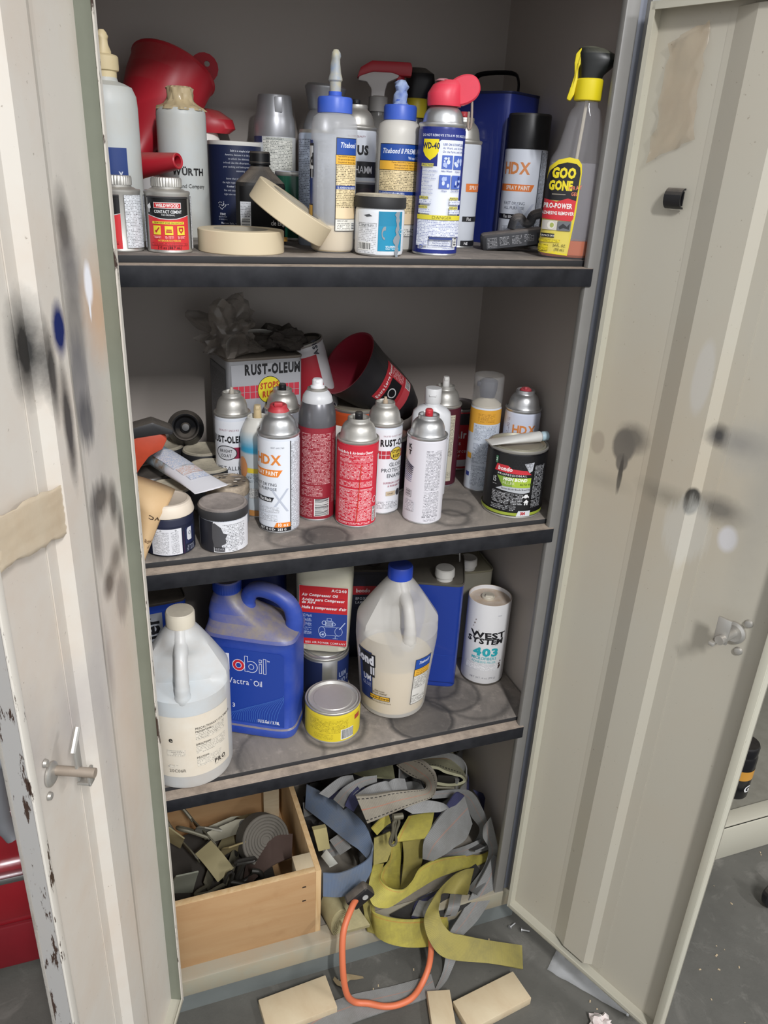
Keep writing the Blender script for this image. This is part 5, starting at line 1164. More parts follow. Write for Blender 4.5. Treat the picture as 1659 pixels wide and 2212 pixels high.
def wred(L, r, h):
    W0 = '#d6d4da'
    L.rect(-.09, .004, .09, h-.003, W0); L.rect(.001, .016, .028, h-.016, FP(W0, '#45454d', 2.0, .85)); L.rect(.001, .058, .028, .0605, '#d6d4da'); L.text('SEE TEK TIP TO', .014, .013, .0026, '#3a3a42', 'C', .02); L.rect(.003, .006, .026, .011, FP(W0, '#45454d', 2.0, .8))
    for k in range(9): L.poly([(-.046, .074+k*.0045), (-.046, .0755+k*.0045), (-.022+k*.0006-.001*(8-k)*0, .0722+k*.0032), (-.022, .0715+k*.0032)], '#3c3e52' if k > 3 else '#3f4f86')
    for k, s in enumerate(['K', 'T']): L.text(s, -.031, .128-k*.010, .007, '#17171a', 'L', .05)
    L.frame(-.033, .046, -.020, .058, .0005, '#333'); L.text('READ', -.0265, .0535, .0028, '#2a2a30', 'C', .03, .8); L.text('INSIDE', -.0265, .0490, .0028, '#2a2a30', 'C', .03, .7); L.rect(-.032, .022, -.014, .040, FP(W0, '#6a6a74', 2.4, .8))
aerosol(-.2105, .075, A2, .0318, .144, 'plain white spray can with red nozzle and fine print near the front edge', PM('pinkish_white', '#d6d4da', .35, 0, coat=.2), ('', '#c22f3a'), wred, GS2)
t = thing('flip_cap_bottle', 'flat white plastic bottle with flip cap behind the plain white spray can', 'bottle', (-.163, .172, A2), facing(-.163, .172))
B().loft([(0, .030, .016, 3.2), (.004, .033, .019, 3.2), (.12, .034, .0195, 3.2), (.142, .034, .0195, 3), (.152, .032, .018, 2.8), (.160, .024, .015, 2.4), (.164, .0135, .0135, 2), (.172, .0125, .0125, 2)], 44).obj('bottle_body', PM('white_bottle', '#dfe0e2', .4, 0, mott=.05), t)
B().lathe([(.0135, .168), (.0142, .169), (.0142, .192), (.0135, .1935), (0, .194)], 36).box((0, -.0138, .183), (.012, .004, .003), .001).obj('cap', PM('white_cap', '#e4e4e4', .4, 0, dust=.15), t)
L = Lab(); L.rect(-.032, .118, -.004, .126, FP('#cfcdd2', '#8a8a92', 2, .6)); L.ring(-.024, .110, .007, .007, .0012, '#b5485a', 4); L.build(Pln((0, -.0200, 0), (1, 0, 0), (0, 0, 1)), t)
def mar(L, r, h):
    L.rect(-.09, .004, .090, h-.003, '#51202e'); L.rect(.004, .012, .0235, h-.012, '#c9c2ae'); L.rect(.0055, .06, .0225, h-.015, FP('#c9c2ae', '#33302a', 2.2, .8)); L.rect(.0055, .018, .0225, .03, FP('#c9c2ae', '#33302a', 2.2, .6))
aerosol(-.1195, .218, A2, .0305, .149, 'maroon and cream spray can with slanted white nozzle behind the flat bottle', PM('maroon_can', '#51202e', .35), ('slant', '#d8d6d2'), mar, GS2, dome=STEELD)
def redf(L, r, h):
    L.rect(-.12, .004, .12, h-.03, '#b5242f'); L.rect(-.12, h-.030, .12, h-.008, '#3a3437'); L.text('Hair', -.012, .066, .014, '#e6dede', 'L', .04, .8); L.text('Glass', -.010, .052, .008, '#e6dede', 'L', .01, .8); L.text('Reinforced', -.018, .036, .008, '#e6dede', 'L', .01, .8); L.text('Filler', -.008, .027, .008, '#e6dede', 'L', .01, .8); L.rect(-.05, .008, .05, .022, '#d8d4d6')
pcan(-.050, .305, A2, .043, .122, 'red filler can with dark top between the maroon and yellow-banded cans', PM('red_filler', '#b5242f', .4), redf, GS2, lid=PM('dark_lid2', '#4a4446', .5, .4, dust=.3))
def yel(L, r, h):
    W0 = '#ccd3de'
    L.rect(-.083, .004, .083, h-.004, W0); L.rect(-.083, h-.030, .083, h-.004, '#dfa438'); L.rect(-.04, h-.048, -.020, h-.030, '#dfa438'); L.rect(-.017, h-.060, .024, h-.032, FP(W0, '#45506a', 2.2, .7)); L.rect(-.017, .055, .026, h-.066, FP(W0, '#45506a', 2.2, .8)); L.rect(-.017, .012, .026, .050, FP(W0, '#45506a', 2.2, .8)); L.rect(-.03, .062, -.019, .072, '#dfa438'); L.rect(-.029, .028, -.020, .036, '#2d3f8a')
    L.rect(-.012, h-.026, .018, h-.010, FP('#dfa438', '#8a5a18', 2.2, .7))
t = aerosol(-.057, .176, A2, .0268, .158, 'pale spray can with yellow band under a tall clear cap', WHITE, None, yel, GS2, dome=None)
B().lathe([(.026, .156), (.0255, .160), (.018, .166), (.011, .170), (.011, .178), (0, .178)], 36).obj('dome', PM('cream_plastic', '#cfc6b4', .4), t)
B().loft([(.172, .013, .012, 2.6), (.186, .016, .013, 2.8), (.200, .016, .012, 2.6), (.204, .010, .008, 2.2)], 28).box((-.014, -.004, .195), (.012, .008, .009), .002).obj('nozzle', PM('navy_nozzle', '#2a2f42', .4), t)
B().lathe([(.0266, .157), (.0272, .158), (.0268, .207), (.0255, .211), (.022, .2125), (0, .2125)], 40).obj('cap', PM('clear_cap', '#c9c7c5', .10, 0, alpha=.24, coat=1.0, dust=.9, dcol='#aaa191'), t)
def hdx2(L, r, h):
    L.rect(-.09, .004, .09, h-.004, '#cfd4e4'); L.text('HDX', .006, h-.037, .0150, '#d9894a', 'C', .035, .88, gap=.03); L.rect(-.0285, .02, -.022, h-.01, FP('#cfd4e4', '#5a3048', 2.5, .9)); L.poly([(-.02, h-.068), (.03, h-.068), (.034, h-.058), (-.02, h-.058)], '#e6842f')
aerosol(.004, .152, A2, .031, .153, 'pale lilac spray can with winged red nozzle at the right behind the black filler can', PM('lilac_white', '#cfd4e4', .32, 0, coat=.3), ('wing', '#b03a44'), hdx2, GS2)
# paint cans behind
def qor(L, r, h): L.rect(-.15, .004, .15, h-.010, '#c8552c')
pcan(-.250, .325, A2, .049, .125, 'quart can with orange label and dusty lid under the black funnel', PM('orange_can', '#c8552c', .4), qor, GS2, lid=PM('dusty_lid', '#8d8874', .6, .3, dust=.7))
pcan(-.228, .222, A2, .042, .100, 'dark maroon quart can with bright rim behind the white can with red squares', PM('dark_maroon', '#2c1f2a', .35), None, GS2)
t = thing('plastic_mug', 'white plastic mug whose handle shows between the dark red can and the red aerosol', 'mug', (-.333, .205, A2), facing(-.333, .205))
B().lathe([(0, .001), (.030, 0), (.032, .003), (.033, .115), (.0315, .117), (.0305, .114), (.0295, .006), (0, .005)], 36).obj('mug_body', WPLAST, t)
B().tube([(.030, -.006, .108), (.046, -.01, .106), (.052, -.01, .085), (.048, -.01, .055), (.031, -.006, .045)], .005, 10, sm=5).obj('handle', WPLAST, t)
def bnd(L, r, h):
    K = '#151517'
    L.rect(-.155, .004, .155, h-.008, K)
    L.poly([(-.032, .093), (-.012, .093), (-.0045, .088), (.020, .0865), (.029, .079), (-.036, .081)], '#c9303a'); L.text('bondo', -.0295, .0835, .0068, '#f0e6e6', 'L', .04, .95, .1, gap=.04)
    L.text('PROFESSIONAL', -.004, .0755, .0033, '#d8d8d8', 'C', .02, 1.3, gap=.22)
    L.poly([(-.030, .0735), (.029, .0735), (.029, .0565), (-.018, .0565)], '#7f9f38'); L.poly([(-.002, .0735), (.029, .0735), (.029, .0565), (-.002, .0565)], '#a5bf3e'); L.text('HIGH BOND', -.018, .0672, .0053, '#eef0e0', 'L', .05, .9, .15, gap=.05); L.text('FILLER', -.018, .0605, .0050, '#d5dcb0', 'L', .0, 1.05, .0); L.text('ALTO VINCULO', .0105, .0605, .0034, '#3a4a18', 'L', .03, .8, .1)
    L.poly([(-.018, .0565), (.029, .0565), (.029, .048), (.018, .046), (-.030, .050)], '#b9bcc0'); L.text('Fastest Drying Bondo Brand Filler', .006, .0515, .0029, '#2a2a2c', 'C', .03, .72)
    L.text('15', -.0365, .061, .0095, '#e0e0e0', 'L', .0, .7); L.rect(-.037, .056, -.029, .0585, FP(K, '#d0d0d0', 2.0, .9)); L.rect(-.035, .094, -.0305, .106, '#4a7a5c'); L.text('2', -.0345, .098, .005, '#dfe8e0', 'L', .02, .8)
    L.poly([(.014, .099), (.031, .101), (.029, .086), (.024, .083)], '#b9bcc2'); L.rect(-.036, .026, .018, .046, FP(K, '#c9cacd', 2.8, .85)); L.rect(-.036, .014, .008, .024, FP(K, '#b9babd', 2.8, .8))
    L.poly([(.017, .038), (.017, .041), (.0195, .0415), (.021, .0445), (.0255, .0445), (.027, .0415), (.0285, .041), (.0285, .038)], '#e8e8e8'); L.ell(.0195, .038, .0015, .0015, K, 10); L.ell(.026, .038, .0015, .0015, K, 10)
    L.poly([(.0215, .0255), (.0215, .0305), (.0195, .0305), (.0245, .0355), (.0295, .0305), (.0275, .0305), (.0275, .0255)], '#e8e8e8'); L.rect(.0235, .0255, .0255, .029, K)
    L.rect(.033, .02, .055, .095, FP(K, '#b9babd', 2.4, .8)); L.rect(-.155, .006, .155, .011, '#9aa83c'); L.poly([(.010, .005), (.034, .005), (.034, .015), (.013, .015)], '#d4d6da'); L.text('3M', .0165, .0075, .0052, '#b02a30', 'L', .06, .9, gap=.02)
    for k in range(5):
        for j in range(3): L.ring(.000+k*.0056+(j % 2)*.0028, .092+j*.0048, .003, .003, .0003, '#2e2f33', 6)
pcan(-.041, .078, A2, .0500, .1195, 'black filler can with red and green label at the right front corner', BLACKG, bnd, GS2, lid=PM('dusty_lid2', '#a9a692', .5, .5, dust=.7))
# tube on that can
t = thing('hardener_tube', 'small white crimped tube with pale blue cap lying on the black filler can', 'tube', (0, 0, 0), 0)
A, E_ = Vector((-.101, .074, 1.0985)), Vector((-.004, .068, 1.1045)); dr = (E_-A).normalized(); sd = dr.cross(Vector((0, 0, 1))).normalized(); up = sd.cross(dr)
tubeloft([(A, .0155, .0012), (A.lerp(E_, .06), .0150, .002), (A.lerp(E_, .4), .0125, .0062), (A.lerp(E_, .8), .0098, .0088), (A.lerp(E_, .96), .0095, .0092), (A.lerp(E_, 1.0), .006, .006)], sd, up).obj('tube_body', PM('tube_white2', '#d3d2ce', .45, 0, mott=.25, dust=.2), t)
tubeloft([(E_-dr*.001, .0075, .0075), (E_+dr*.002, .0082, .0082), (E_+dr*.010, .0078, .0078), (E_+dr*.0115, .006, .006)], sd, up).obj('cap', PM('pale_blue_cap', '#a9c2cc', .45, 0, dust=.2), t)

# ================================================================ THIRD SHELF
def gjug(x, y, z, R_, H, label, body, cap, rz, fill=None, taper=0., capr=.0225):
    """round gallon jug: cylinder, conical shoulder with a recess bridged by an upright handle"""
    t = thing('gallon_jug', label, 'jug', (x, y, z), rz)
    s0 = .655*H; pr = [(0, .003), (R_*(1-taper)-.010, 0), (R_*(1-taper)-.002, .005), (R_*(1-taper), .012), (R_*(1-taper*.5), .3*H), (R_, .52*H), (R_*1.0, .585*H), (R_*1.0, s0-.020), (R_*.998, s0-.014), (R_*.994, s0-.007), (R_*.985, s0)]
    for k in range(1, 15):
        f = k/14; pr.append((R_*.985*(1-f)**.92+.0225*(1-(1-f)**.92)-.0*f if f < 1 else .0225, s0+(H-.028-s0)*f))
    pr += [(.020, H-.022), (.020, H-.010)]
    def dent(a, zz):
        d = 1.
        if zz > s0-.021:
            w_ = max(0, min(1, (zz-(s0-.021))/.012))*max(0, min(1, (H-.040-zz)/.03))
            aa = (a+math.pi) % (2*math.pi)-math.pi
            if abs(aa) < 1.2: d -= .50*w_*(math.cos(aa/1.2*math.pi/2))**.6
        return d
    B().lathe(pr, 72, 0, None, dent).obj('jug_body', body, t)
    if fill:
        fp_ = [(0, .004), (R_*(1-taper)-.012, .003), (R_*(1-taper)-.003, .012), (R_*(1-taper*.5)-.002, min(fill, .3*H)), (R_*(1-taper*.3)-.002, fill), (0, fill)]
        B().lathe(fp_, 56).obj('glue_fill', PM('cream_glue', '#ecd4a0', .5, 0, mott=.1), t)
    r1 = R_*.93
    B().tube([(0, -.010, H-.030), (0, -.026, H-.048), (0, -(r1*.70), s0+.040), (0, -(r1*.88), s0+.012), (0, -(r1*.91), s0-.006), (0, -(r1*.90), s0-.022), (0, -(r1*.80), s0-.034)], [.013, .0115, .0105, .0110, .0120, .0130, .0130], 20, sm=5, flat=.95).obj('handle', body, t)
    B().lathe([(capr*.9, H-.026), (capr, H-.025), (capr, H-.004), (capr*.93, H-.001), (0, H)], 72, 0, None, lambda a, q: 1+.012*math.cos(a*36)).obj('cap', cap, t)
    return t, pr
def prf(pr):
    def f(v):
        for i in range(len(pr)-1):
            if pr[i][1] <= v <= pr[i+1][1] and pr[i+1][1] > pr[i][1]: return pr[i][0]+(pr[i+1][0]-pr[i][0])*(v-pr[i][1])/(pr[i+1][1]-pr[i][1])
        return pr[-1][0]
    return f
t, pr = gjug(-.612, .072, A3, .0725, .302, 'white gallon jug with handle and cream label at the front left', PM('white_jug', '#c4c9cb', .4, 0, mott=.35, mscale=8, mcol='#b58d58'), PM('aged_white_cap', '#d4cbb8', .5, 0, dust=.5), facing(-.612, .072)+R(-4))
L = Lab(); CR = '#ddd5c6'
L.rect(-.075, .030, .082, .150, PM('cream_label', CR, .55, 0, mott=.3, mscale=20, mcol='#c9b190')); L.text('PRECAUTIONARY STATEMENTS', .016, .122, .0042, '#55504a', 'L', .03, .75, gap=.05)
for k in range(3): 
    L.rect(.016, .101-k*.0265, .070-.01*(k == 2), .119-k*.0265, FP(CR, '#6a655e', 3.1, .55 if k else .7))
for k, s in enumerate(['PREVENTION:', 'DIRECTIONS:', 'DILUTION:']): L.text(s, .016, [.1165, .0915, .065][k], .0033, '#4a463f', 'L', .03, .8)
L.text('PRO', .046, .042, .008, '#3f3c37', 'L', .04, .9); L.rect(.046, .0385, .072, .0405, FP(CR, '#6a655e', 2.0, .8)); L.text('e', -.0195, .1015, .010, '#2f2d2a', 'R', .025); L.rect(-.03, .074, -.001, .087, FP(CR, '#6a655e', 3.2, .6)); L.rect(-.03, .050, -.014, .056, FP(CR, '#6a655e', 3, .6)); L.text('20C06R', -.002, .041, .006, '#5a564f', 'R', .0, .9)
L.build(Cyl(.0725, 0, prf(pr)), t, base=.0007)
t, pr = gjug(-.219, .132, A3, .0760, .300, 'gallon wood glue jug with blue cap, half full of cream glue', PM('milky_jug', '#dddad4', .4, 0, alpha=.55, mott=.06, mcol='#c6b494'), PM('blue_jug_cap', '#2446b4', .4, 0, dust=.1), facing(-.219, .132)+R(22), .112, .17, .0225)
L = Lab(); u0 = -.029; K = '#16161a'
L.rect(.009, .035, .0505, .141, K); L.rect(.0098, .036, .0495, .140, '#dad7d0'); L.rect(.0098, .118, .0495, .140, '#1d4a9e'); L.text('Titebond II', .030, .1285, .0065, '#e6ebf4', 'C', .02, .62, .2, gap=.04); L.rect(.0085, .102, .0500, .1185, K); L.rect(.0095, .103, .0495, .1175, '#e9b13c')
for k in range(3): L.text('Passes ANSI Type II water', .030, .1135-k*.0045, .0026, '#3a2c10', 'C', .01, .7)
L.rect(.011, .072, .0485, .100, FP('#dad7d0', '#33302c', 2.6, .85)); L.rect(.011, .040, .0485, .052, FP('#dad7d0', '#33302c', 3, .8)); L.text('1.800.347', .012, .054, .003, '#33302c')
L2 = Lab(); N2 = '#22356f'
for M_, u1 in ((K, -.0630), (N2, -.0640)): L2.rect(-.100, .040, u1, .148 if M_ == N2 else .149, M_)
L2.rect(-.100, .118, -.0555, .146, K); L2.text('Bond', -.0590, .122, .019, '#e8e8ec', 'R', .06, .78, gap=.02); L2.rect(-.090, .094, -.0570, .119, K); L2.text('II', -.0580, .1005, .0155, '#d8d8de', 'R', .05, .8); L2.text('UM', -.0665, .083, .012, '#d8d8de', 'R', .04, .8); L2.text('GLUE', -.0665, .070, .008, '#8d94b4', 'R', .02, .8)
L2.rect(-.0695, .0455, -.0235, .0555, K); L2.rect(-.0685, .0465, -.0245, .0545, '#e3b038'); L2.text('Interior/Exterior', -.0465, .0483, .0052, '#3a2a10', 'C', .04, .75, .08, gap=.04)
L2.text('Non-toxic', -.046, .0655, .0036, '#4a4030', 'C', .02, .85); L2.text('Water cleanup!', -.046, .0605, .0036, '#4a4030', 'C', .02, .85); L2.text('NET ONE GALLON (3.785 Liters)', -.046, .0395, .0030, '#4a4030', 'C', .01, .75)
fm = Cyl(.0760, 0, prf(pr)); fm.X = Matrix.Rotation(R(2), 4, 'Z'); 
L.build(fm, t, base=.0008)
fm2 = Cyl(.0760, 0, prf(pr)); fm2.X = Matrix.Rotation(R(-8), 4, 'Z'); L2.build(fm2, t, 'front_label', base=.0008)

# big blue oil jug
t = thing('oil_jug', 'large dusty blue gallon oil jug with loop handle', 'jug', (-.4795, .150, A3), R(-29))
BJ = PM('blue_jug', '#1f3f9e', .42, 0, mott=.35, mscale=16, mcol='#5b6fb0', dust=.98, dcol='#8b8178', bump=.15, dlo=.18, dhi=.6)
a_, b_ = .083, .052
B().loft([(0, a_-.006, b_-.006, 5), (.004, a_-.001, b_-.001, 5), (.010, a_, b_, 5), (.020, a_, b_, 5), (.023, a_-.002, b_-.002, 5), (.06, a_-.0025, b_-.002, 5), (.12, a_-.0025, b_-.002, 5), (.19, a_-.0025, b_-.002, 5), (.200, a_-.001, b_-.001, 5), (.202, a_, b_, 5), (.208, a_-.002, b_-.002, 4.8), (.215, a_-.009, b_-.007, 4.5, -.005, 0), (.225, a_-.024, b_-.014, 4, -.019, 0), (.238, .044, .032, 3.4, -.036, 0), (.254, .031, .027, 2.8, -.046, 0), (.268, .0225, .0225, 2, -.050, 0), (.278, .0215, .0215, 2, -.050, 0)], 64).obj('jug_body', BJ, t)
B().lathe([(.022, .270), (.0245, .271), (.0245, .289), (.023, .2915), (0, .291)], 72, 0, Matrix.Translation((-.050, 0, 0)), lambda a, q: 1+.014*math.cos(a*36)).obj('cap', PM('blue_jug_cap2', '#1f3f9e', .45, 0, dust=.95, dcol='#82786f'), t)
B().tube([(-.016, 0, .228), (-.014, 0, .252), (-.006, 0, .271), (.012, 0, .278), (.040, 0, .271), (.062, 0, .254), (.070, 0, .232), (.070, 0, .214), (.068, 0, .200)], [.0150, .0130, .0125, .0125, .0125, .013, .0135, .0140, .0145], 20, sm=5, flat=1.15).obj('handle', PM('blue_jug_handle', '#1f3f9e', .42, 0, mott=.3, mscale=16, mcol='#5b6fb0', dust=.45, dcol='#8b8178'), t)
L = Lab(); BL = '#1d3f98'
L.poly([(-.072, .030), (.066, .030), (.066, .178), (.060, .184), (-.072, .184)], BL)
rndc = '#e6e6ee'
i0 = len(L.items)
def outl(s, u, v, sz, c1, c2, sx=.8):
    L.text(s, u, v, sz, c1, 'L', .075, sx, 0, 0, .10); L.text(s, u, v, sz, c2, 'L', .015, sx, 0, 0, .10)
L.text('M', -.047, .137, .033, rndc, 'L', .075, .75); L.text('M', -.047, .137, .033, BL, 'L', .0, .75)
L.ell(.0005, .1475, .0135, .0140, rndc, 32); L.ell(.0005, .1475, .0122, .0127, '#c7242f', 32); L.ell(.0005, .1475, .0066, .0070, rndc, 28); L.ell(.0005, .1475, .0054, .0058, BL, 28)
x = .017
for (u0_, u1_, w_, hh) in (('b', 0, 0, 0),):
    L.ell(x+.011, .1475, .0135, .0140, rndc, 32); L.rect(x-.0035, .1345, x+.0042, .172, rndc); L.ell(x+.011, .1475, .0122, .0127, BL, 32); L.rect(x-.0025, .1355, x+.0032, .171, BL); L.ell(x+.011, .1475, .0060, .0064, rndc, 28); L.ell(x+.011, .1475, .0050, .0054, BL, 28)
L.rect(.0445, .1345, .0505, .158, rndc); L.rect(.0455, .1355, .0495, .157, BL); L.rect(.0445, .1605, .0505, .168, rndc); L.rect(.0455, .1615, .0495, .167, BL)
L.rect(.0535, .1345, .0600, .171, rndc); L.rect(.0545, .1355, .0590, .170, BL); L.text('TM', .0615, .165, .0035, rndc, 'L', .02, .8)
L.xf(i0, .84, .86, .065, .1345, -.026, .006)
i0 = len(L.items)
L.text('Vactra', -.014, .108, .0125, rndc, 'L', .0, .82, gap=.07); L.text('~', .030, .119, .005, rndc); L.text('Oil', .0365, .108, .0125, rndc, 'L', .0, .82, gap=.08)
L.xf(i0, .92, .95, .05, .108, -.026, .005)
for k in range(24):
    pts = []
    for j in range(21):
        f = j/20; u = -.050+.0046*k+.045*f*f*(1-k/30)+.004*math.sin(f*4+k*.2); v = .034+f*(.030+.0026*k)*(1-.25*f)
        pts.append((min(u, .0655), v))
    vs = [p_ for q in pts for p_ in ((q[0]-.00028, q[1]), (q[0]+.00028, q[1]))]
    L.put(vs, [(2*j, 2*j+1, 2*j+3, 2*j+2) for j in range(20)], '#4f7fd0', k == 0)
L.text('No. 3', -.050, .062, .0085, rndc, 'L', .02, .9); L.text('1 U.S.Gal / 3.78L', .058, .036, .0062, rndc, 'R', .03, .62, gap=.05)
L.build(Pln((0, -(b_-.0018), 0), (1, 0, 0), (0, 0, 1)), t, base=.0006)
# dark jug behind
t = thing('oil_jug', 'dark blue jug mostly hidden in the shadow behind the big blue oil jug', 'jug', (-.432, .345, A3), R(-10))
B().loft([(0, .046, .040, 4), (.005, .050, .044, 4), (.20, .050, .044, 4), (.23, .046, .040, 3.5), (.262, .024, .022, 2.4), (.285, .018, .018, 2)], 40).obj('jug_body', PM('dark_blue_jug', '#1c2c6a', .45, 0, dust=.7), t)
B().tube([(.012, 0, .272), (.030, 0, .290), (.045, 0, .270), (.046, 0, .22)], .010, 12, sm=4).obj('handle', PM('dark_blue_jug', '#1c2c6a', .45), t)
B().lathe([(.019, .283), (.021, .284), (.021, .300), (0, .301)], 30).obj('cap', BLUEP, t)
# blue tin left
def ner(L, w, h):
    L.rect(-.052, .05, .040, h-.012, '#23419c'); L.rect(-.052, .02, .0085, h-.018, '#8f9298'); L.text('Thinner', .002, h-.024, .030, '#1a1a1d', 'R', .03, .9, 0, 90, .06); L.rect(-.052, .004, .05, .02, '#1b2f74')
rtin(-.6475, .245, A3, .105, .10, .245, R(6), 'blue tin with grey plate and vertical black lettering behind the white jug', PM('blue_tin', '#23419c', .35, .1, coat=.2), None, None, ner, 'tin', top=PM('dusty_dark_top', '#4b4540', .6, .2, dust=.5))
# small steel can, oil bottle on it
def pt(L, r, h): L.rect(-.14, .004, -.004, h-.008, '#1e2748'); L.rect(.026, .004, .10, h-.008, '#243468'); L.text('UIM', .030, .045, .011, '#8d97b0', 'L', .04, .7); L.text('NO D', .029, .030, .011, '#8d97b0', 'L', .04, .7); L.rect(.028, .016, .05, .022, FP('#243468', '#8d97b0', 2.4, .8))
pcan(-.334, .215, A3, .047, .092, 'shiny steel and navy can under the compressor oil bottle', STEEL, pt, 'cans on the third shelf', lid=STEEL)
t = thing('oil_bottle', 'cream oil bottle with red and blue label standing on the shiny can', 'bottle', (-.334, .222, A3+.0925), facing(-.342, .222)+R(-8))
B().loft([(0, .044, .026, 4), (.004, .048, .029, 4), (.05, .050, .030, 4), (.10, .052, .031, 4), (.160, .0535, .031, 4), (.174, .0525, .030, 3.8), (.182, .046, .026, 3.4), (.187, .030, .022, 3)], 48).obj('bottle_body', PM('cream_bottle', '#d8d3bd', .42, 0, dust=.3, mott=.08), t)
B().lathe([(.016, .188), (.018, .190), (.018, .205), (0, .206)], 36, 0, Matrix.Translation((-.018, 0, 0))).obj('cap', PM('cream_cap', '#c9c2ac', .45, 0, dust=.5), t)
L = Lab(); RD = '#c4262c'
i0 = len(L.items)
L.rect(-.043, .012, .043, .140, '#d8d0d0'); L.rect(-.0425, .0125, .0425, .1395, RD); L.rect(-.0425, .026, .0425, .083, '#27418e')
L.text('AC240', .040, .130, .0056, '#f0e6e6', 'R', .04, .95); 
for k, s in enumerate(['Air Compressor Oil', 'Aceite para Compresor', 'de Aire', "Huile à compresseur d'air"]): L.text(s, -.038, [.1185, .1085, .1025, .0915][k], .0056, '#f0e6e6', 'L', .04, .84, .15, gap=.05)
for v in (.1155, .0985): L.rect(-.038, v, .036, v+.0005, '#3a1a4a')
for k in range(5): L.rect(-.038, .073-k*.0095, -.020, .080-k*.0095, FP('#27418e', '#c9d4ee', 2.2, .9))
LN = '#c3d2f0'; w_ = .0007
L.ring(.028, .045, .007, .0095, w_, LN, 20); L.rect(-.002, .0538, .028, .0545, LN); L.rect(-.002, .0355, .028, .0362, LN); L.ring(-.002, .045, .006, .0095, w_, LN, 20); L.ring(.000, .037, .0058, .0066, .0012, LN, 18); L.ell(0, .037, .002, .0024, LN, 10); L.frame(.004, .056, .018, .068, w_, LN); L.ring(.002, .063, .004, .0048, .001, LN, 16); L.ring(.019, .061, .0035, .004, .001, LN, 14); L.frame(.007, .067, .015, .074, w_, LN); L.poly([(.030, .050), (.040, .066), (.0385, .0665), (.0285, .051)], LN); L.rect(.022, .030, .0228, .036, LN); L.rect(.018, .0295, .027, .0302, LN)
for k in range(10): L.rect(.005+.0013*k, .057, .0054+.0013*k, .066, LN, False)
L.text('BISS AIR POWER COMPANY', .005, .0165, .0042, '#f0d8d8', 'C', .02, .85)
L.xf(i0, 1.07, 1., 0, 0, .002, .006)
L.build(Pln((0, -.0318, 0), (1, 0, 0), (0, .002, 1)), t, base=.0004)
L = Lab(); L.ring(.026, .164, .0115, .0125, .0008, '#8d8672', 24); L.text('API', .026, .1605, .006, '#9b937e', 'C', 0, .9); L.build(Pln((0, -.0318, 0), (1, 0, 0), (0, .04, 1)), t, 'embossed_seal', base=.0006)
# bondo tin behind
def bnt(L, w, h): L.rect(-.053, .01, .053, h-.01, '#202233'); L.rect(-.043, h-.056, .010, h-.036, '#b02a34'); L.text('bondo', -.036, h-.0505, .0085, '#e6d8d8', 'L', .03, .9, .1, gap=.04); L.text('EPOXY', -.036, h-.068, .006, '#c9c9d2', 'L', .03, .8); L.text('LAMINATING', -.036, h-.077, .006, '#c9c9d2', 'L', .03, .7)
rtin(-.205, .318, A3, .108, .075, .208, facing(-.2, .318)+R(6), 'dark tin with small red logo behind the wood glue jug', PM('dark_tin', '#202233', .35, .2), PM('dark_cap', '#3a3230', .5, 0, dust=.5), None, bnt, 'tin', top=PM('dusty_dark_top', '#4b4540', .6, .2, dust=.5))
# blue gallon tin with white cap
t = rtin(-.110, .222, A3, .118, .140, .234, R(-24), 'bright blue oblong tin with white cap and wire bail, beside the glue jug', PM('bright_blue_tin', '#1f3c96', .3, .1, coat=.3), PM('white_screw_cap', '#d5d2cb', .4, 0, dust=.3), None, None, 'tin', top=PM('grey_tin_top', '#6d6b62', .45, .5, dust=.4), capxy=(.020, -.040))
B().tube([(-.050, .03, .234), (-.046, .03, .262), (-.036, .03, .272), (.036, .03, .272), (.046, .03, .262), (.050, .03, .234)], .0018, 8, sm=4).obj('handle', STEEL, t)
L = Lab(); L.rect(-.0575, .010, .0575, .012, '#172c70'); L.rect(-.030, .075, .054, .0756, '#2c4fae'); L.build(Pln((0, -.0700, 0), (1, 0, 0), (0, 0, 1)), t)
t = rtin(-.012, .285, A3, .085, .120, .208, R(-4), 'dull beige tin with white cap in the back corner behind the white tube', PM('beige_tin', '#8d897a', .4, .2, mott=.2), PM('white_screw_cap', '#d5d2cb', .4, 0, dust=.3), None, None, 'tin', top=PM('beige_top', '#8f8b74', .45, .4, dust=.3), capxy=(-.008, -.035))
# yellow flat can
def yc(L, r, h):
    Y = '#d6c12e'
    L.rect(-.158, .004, .158, h-.012, Y); L.rect(-.045, .022, .030, h-.015, FP(Y, '#7a6a18', 2.8, .7)); L.rect(-.035, .008, .002, .020, FP(Y, '#7a6a18', 2.8, .55)); L.bars(.016, .007, .042, .029); L.rect(.045, .04, .06, .05, '#a8402c')
pcan(-.352, .092, A3, .0500, .0660, 'low yellow can with dented silver lid at the front of the third shelf', PM('yellow_can', '#d6c12e', .4), yc, 'cans on the third shelf', lid=PM('dented_lid', '#c9c6c0', .38, .5, dust=.2, mott=.15, bump=.25, bscale=50))
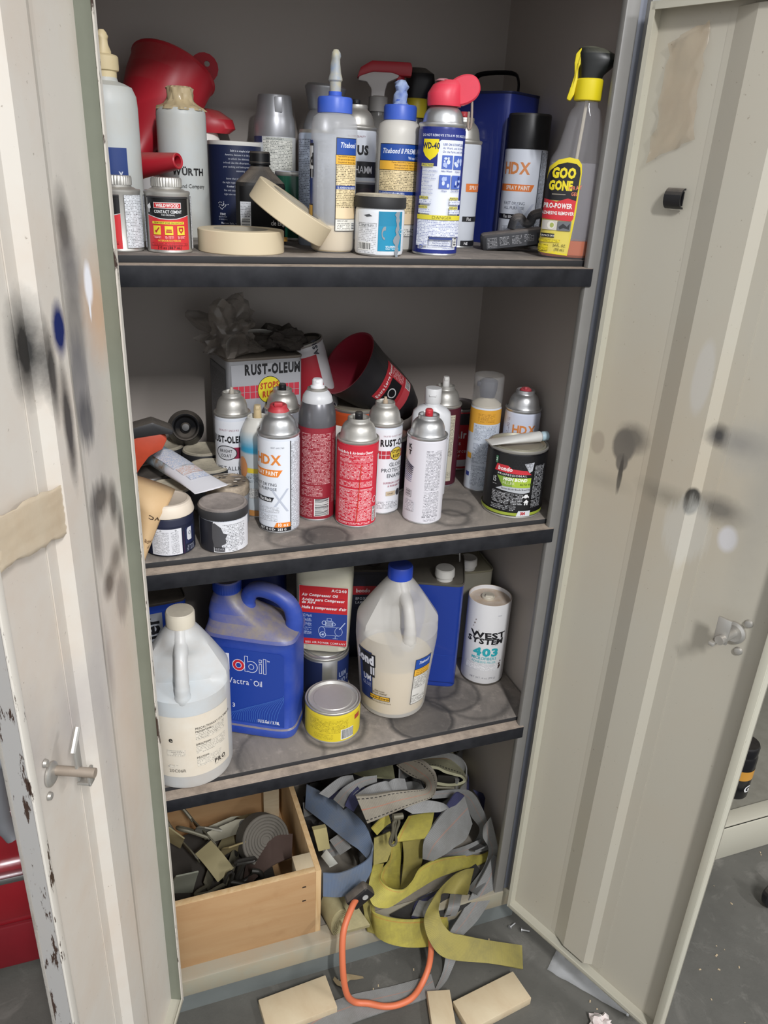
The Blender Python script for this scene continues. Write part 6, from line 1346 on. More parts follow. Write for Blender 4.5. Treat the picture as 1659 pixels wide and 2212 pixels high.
# white cardboard tube
t = thing('filler_canister', 'white cardboard canister with black and teal lettering at the right', 'canister', (-.010, .165, A3), facing(-.010, .165))
r = .0430; h = .186
B().lathe([(0, .001), (r*.97, 0), (r, .002), (r, h*.5), (r, h-.002), (r*.99, h), (r*.955, h), (r*.945, h-.008), (0, h-.009)], 52).obj('canister_body', PM('white_card', '#e0dfdf', .5, 0, mott=.06, dust=.9, dcol='#c4ab8f'), t)
B().lathe([(.0, h-.0088), (.013, h-.0085), (.0135, h-.004), (.012, h-.002), (0, h-.002)], 24, 0, Matrix.Translation((-.004, .004, 0))).box((-.002, -.003, h-.001), (.016, .010, .006), .002).obj('cap', PM('cream_cap2', '#cfc7b5', .5, 0, dust=.4), t)
B().lathe([(0, 0), (r*1.01, -.0), (r*1.012, .004), (r*1.0, .0045)], 52).obj('bottom_rim', PM('dark_rim', '#55504a', .5, .3), t)
def west(L):
    K = '#1c1c1f'; T = '#2aa3ad'
    L.text('WEST', .006, .112, .0125, K, 'C', .04, 1.5, -.12, gap=.02); L.text('SYSTEM', .000, .0985, .0120, K, 'C', .04, 1.22, .05, gap=.02)
    L.rect(-.024, .1085, .030, .1098, K); L.rect(.014, .0945, .028, .0968, FP('#e0dfdf', '#8a8a8a', 2.2, .9))
    L.text('403', .004, .071, .0172, T, 'C', .05, 1.25, gap=.06); L.text('MICROFIBERS', .002, .0615, .0066, '#3fa9b4', 'C', .01, .9, gap=.08); L.text('ADHESIVE FILLER', .002, .0535, .0052, '#7cc2c8', 'C', .0, .9, gap=.08)
    L.rect(-.036, .036, .033, .050, FP('#e0dfdf', '#a5a5aa', 2.4, .8)); L.text('NET WT. 6 oz. (170 g)', .004, .016, .0042, '#9a9aa0', 'C', .0, .9)
    for u, v, q in ((.036, .050, .0020), (.037, .044, .0028), (.0355, .040, .0018), (.038, .056, .0015), (-.024, .142, .0015), (-.022, .150, .001), (-.026, .135, .0008), (-.014, .128, .0007)): L.ell(u, v, q, q*1.3, '#3c2a26' if u > 0 else '#8a7a70', 10)
    L.rect(.020, .163, .028, .1655, '#c9c9cc')
L = Lab(); west(L); L.build(Cyl(r), t)
RIB = {}
RIB['blue'] = ([(-0.361,0.24,0.281),(-0.316,0.19,0.277),(-0.286,0.15,0.269),(-0.269,0.11,0.264),(-0.265,0.08,0.25),(-0.27,0.06,0.251),(-0.283,0.05,0.239),(-0.31,0.045,0.231),(-0.346,0.04,0.232),(-0.379,0.04,0.244)],
  [(-0.369,0.22,0.235),(-0.345,0.17,0.239),(-0.32,0.13,0.234),(-0.305,0.1,0.235),(-0.289,0.08,0.23),(-0.275,0.05,0.217),(-0.287,0.04,0.194),(-0.304,0.035,0.178),(-0.343,0.03,0.177),(-0.381,0.03,0.192)])
RIB['tow'] = ([(-0.315,0.05,0.414),(-0.281,0.05,0.407),(-0.24,0.05,0.404),(-0.195,0.06,0.386),(-0.159,0.08,0.359),(-0.136,0.12,0.33),(-0.13,0.16,0.304),(-0.138,0.19,0.292),(-0.152,0.21,0.295),(-0.162,0.22,0.303)],
  [(-0.293,0.04,0.349),(-0.263,0.04,0.355),(-0.225,0.04,0.364),(-0.185,0.05,0.359),(-0.144,0.07,0.343),(-0.121,0.1,0.335),(-0.11,0.13,0.338),(-0.116,0.15,0.346),(-0.126,0.17,0.347),(-0.139,0.19,0.339)])
RIB['roll'] = ([(-0.068,0.2,0.23),(-0.039,0.2,0.215),(-0.002,0.21,0.198),(0.039,0.26,0.172),(0.058,0.3,0.167),(0.046,0.32,0.191),(0.017,0.32,0.216),(-0.024,0.32,0.217),(-0.074,0.32,0.219)],
  [(-0.084,0.17,0.273),(-0.061,0.16,0.271),(-0.041,0.15,0.278),(-0.028,0.15,0.283),(-0.036,0.15,0.297),(-0.05,0.155,0.302),(-0.073,0.16,0.312),(-0.087,0.17,0.317),(-0.11,0.18,0.318)])
RIB['yflap'] = ([(-0.179,0.1,0.272),(-0.208,0.07,0.273),(-0.227,0.05,0.266)],
  [(-0.12,0.1,0.268),(-0.14,0.07,0.259),(-0.162,0.05,0.256)])
RIB['yleg'] = ([(-0.197,0.08,0.228),(-0.187,0.09,0.17),(-0.187,0.09,0.121),(-0.2,0.066,0.106)],
  [(-0.15,0.08,0.223),(-0.143,0.09,0.172),(-0.146,0.09,0.127),(-0.184,0.066,0.106)])
RIB['yleg2'] = ([(-0.214,0.1,0.213),(-0.215,0.1,0.162),(-0.233,0.09,0.149),(-0.241,0.08,0.137),(-0.236,0.06,0.133)],
  [(-0.189,0.1,0.202),(-0.184,0.11,0.148),(-0.184,0.11,0.107),(-0.193,0.09,0.106),(-0.2,0.065,0.106)])
RIB['brown'] = ([(-0.257,0.09,0.246),(-0.26,0.08,0.22),(-0.263,0.07,0.194)],
  [(-0.222,0.09,0.254),(-0.22,0.08,0.223),(-0.233,0.07,0.194)])
RIB['main'] = ([(-0.236,0.08,0.177),(-0.248,0.06,0.181),(-0.258,0.04,0.187),(-0.253,0.02,0.188),(-0.237,0.01,0.183),(-0.215,0.01,0.176),(-0.194,0.02,0.18),(-0.167,0.04,0.188),(-0.107,0.07,0.162),(-0.024,0.105,0.106),(0.002,0.097,0.106),(0.027,0.101,0.106)],
  [(-0.263,0.07,0.194),(-0.275,0.05,0.195),(-0.286,0.03,0.186),(-0.29,0.01,0.176),(-0.282,0,0.163),(-0.253,0,0.149),(-0.216,0.01,0.15),(-0.173,0.03,0.14),(-0.113,0.06,0.119),(-0.047,0.073,0.106),(-0.003,0.075,0.106),(0.029,0.084,0.106)])
RIB['low'] = ([(-0.285,0.01,0.153),(-0.287,-0.01,0.159),(-0.261,-0.025,0.153),(-0.223,-0.03,0.139),(-0.176,-0.02,0.113),(-0.117,0,0.079)],
  [(-0.284,0,0.099),(-0.28,-0.02,0.099),(-0.259,-0.035,0.09),(-0.219,-0.04,0.07),(-0.163,-0.03,0.039),(-0.107,0,0.005)])
RIB['olive'] = ([(-0.03,0.06,0.116),(-0.071,0.045,0.139),(-0.106,0.03,0.14),(-0.15,0,0.146),(-0.183,-0.03,0.144),(-0.195,-0.05,0.142),(-0.189,-0.065,0.112),(-0.17,-0.08,0.081),(-0.137,-0.09,0.063),(-0.064,-0.1,0.036),(0.011,-0.112,0.003)],
  [(-0.082,-0.012,0.138),(-0.094,0.021,0.106),(-0.124,0.02,0.12),(-0.138,0,0.126),(-0.155,-0.03,0.141),(-0.156,-0.045,0.132),(-0.151,-0.055,0.123),(-0.139,-0.065,0.112),(-0.114,-0.07,0.101),(-0.053,-0.07,0.062),(0.035,-0.064,0.003)])
RIB['grayR'] = ([(0.006,0.05,0.159),(-0.021,0.03,0.138),(-0.054,0.01,0.116),(-0.091,-0.01,0.081),(-0.123,-0.03,0.066),(-0.126,-0.035,0.041)],
  [(0.02,0.04,0.146),(0.01,0.02,0.115),(-0.017,0,0.087),(-0.056,-0.02,0.06),(-0.1,-0.04,0.053),(-0.107,-0.045,0.042)])
RIB['grayD'] = ([(-0.138,-0.055,0.047),(-0.141,-0.055,0.024),(-0.152,-0.07,0.004),(-0.188,-0.105,0.003)],
  [(-0.115,-0.06,0.036),(-0.119,-0.06,0.016),(-0.148,-0.086,0.004),(-0.186,-0.107,0.003)])
RIB['floorS'] = ([(-0.54,-0.088,0.003),(-0.48,-0.074,0.003),(-0.435,-0.061,0.003),(-0.383,-0.059,0.003),(-0.336,-0.058,0.003),(-0.265,-0.065,0.003),(-0.202,-0.067,0.003),(-0.175,-0.065,0.003)],
  [(-0.49,-0.152,0.003),(-0.43,-0.130,0.003),(-0.381,-0.115,0.003),(-0.344,-0.11,0.003),(-0.281,-0.109,0.003),(-0.231,-0.11,0.003),(-0.19,-0.108,0.003),(-0.18,-0.102,0.003)])
RIB['wide'] = ([(-0.048,0.11,0.282),(-0.1,0.09,0.277),(-0.136,0.07,0.263),(-0.158,0.06,0.24),(-0.152,0.07,0.177)],
  [(-0.038,0.08,0.23),(-0.061,0.06,0.213),(-0.091,0.05,0.21),(-0.111,0.05,0.198),(-0.133,0.06,0.175)])
RIB['arch'] = ([(-0.105,0.14,0.284),(-0.049,0.13,0.283),(-0.021,0.12,0.273),(0,0.11,0.235),(0.021,0.1,0.18),(0.022,0.09,0.146),(-0.021,0.08,0.143)],
  [(-0.114,0.13,0.274),(-0.052,0.13,0.26),(-0.028,0.13,0.23),(-0.01,0.13,0.192),(0.014,0.13,0.15),(0.006,0.13,0.113),(-0.02,0.12,0.106)])
RIB['k1'] = ([(-0.334,0.13,0.336),(-0.315,0.12,0.372),(-0.28,0.12,0.386),(-0.247,0.12,0.383)],
  [(-0.315,0.12,0.316),(-0.301,0.11,0.354),(-0.278,0.11,0.371),(-0.25,0.11,0.375)])
RIB['k2'] = ([(-0.297,0.1,0.365),(-0.276,0.09,0.389),(-0.246,0.09,0.394),(-0.229,0.1,0.379)],
  [(-0.288,0.09,0.358),(-0.269,0.08,0.373),(-0.236,0.08,0.374),(-0.223,0.09,0.363)])
RIB['k3'] = ([(-0.232,0.1,0.377),(-0.216,0.1,0.385),(-0.19,0.11,0.368)],
  [(-0.23,0.09,0.362),(-0.213,0.09,0.363),(-0.187,0.1,0.348)])
RIB['k4'] = ([(-0.356,0.16,0.329),(-0.314,0.16,0.359),(-0.282,0.17,0.348)],
  [(-0.338,0.15,0.321),(-0.309,0.15,0.343),(-0.28,0.16,0.338)])
RIB['k5'] = ([(-0.269,0.2,0.324),(-0.227,0.2,0.325),(-0.181,0.2,0.327)],
  [(-0.261,0.16,0.348),(-0.231,0.16,0.337),(-0.19,0.16,0.323)])
RIB['gtri'] = ([(-0.2,0.08,0.318),(-0.159,0.08,0.329),(-0.12,0.08,0.314),(-0.097,0.09,0.287)],
  [(-0.184,0.07,0.31),(-0.149,0.07,0.304),(-0.123,0.07,0.298),(-0.098,0.08,0.291)])
RIB['fold'] = ([(-0.334,0.15,0.202),(-0.311,0.15,0.216)],
  [(-0.319,0.12,0.186),(-0.294,0.12,0.2)])
RIB['beige'] = ([(-0.369,0.16,0.236),(-0.34,0.16,0.235)],
  [(-0.359,0.15,0.183),(-0.334,0.15,0.183)])
RIB['tag'] = ([(-0.357,0.13,0.183),(-0.346,0.13,0.2)],
  [(-0.351,0.09,0.195),(-0.33,0.1,0.187)])
RIB['pad'] = ([(-0.37,0.06,0.153),(-0.343,-0.012,0.127)],
  [(-0.32,0.06,0.141),(-0.295,-0.012,0.126)])
RIB['navy1'] = ([(-0.305,0.16,0.275),(-0.278,0.17,0.213),(-0.257,0.15,0.175)],
  [(-0.276,0.16,0.307),(-0.242,0.17,0.222),(-0.231,0.15,0.167)])
RIB['navy2'] = ([(0.008,0.17,0.229),(0.032,0.17,0.182),(0.042,0.17,0.117)],
  [(0.035,0.17,0.211),(0.062,0.17,0.146),(0.059,0.155,0.106)])
RIB['vert1'] = ([(-0.137,0.038,0.106),(-0.177,0.029,0.106),(-0.206,-0.012,0.115)],
  [(-0.115,0.031,0.106),(-0.153,0.022,0.106),(-0.181,-0.012,0.102)])
RIB['vert2'] = ([(-0.103,0.022,0.106),(-0.12,-0.012,0.091)],
  [(-0.073,0.013,0.106),(-0.085,-0.012,0.077)])
RIB['rise'] = ([(-0.001,0.09,0.203),(-0.006,0.08,0.182),(0.006,0.07,0.152),(-0.014,0.05,0.123),(-0.062,0.023,0.106)],
  [(0.007,0.08,0.237),(0.018,0.07,0.191),(0.023,0.06,0.154),(0.006,0.04,0.117),(-0.058,-0.012,0.128)])
RIB['shade_back'] = ([(-0.242,0.013,0.106),(-0.177,0.029,0.106),(-0.112,0.044,0.106),(-0.017,0.077,0.106)],
  [(-0.211,-0.012,0.111),(-0.151,-0.012,0.098),(-0.102,-0.012,0.092),(-0.009,0.016,0.106)])
RIB['g5'] = ([(-0.123,0.127,0.106),(-0.074,0.128,0.106),(-0.024,0.12,0.119),(0.022,0.12,0.132)],
  [(-0.135,0.093,0.106),(-0.079,0.104,0.106),(-0.019,0.1,0.11),(0.028,0.1,0.113)])
RIB['brn'] = ([(-0.298,0.03,0.149),(-0.295,0.02,0.114),(-0.299,-0.012,0.112)],
  [(-0.274,0.03,0.152),(-0.272,0.02,0.113),(-0.28,-0.012,0.096)])
RIB['ytop'] = ([(-0.272,0.07,0.298),(-0.251,0.07,0.319),(-0.237,0.07,0.326)],
  [(-0.259,0.07,0.276),(-0.241,0.07,0.295),(-0.23,0.07,0.301)])
RIB['nv1'] = ([(-0.101,0.09,0.283),(-0.078,0.1,0.304),(-0.068,0.1,0.308)],
  [(-0.094,0.09,0.269),(-0.063,0.1,0.282),(-0.053,0.1,0.295)])
RIB['nv2'] = ([(-0.316,0.11,0.332),(-0.306,0.11,0.358),(-0.29,0.11,0.374)],
  [(-0.297,0.11,0.311),(-0.286,0.11,0.332),(-0.272,0.11,0.346)])
RIB['gv'] = ([(-0.139,0.04,0.106),(-0.171,0.028,0.106),(-0.205,-0.012,0.122)],
  [(-0.115,0.031,0.106),(-0.15,0.014,0.106),(-0.172,-0.012,0.102)])
RIB['gv2'] = ([(-0.103,0.022,0.106),(-0.125,-0.012,0.116),(-0.132,-0.012,0.091)],
  [(-0.079,0.015,0.106),(-0.097,-0.012,0.11),(-0.104,-0.012,0.085)])

# ================================================================ BOTTOM COMPARTMENT
def ply(name, a, c, sc=(3, 3, 26)):
    if name in MATS: return MATS[name]
    m, t, p = nt(name); p.inputs['Roughness'].default_value = .6
    pos = N(t, 'TexCoord').outputs['Object']; v = N(t, 'VectorMath', operation='MULTIPLY'); t.links.new(pos, v.inputs[0]); v.inputs[1].default_value = sc
    k = mixc(t, ramp(t, noise(t, 1.4, 6, .6, v.outputs[0], .6), .3, .75), lin(a), lin(c)); k = mixc(t, math_(t, 'MULTIPLY', ramp(t, noise(t, 14, 5), .6, .75), .3), k, lin('#8a5f38'))
    t.links.new(k, p.inputs['Base Color']); MATS[name] = m; return m
PLY = ply('plywood_face', '#b3926a', '#a67f56'); PLYE = ply('plywood_edge', '#d2b58a', '#bd9868', (60, 60, 6)); PINE = ply('pine_block', '#c6b89b', '#b39d7e', (9, 5, 40))
bx0, bx1, by0, by1, bz0, bz1 = -.684, -.386, .026, .375, .100, .268
t = thing('plywood_box', 'open plywood box full of old ratchet straps at the bottom left', 'box', ((bx0+bx1)/2, (by0+by1)/2, bz0))
cx_, cy_ = (bx0+bx1)/2, (by0+by1)/2
def pb(name, x0, x1, y0, y1, z0, z1, m): return B().box(((x0+x1)/2-cx_, (y0+y1)/2-cy_, (z0+z1)/2-bz0), (x1-x0, y1-y0, z1-z0), .0008).obj(name, m, t)
pb('front_panel', bx0, bx1-.011, by0, by0+.012, bz0, bz1, PLY); pb('front_top_edge', bx0, bx1-.011, by0, by0+.012, bz1, bz1+.001, PLYE)
pb('back_panel', bx0, bx1-.011, by1-.012, by1, bz0, .300, PLY); pb('side_panel', bx1-.011, bx1, by0, by1, bz0, bz1, PLYE); pb('side_panel', bx0-.010, bx0, by0, by1, bz0, bz1, PLYE); pb('bottom_panel', bx0, bx1-.011, by0+.012, by1-.012, bz0, bz0+.008, PLY)
pb('corner_post', bx1-.047, bx1-.011, by0+.012, by0+.048, bz0+.008, bz1+.0005, PINE); pb('corner_post', bx1-.052, bx1-.016, by1-.040, by1-.012, bz0+.008, .298, PINE)
for z in (.235, .198):
    B().box((bx1-.034-cx_, by0-.0002-cy_, z-bz0), (.007, .001, .003), 0).obj('nail_hole', PM('dark_hole', '#2a1d12', .9), t)
# contents
OLV = PM('olive_web', '#7d7758', .8, 0, mott=.3); GRW = PM('grey_web', '#5d5951', .8, 0, mott=.3, dust=.2); BGW = PM('beige_web', '#8f8562', .8, 0, mott=.3); DKM = PM('dark_steel', '#35332f', .5, .4, mott=.3); DST = PM('zinc_steel', '#6f6b5b', .5, .4, mott=.4)
G = 'ratchet straps in the plywood box'
fz = bz0+.008
def coil(x, y, z, r, wd, label, m, rot):
    t = thing('strap_roll', label, 'strap', (x, y, z), 0, G, rot)
    prof = []; 
    n = 7
    for k in range(n):
        a = .008+(r-.008)*k/n; c = .008+(r-.008)*(k+.8)/n; prof += [(a, wd-.0015), (a+.0008, wd), (c, wd), (c+.0008, wd-.0015)]
    prof = [(0, 0), (r, 0), (r, wd-.002)]+prof[::-1]+[(0, wd-.0015)]
    B().lathe(prof, 44).obj('webbing_roll', m, t); return t
coil(-.470, .225, .175, .052, .045, 'rolled grey strap coil standing in the right of the plywood box', GRW, (R(55), R(-8), R(20)))
b = thing('strap_roll', 'tarp-brown flat folded webbing leaning over the coil in the plywood box', 'strap', (-.452, .145, .125), 0, G)
B().ribbon([(-.075, -.02, .012), (-.045, -.015, .042), (-.005, -.01, .062), (.035, .00, .060)], [(-.050, .05, .020), (-.025, .05, .055), (.010, .055, .075), (.050, .055, .064)], .003, 6).obj('webbing', PM('brown_web', '#54433c', .8, 0, mott=.3), b)
def ratchet(x, y, z, rz, tilt, label, L_=.11):
    t = thing('ratchet_buckle', label, 'ratchet', (x, y, z), 0, G, (R(tilt), 0, R(rz)))
    for s in (-1, 1):
        prism([(-.045, -.012), (.03, -.014), (.045, -.004), (.045, .010), (.02, .016), (-.045, .012)], s*.022-.0015, s*.022+.0015, .0008).obj('side_plate', DST, t)
    B().tube([(.032, -.024, .002), (.032, .024, .002)], .009, 14).obj('spindle', DKM, t)
    B().tube([(-.045, -.022, .0), (-.075, -.020, .022), (-.095, -.012, .034), (-.095, .012, .034), (-.075, .020, .022), (-.045, .022, .0)], .004, 8, sm=4).obj('handle', DST, t)
    B().ribbon([(.032, -.020, .010), (.07, -.020, .006), (.105, -.020, -.012)], [(.032, .020, .010), (.07, .020, .006), (.105, .020, -.012)], .0024, 5).obj('webbing', BGW, t); return t
ratchet(-.535, .255, .190, 10, -35, 'zinc ratchet buckle with pear shaped plate at the back of the box')
ratchet(-.600, .240, .190, -65, 15, 'rusty ratchet buckle standing upright in the middle of the box')
ratchet(-.555, .185, .160, 65, -20, 'dark ratchet buckle tipped on its side near the box front')
def hook(x, y, z, rot, label):
    t = thing('strap_hook', label, 'hook', (x, y, z), 0, G, rot)
    B().tube([(0, 0, .05), (0, 0, .02), (.004, 0, .0), (.02, 0, -.010), (.034, 0, 0), (.034, 0, .016)], .005, 10, sm=5).obj('hook_bar', DKM, t)
    B().tube([(-.02, 0, .05), (.02, 0, .05), (.02, 0, .06), (-.02, 0, .06), (-.02, 0, .05)], .0035, 8, sm=2).obj('eye_bar', DKM, t); return t
hook(-.535, .140, .165, (R(10), R(20), R(15)), 'bent steel strap hook near the front of the plywood box')
hook(-.500, .120, .160, (R(-20), R(-70), R(10)), 'steel hook lying on its side right of the bent hook')
def flap(pts1, pts2, m, label, name='strap_end'):
    o = B().ribbon(pts1, pts2, .003, 6).obj(name, m, None); return tag(o, label, 'strap', G)
flap([(-.672, .150, .165), (-.660, .135, .205), (-.650, .125, .232)], [(-.620, .150, .150), (-.612, .140, .195), (-.607, .130, .225)], PM('grey_green_web', '#77786a', .8, 0, mott=.25), 'grey green webbing end folded up at the box front left')
flap([(-.672, .285, .180), (-.668, .262, .216), (-.652, .25, .235)], [(-.632, .25, .170), (-.625, .235, .205), (-.624, .225, .22)], BGW, 'beige webbing flap at the back left corner of the box')
flap([(-.604, .265, .185), (-.596, .245, .222), (-.582, .225, .238)], [(-.560, .255, .180), (-.556, .240, .215), (-.548, .215, .228)], PM('pale_web', '#8d8a7e', .75, 0, mott=.3), 'pale folded strap end behind the upright ratchet')
flap([(-.560, .215, .150), (-.553, .195, .198), (-.540, .18, .215)], [(-.518, .215, .150), (-.508, .20, .198), (-.500, .188, .212)], PM('tan_web', '#857752', .8, 0, mott=.3), 'tan webbing with stitched square in the middle of the box')
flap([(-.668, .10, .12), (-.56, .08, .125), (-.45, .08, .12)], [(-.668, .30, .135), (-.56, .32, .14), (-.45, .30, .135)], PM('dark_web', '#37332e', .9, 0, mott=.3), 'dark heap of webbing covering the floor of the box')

# loose straps --------------------------------------------------------------
def webbing(name, base, stripe=None, edge=None, rib=3.2, dirt='#5e5548', lines=(.5,), ew=.10):
    m, t, p = nt(name); p.inputs['Roughness'].default_value = .75
    uv = N(t, 'UVMap').outputs[0]; s = N(t, 'SeparateXYZ'); t.links.new(uv, s.inputs[0])
    rb = math_(t, 'FRACT', math_(t, 'DIVIDE', s.outputs[1], rib/1000)); rbm = math_(t, 'MULTIPLY', math_(t, 'LESS_THAN', rb, .38), .28)
    c = lin(base); k = mixc(t, rbm, c, (c[0]*.45, c[1]*.45, c[2]*.45, 1))
    k = mixc(t, math_(t, 'MULTIPLY', ramp(t, noise(t, 22, 6, .7), .42, .7), .55), k, lin(dirt))
    if stripe:
        for q in lines:
            f = math_(t, 'LESS_THAN', math_(t, 'ABSOLUTE', math_(t, 'SUBTRACT', s.outputs[0], q)), .022)
            k = mixc(t, math_(t, 'MULTIPLY', f, .42), k, lin(stripe))
    if edge:
        for q in (ew, 1-ew):
            f = math_(t, 'LESS_THAN', math_(t, 'ABSOLUTE', math_(t, 'SUBTRACT', s.outputs[0], q)), .020)
            d = math_(t, 'LESS_THAN', math_(t, 'FRACT', math_(t, 'DIVIDE', s.outputs[1], .0085)), .6)
            k = mixc(t, math_(t, 'MULTIPLY', f, d), k, lin(edge))
    t.links.new(k, p.inputs['Base Color'])
    bu = N(t, 'Bump'); bu.inputs['Strength'].default_value = .35; bu.inputs['Distance'].default_value = .0015; t.links.new(rb, bu.inputs['Height']); t.links.new(bu.outputs[0], p.inputs['Normal'])
    return m
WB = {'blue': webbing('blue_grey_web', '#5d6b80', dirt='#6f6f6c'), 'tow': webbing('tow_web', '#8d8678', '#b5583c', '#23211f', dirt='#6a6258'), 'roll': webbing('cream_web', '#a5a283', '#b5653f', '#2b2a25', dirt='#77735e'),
      'yel': webbing('yellow_web', '#aea34a', '#b56a35', None, 2.8, '#6f693f', (.10,)), 'ol': webbing('olive_yellow_web', '#938847', None, None, 2.8, '#6b6540'), 'gray': webbing('grey_ribbed_web', '#7f7f7d', '#a5705a', None, 3.0, '#64625c', (.42,)), 'navy': webbing('navy_web', '#37385a', None, None, 3.0, '#222233'), 'dk': webbing('gap_shade_web', '#2b2927', None, None, 3.0, '#171615'), 'lt': webbing('light_grey_web', '#90908f', None, None, 3.4, '#66645f'), 'olv': webbing('olive_web2', '#7b7a5c', None, None, 3.0, '#55523e'), 'bei': webbing('beige_web2', '#b0a67e', None, None, 2.6, '#857b58')}  # dk is webbing darkened to carry the shade in the heap's gaps
GS = 'loose straps heaped beside the plywood box'
def strap(key, mat, label, th=.0028, n=8, name='strap'):
    o = B().ribbon(*RIB[key], th, n).obj(name, WB[mat], None, sharp=50); return tag(o, label, 'strap', GS)
strap('blue', 'blue', 'wide blue grey strap looping round in front of the box side')
strap('tow', 'tow', 'brown grey tow strap with red centre line and black stitching', .006)
strap('roll', 'roll', 'rolled cream tow strap with orange line at the top right of the heap', .006)
strap('yflap', 'yel', 'folded yellow strap flap with a scribble, top of the yellow straps', .004)
strap('yleg', 'ol', 'olive yellow strap length hanging below the folded flap, right one')
strap('yleg2', 'yel', 'yellow strap length hanging beside a dark gap, left one')
strap('brown', 'ol', 'brownish strap end hanging under the tow strap eye')
strap('main', 'yel', 'bright yellow strap sweeping in a broad curve to the right')
strap('low', 'yel', 'lowest yellow strap loop hanging over the cabinet sill')
strap('olive', 'ol', 'olive yellow strap curling out of the cabinet with stitched end on the floor')
strap('grayR', 'gray', 'grey ribbed strap running down the right over the sill')
strap('grayD', 'gray', 'thin grey strap twist dropping from the sill to the floor')
strap('floorS', 'gray', 'flat grey brown strap lying across the floor under the orange cable')
strap('wide', 'gray', 'wide grey ribbed strap folded across the middle right of the heap', .005)
strap('arch', 'gray', 'grey strap arching over the right side of the heap')
strap('k1', 'gray', 'grey strap loop behind the blue grey strap')
strap('k2', 'lt', 'light ribbed strap fold just above the tow strap, left one')
strap('k3', 'lt', 'light ribbed strap fold just above the tow strap, right one')
strap('k4', 'lt', 'straight light grey strap end slanting behind the blue grey strap')
strap('k5', 'olv', 'olive strap bunch under the shelf edge')
strap('gtri', 'lt', 'pointed grey strap fold below the tow strap')
strap('fold', 'gray', 'short grey folded strap inside the blue grey loop')
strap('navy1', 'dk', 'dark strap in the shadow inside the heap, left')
strap('navy2', 'navy', 'navy strap against the right cabinet wall')
strap('rise', 'gray', 'dull grey strap rising along the right side of the heap')
strap('shade_back', 'dk', 'dark backing band added as shade behind the lowest yellow loop', .004)  # added backing, its near-black colour stands in for the shaded gap
strap('g5', 'gray', 'grey strap lying low under the wide grey ribbed strap')
strap('brn', 'ol', 'brown shaded strap fold left of the lowest yellow loop')
strap('ytop', 'yel', 'small yellow strap fold beside the rusty snap hook')
strap('nv1', 'navy', 'small navy strap fold right of the tow strap')
strap('nv2', 'navy', 'small navy strap fold left of the tow strap')
strap('gv', 'lt', 'light grey strap piece left of the olive curl')
strap('gv2', 'gray', 'grey strap piece inside the olive curl')
strap('vert1', 'navy', 'navy and grey strap hanging behind the olive curl')
o = B().ribbon(*RIB['beige'], .012, 6).obj('cloth_pad', PM('beige_cloth', '#b5a978', .85, 0, mott=.3), None); tag(o, 'folded beige cloth pad wedged against the box side', 'cloth')
o = B().ribbon(*RIB['tag'], .003, 6).obj('strap_label', PM('grey_white_tag', '#b5b5ac', .7, 0, mott=.3), None); tag(o, 'frayed white label end lying inside the blue grey loop', 'label')
o = B().ribbon(*RIB['pad'], .010, 8).obj('webbing_pad', WB['bei'], None); tag(o, 'flat beige webbing pad leaning behind the orange cable', 'pad')
t = thing('strap_roll', 'coiled beige webbing roll behind the beige pad at the box corner', 'strap', (-.356, .040, .128), 0, GS, (R(90), 0, R(10)))
pr = []
for k in range(6): pr += [(.018+k*.0075, .030), (.019+k*.0075, .032), (.0225+k*.0075, .032), (.0240+k*.0075, .030)]
B().lathe([(0, -.02), (.064, -.02), (.064, .030)]+pr[::-1]+[(0, .030)], 48, 0, Matrix.Scale(.30, 4, (1, 0, 0)) @ Matrix.Scale(.6, 4, (0, 1, 0)) @ Matrix.Translation((0, .0, 0))).obj('webbing_roll', WB['bei'], t)
# strap lengths buried in the heap: loops of webbing lying over one another
rnd = random.Random(21)
BUR = ['grey strap length buried at the far left of the heap', 'dark strap length buried behind the snap hook', 'navy strap length buried behind the blue grey loop', 'grey strap length buried under the rolled tow strap', 'olive strap length buried in the middle of the heap', 'dark strap length buried against the back wall at right', 'grey strap length buried behind the yellow flap', 'navy strap length buried low at the right']
for k in range(8):
    cx0, cy0, cz0 = [-.32, -.24, -.28, -.08, -.18, -.03, -.15, -.02][k], rnd.uniform(.18, .30), [.15, .24, .20, .20, .16, .18, .18, .13][k]; a = rnd.uniform(0, 6.28); rr0 = rnd.uniform(.03, .07)
    e1 = []; e2 = []; tl = rnd.uniform(-.5, .5); wd = rnd.choice((.036, .044, .048))
    for j in range(7):
        q = a+j*.75; x = cx0+rr0*1.2*math.cos(q); y = cy0+rr0*.8*math.sin(q); z = cz0+.010*j+.012*math.sin(j*1.3+a)
        x = max(-.37, min(.025, x)); y = max(.075, min(.40, y)); z = max(.105, z)
        e1.append((x, y, z)); e2.append((max(-.375, min(.03, x+wd*.3*math.sin(tl))), min(.41, y+wd*.25), min(.38, z+wd*.9)))
    o = B().ribbon(e1, e2, .0028, 6).obj('strap', WB[['gray', 'dk', 'navy', 'gray', 'olv', 'dk', 'gray', 'navy'][k]], None, sharp=50)
    tag(o, BUR[k], 'strap', 'strap lengths buried in the heap')
# added near-black lumps standing in for the shade in the heap's gaps
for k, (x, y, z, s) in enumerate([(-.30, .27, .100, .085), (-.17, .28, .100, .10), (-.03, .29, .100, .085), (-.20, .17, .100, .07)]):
    o = crumple('gap_shade_lump', ['dark lump added as shade deep behind the blue grey loop', 'dark lump added as shade deep in the middle of the heap', 'dark lump added as shade against the right back wall', 'dark lump added as shade under the yellow straps'][k], 'strap', (x, y, z), (s, s*.75, s*.95), WB['dk'], 11+k, 4, .25); o['group'] = GS
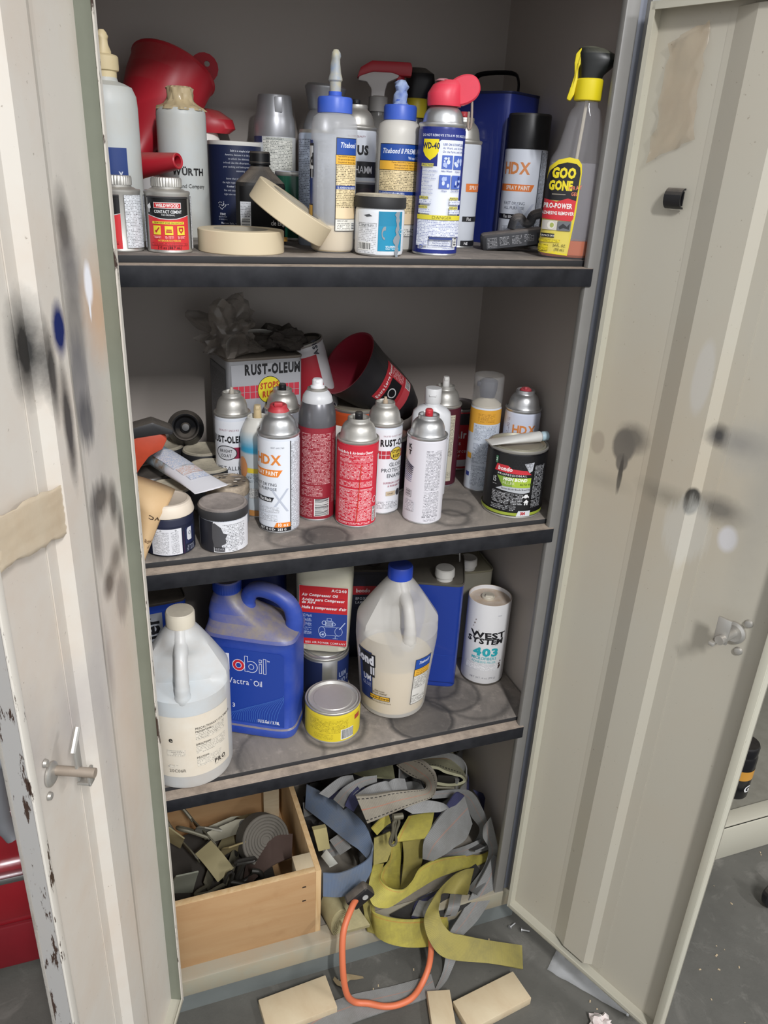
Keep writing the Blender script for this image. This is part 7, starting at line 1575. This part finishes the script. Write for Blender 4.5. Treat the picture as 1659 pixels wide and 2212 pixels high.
# snap hook between straps
t = thing('snap_hook', 'rusty snap hook hanging under the tow strap between the yellow straps', 'hook', (-.242, .022, .330), 0, None, (0, R(8), 0))
B().tube([(0, 0, .035), (.006, 0, .02), (.004, 0, -.005), (.010, 0, -.030), (.004, 0, -.038), (-.004, 0, -.028), (-.003, 0, .0), (-.006, 0, .02), (0, 0, .035)], .0028, 8, sm=4).obj('hook_ring', DST, t)
B().tube([(-.010, 0, .036), (.010, 0, .036)], .006, 12).obj('swivel', DST, t)
B().tube([(-.001, 0, .03), (.001, 0, -.03)], .0018, 8).obj('gate', DST, t)
t = thing('strap_buckle', 'grey steel buckle inside the rolled cream strap', 'buckle', (-.060, .168, .275), R(-20))
B().box((0, 0, 0), (.046, .004, .030), .001).obj('plate', DKM, t); B().tube([(-.024, -.004, -.016), (.024, -.004, -.016)], .004, 10).obj('bar', DST, t); B().tube([(.020, -.005, -.014), (.020, -.005, .010)], .005, 10).obj('pin', STEEL, t)
# orange cable
t = thing('power_cable', 'orange cable looping from a black plug out over the floor', 'cable', (0, 0, 0), 0)
P = [(-.318, .004, .196), (-.337, -.018, .200), (-.362, -.048, .178), (-.369, -.072, .120), (-.363, -.082, .055), (-.345, -.080, .016), (-.318, -.088, .010), (-.290, -.103, .010), (-.262, -.108, .010), (-.232, -.103, .010), (-.205, -.085, .012), (-.183, -.066, .030), (-.174, -.052, .062), (-.170, -.036, .082)]
B().tube(P, .0062, 12, sm=8).obj('cable_sheath', PM('orange_rubber', '#cf6f4a', .5, 0, mott=.12), t)
b = B().box((0, 0, 0), (.052, .022, .036), .006, 0, Matrix.Translation((-.314, .004, .200)) @ Matrix.Rotation(R(-38), 4, 'Y')); b.obj('plug', BLACKP, t)
B().lathe([(0, 0), (.006, 0), (.006, .001), (0, .001)], 14, 0, Matrix.Translation((-.306, -.0075, .205)) @ Matrix.Rotation(R(90), 4, 'X')).obj('plug_badge', PM('grey_badge', '#a5a5a2', .5), t)

# ================================================================ on the floor
def block(label, c, dims, rz):
    o = B().box((0, 0, dims[2]/2), dims, .0012).obj('wood_block', PINE, None); o.location = c; o.rotation_euler = (0, 0, R(rz)); return tag(o, label, 'wood block', 'pale wood offcuts on the floor')
block('pale pine offcut left of the orange cable', (-.451, -.052, 0), (.138, .070, .019), 4)
block('small pine offcut between the cable and the long offcut', (-.190, -.152, 0), (.046, .085, .020), -14)
block('long pine offcut at the front right of the cable', (-.085, -.160, 0), (.145, .062, .019), 8)
# zip bag
m, tr, p = nt('zip_bag_film'); p.inputs['Base Color'].default_value = lin('#e2e4e6'); p.inputs['Roughness'].default_value = .10; p.inputs['Alpha'].default_value = .20; p.inputs['Coat Weight'].default_value = 1
vs = []; rnd = random.Random(2); nx, ny = 16, 12
for j in range(ny+1):
    for i in range(nx+1):
        u, v = i/nx, j/ny; vs.append((.17*u, .10*v, .003+.010*abs(math.sin(u*9+v*4))*math.sin(math.pi*u)*math.sin(math.pi*v)+rnd.random()*.003))
b = B(); b.add(vs, [(j*(nx+1)+i, j*(nx+1)+i+1, (j+1)*(nx+1)+i+1, (j+1)*(nx+1)+i) for j in range(ny) for i in range(nx)])
t = thing('zip_bag', 'clear plastic zip bag on the floor under the right door', 'bag', (.058, -.130, .001), R(-52))
b.obj('bag_film', m, t, sharp=20).modifiers.new('thick', 'SOLIDIFY').thickness = .0004
B().box((.168, .05, .004), (.004, .10, .002)).obj('zip_seal', PM('zip_seal', '#d5d8da', .3, 0, alpha=.7), t)
crumple('paper_wad', 'crumpled white and pink paper wad at the bottom right', 'paper', (.100, -.262, .0), (.024, .022, .016), PM('paper', '#d9d2cc', .8, 0, mott=.3, mcol='#b5606a', mscale=60), 9, 3, .5)
def screw(x, y, rz, label):
    t = thing('screw', label, 'screw', (x, y, .0035), 0, 'loose screws on the floor', (R(90), 0, R(rz)))
    B().lathe([(0, 0), (.0045, 0), (.0045, .002), (.002, .003), (.0018, .018), (0, .020)], 14).obj('screw_body', STEEL, t)
screw(-.362, -.022, 20, 'shiny screw on the floor beside the pine offcut'); screw(.030, -.018, 110, 'small screw near the right end of the sill'); screw(.052, -.030, 60, 'tiny bright screw near the right door hinge')
t = thing('leaf_scrap', 'dry curled brown leaf scrap on the floor left of the cable', 'leaf', (-.352, -.042, .001), R(15))
B().ribbon([(0, 0, 0), (.012, .006, .010), (.028, .004, .004), (.045, .0, .0)], [(-.004, .014, .004), (.010, .020, .014), (.026, .016, .006), (.045, .004, .0)], .0008, 5).obj('blade', PM('dry_leaf', '#8a7a5c', .8, 0, mott=.4), t)
B().ribbon([(.004, .004, 0), (-.010, .012, .006), (-.014, .024, .012)], [(.006, .010, .0), (-.004, .020, .008), (-.008, .028, .012)], .0008, 5).obj('curl', PM('dry_leaf', '#8a7a5c', .8, 0, mott=.4), t)
rnd = random.Random(12)
vs = []; fs = []
for k in range(130):
    x = rnd.uniform(-.65, .95); y = rnd.uniform(-.60, -.01); s = rnd.uniform(.0012, .0035); a = rnd.uniform(0, 6.28); o = len(vs)
    for dx, dy, dz in ((-1, -.5, 0), (1, -.5, 0), (1, .5, 0), (-1, .5, 0), (-.8, -.4, .5), (.8, -.4, .4), (.8, .4, .5), (-.8, .4, .6)):
        vs.append((x+s*(dx*math.cos(a)-dy*math.sin(a)), y+s*(dx*math.sin(a)+dy*math.cos(a)), .0002+dz*s))
    fs += [tuple(o+i for i in f) for f in ((0, 3, 2, 1), (4, 5, 6, 7), (0, 1, 5, 4), (1, 2, 6, 5), (2, 3, 7, 6), (3, 0, 4, 7))]
b = B(); b.add(vs, fs); o = b.obj('wood_chips', PM('chip', '#b5a284', .8), None); tag(o, 'scattered wood chips and grit on the concrete floor', 'debris', None, 'stuff')
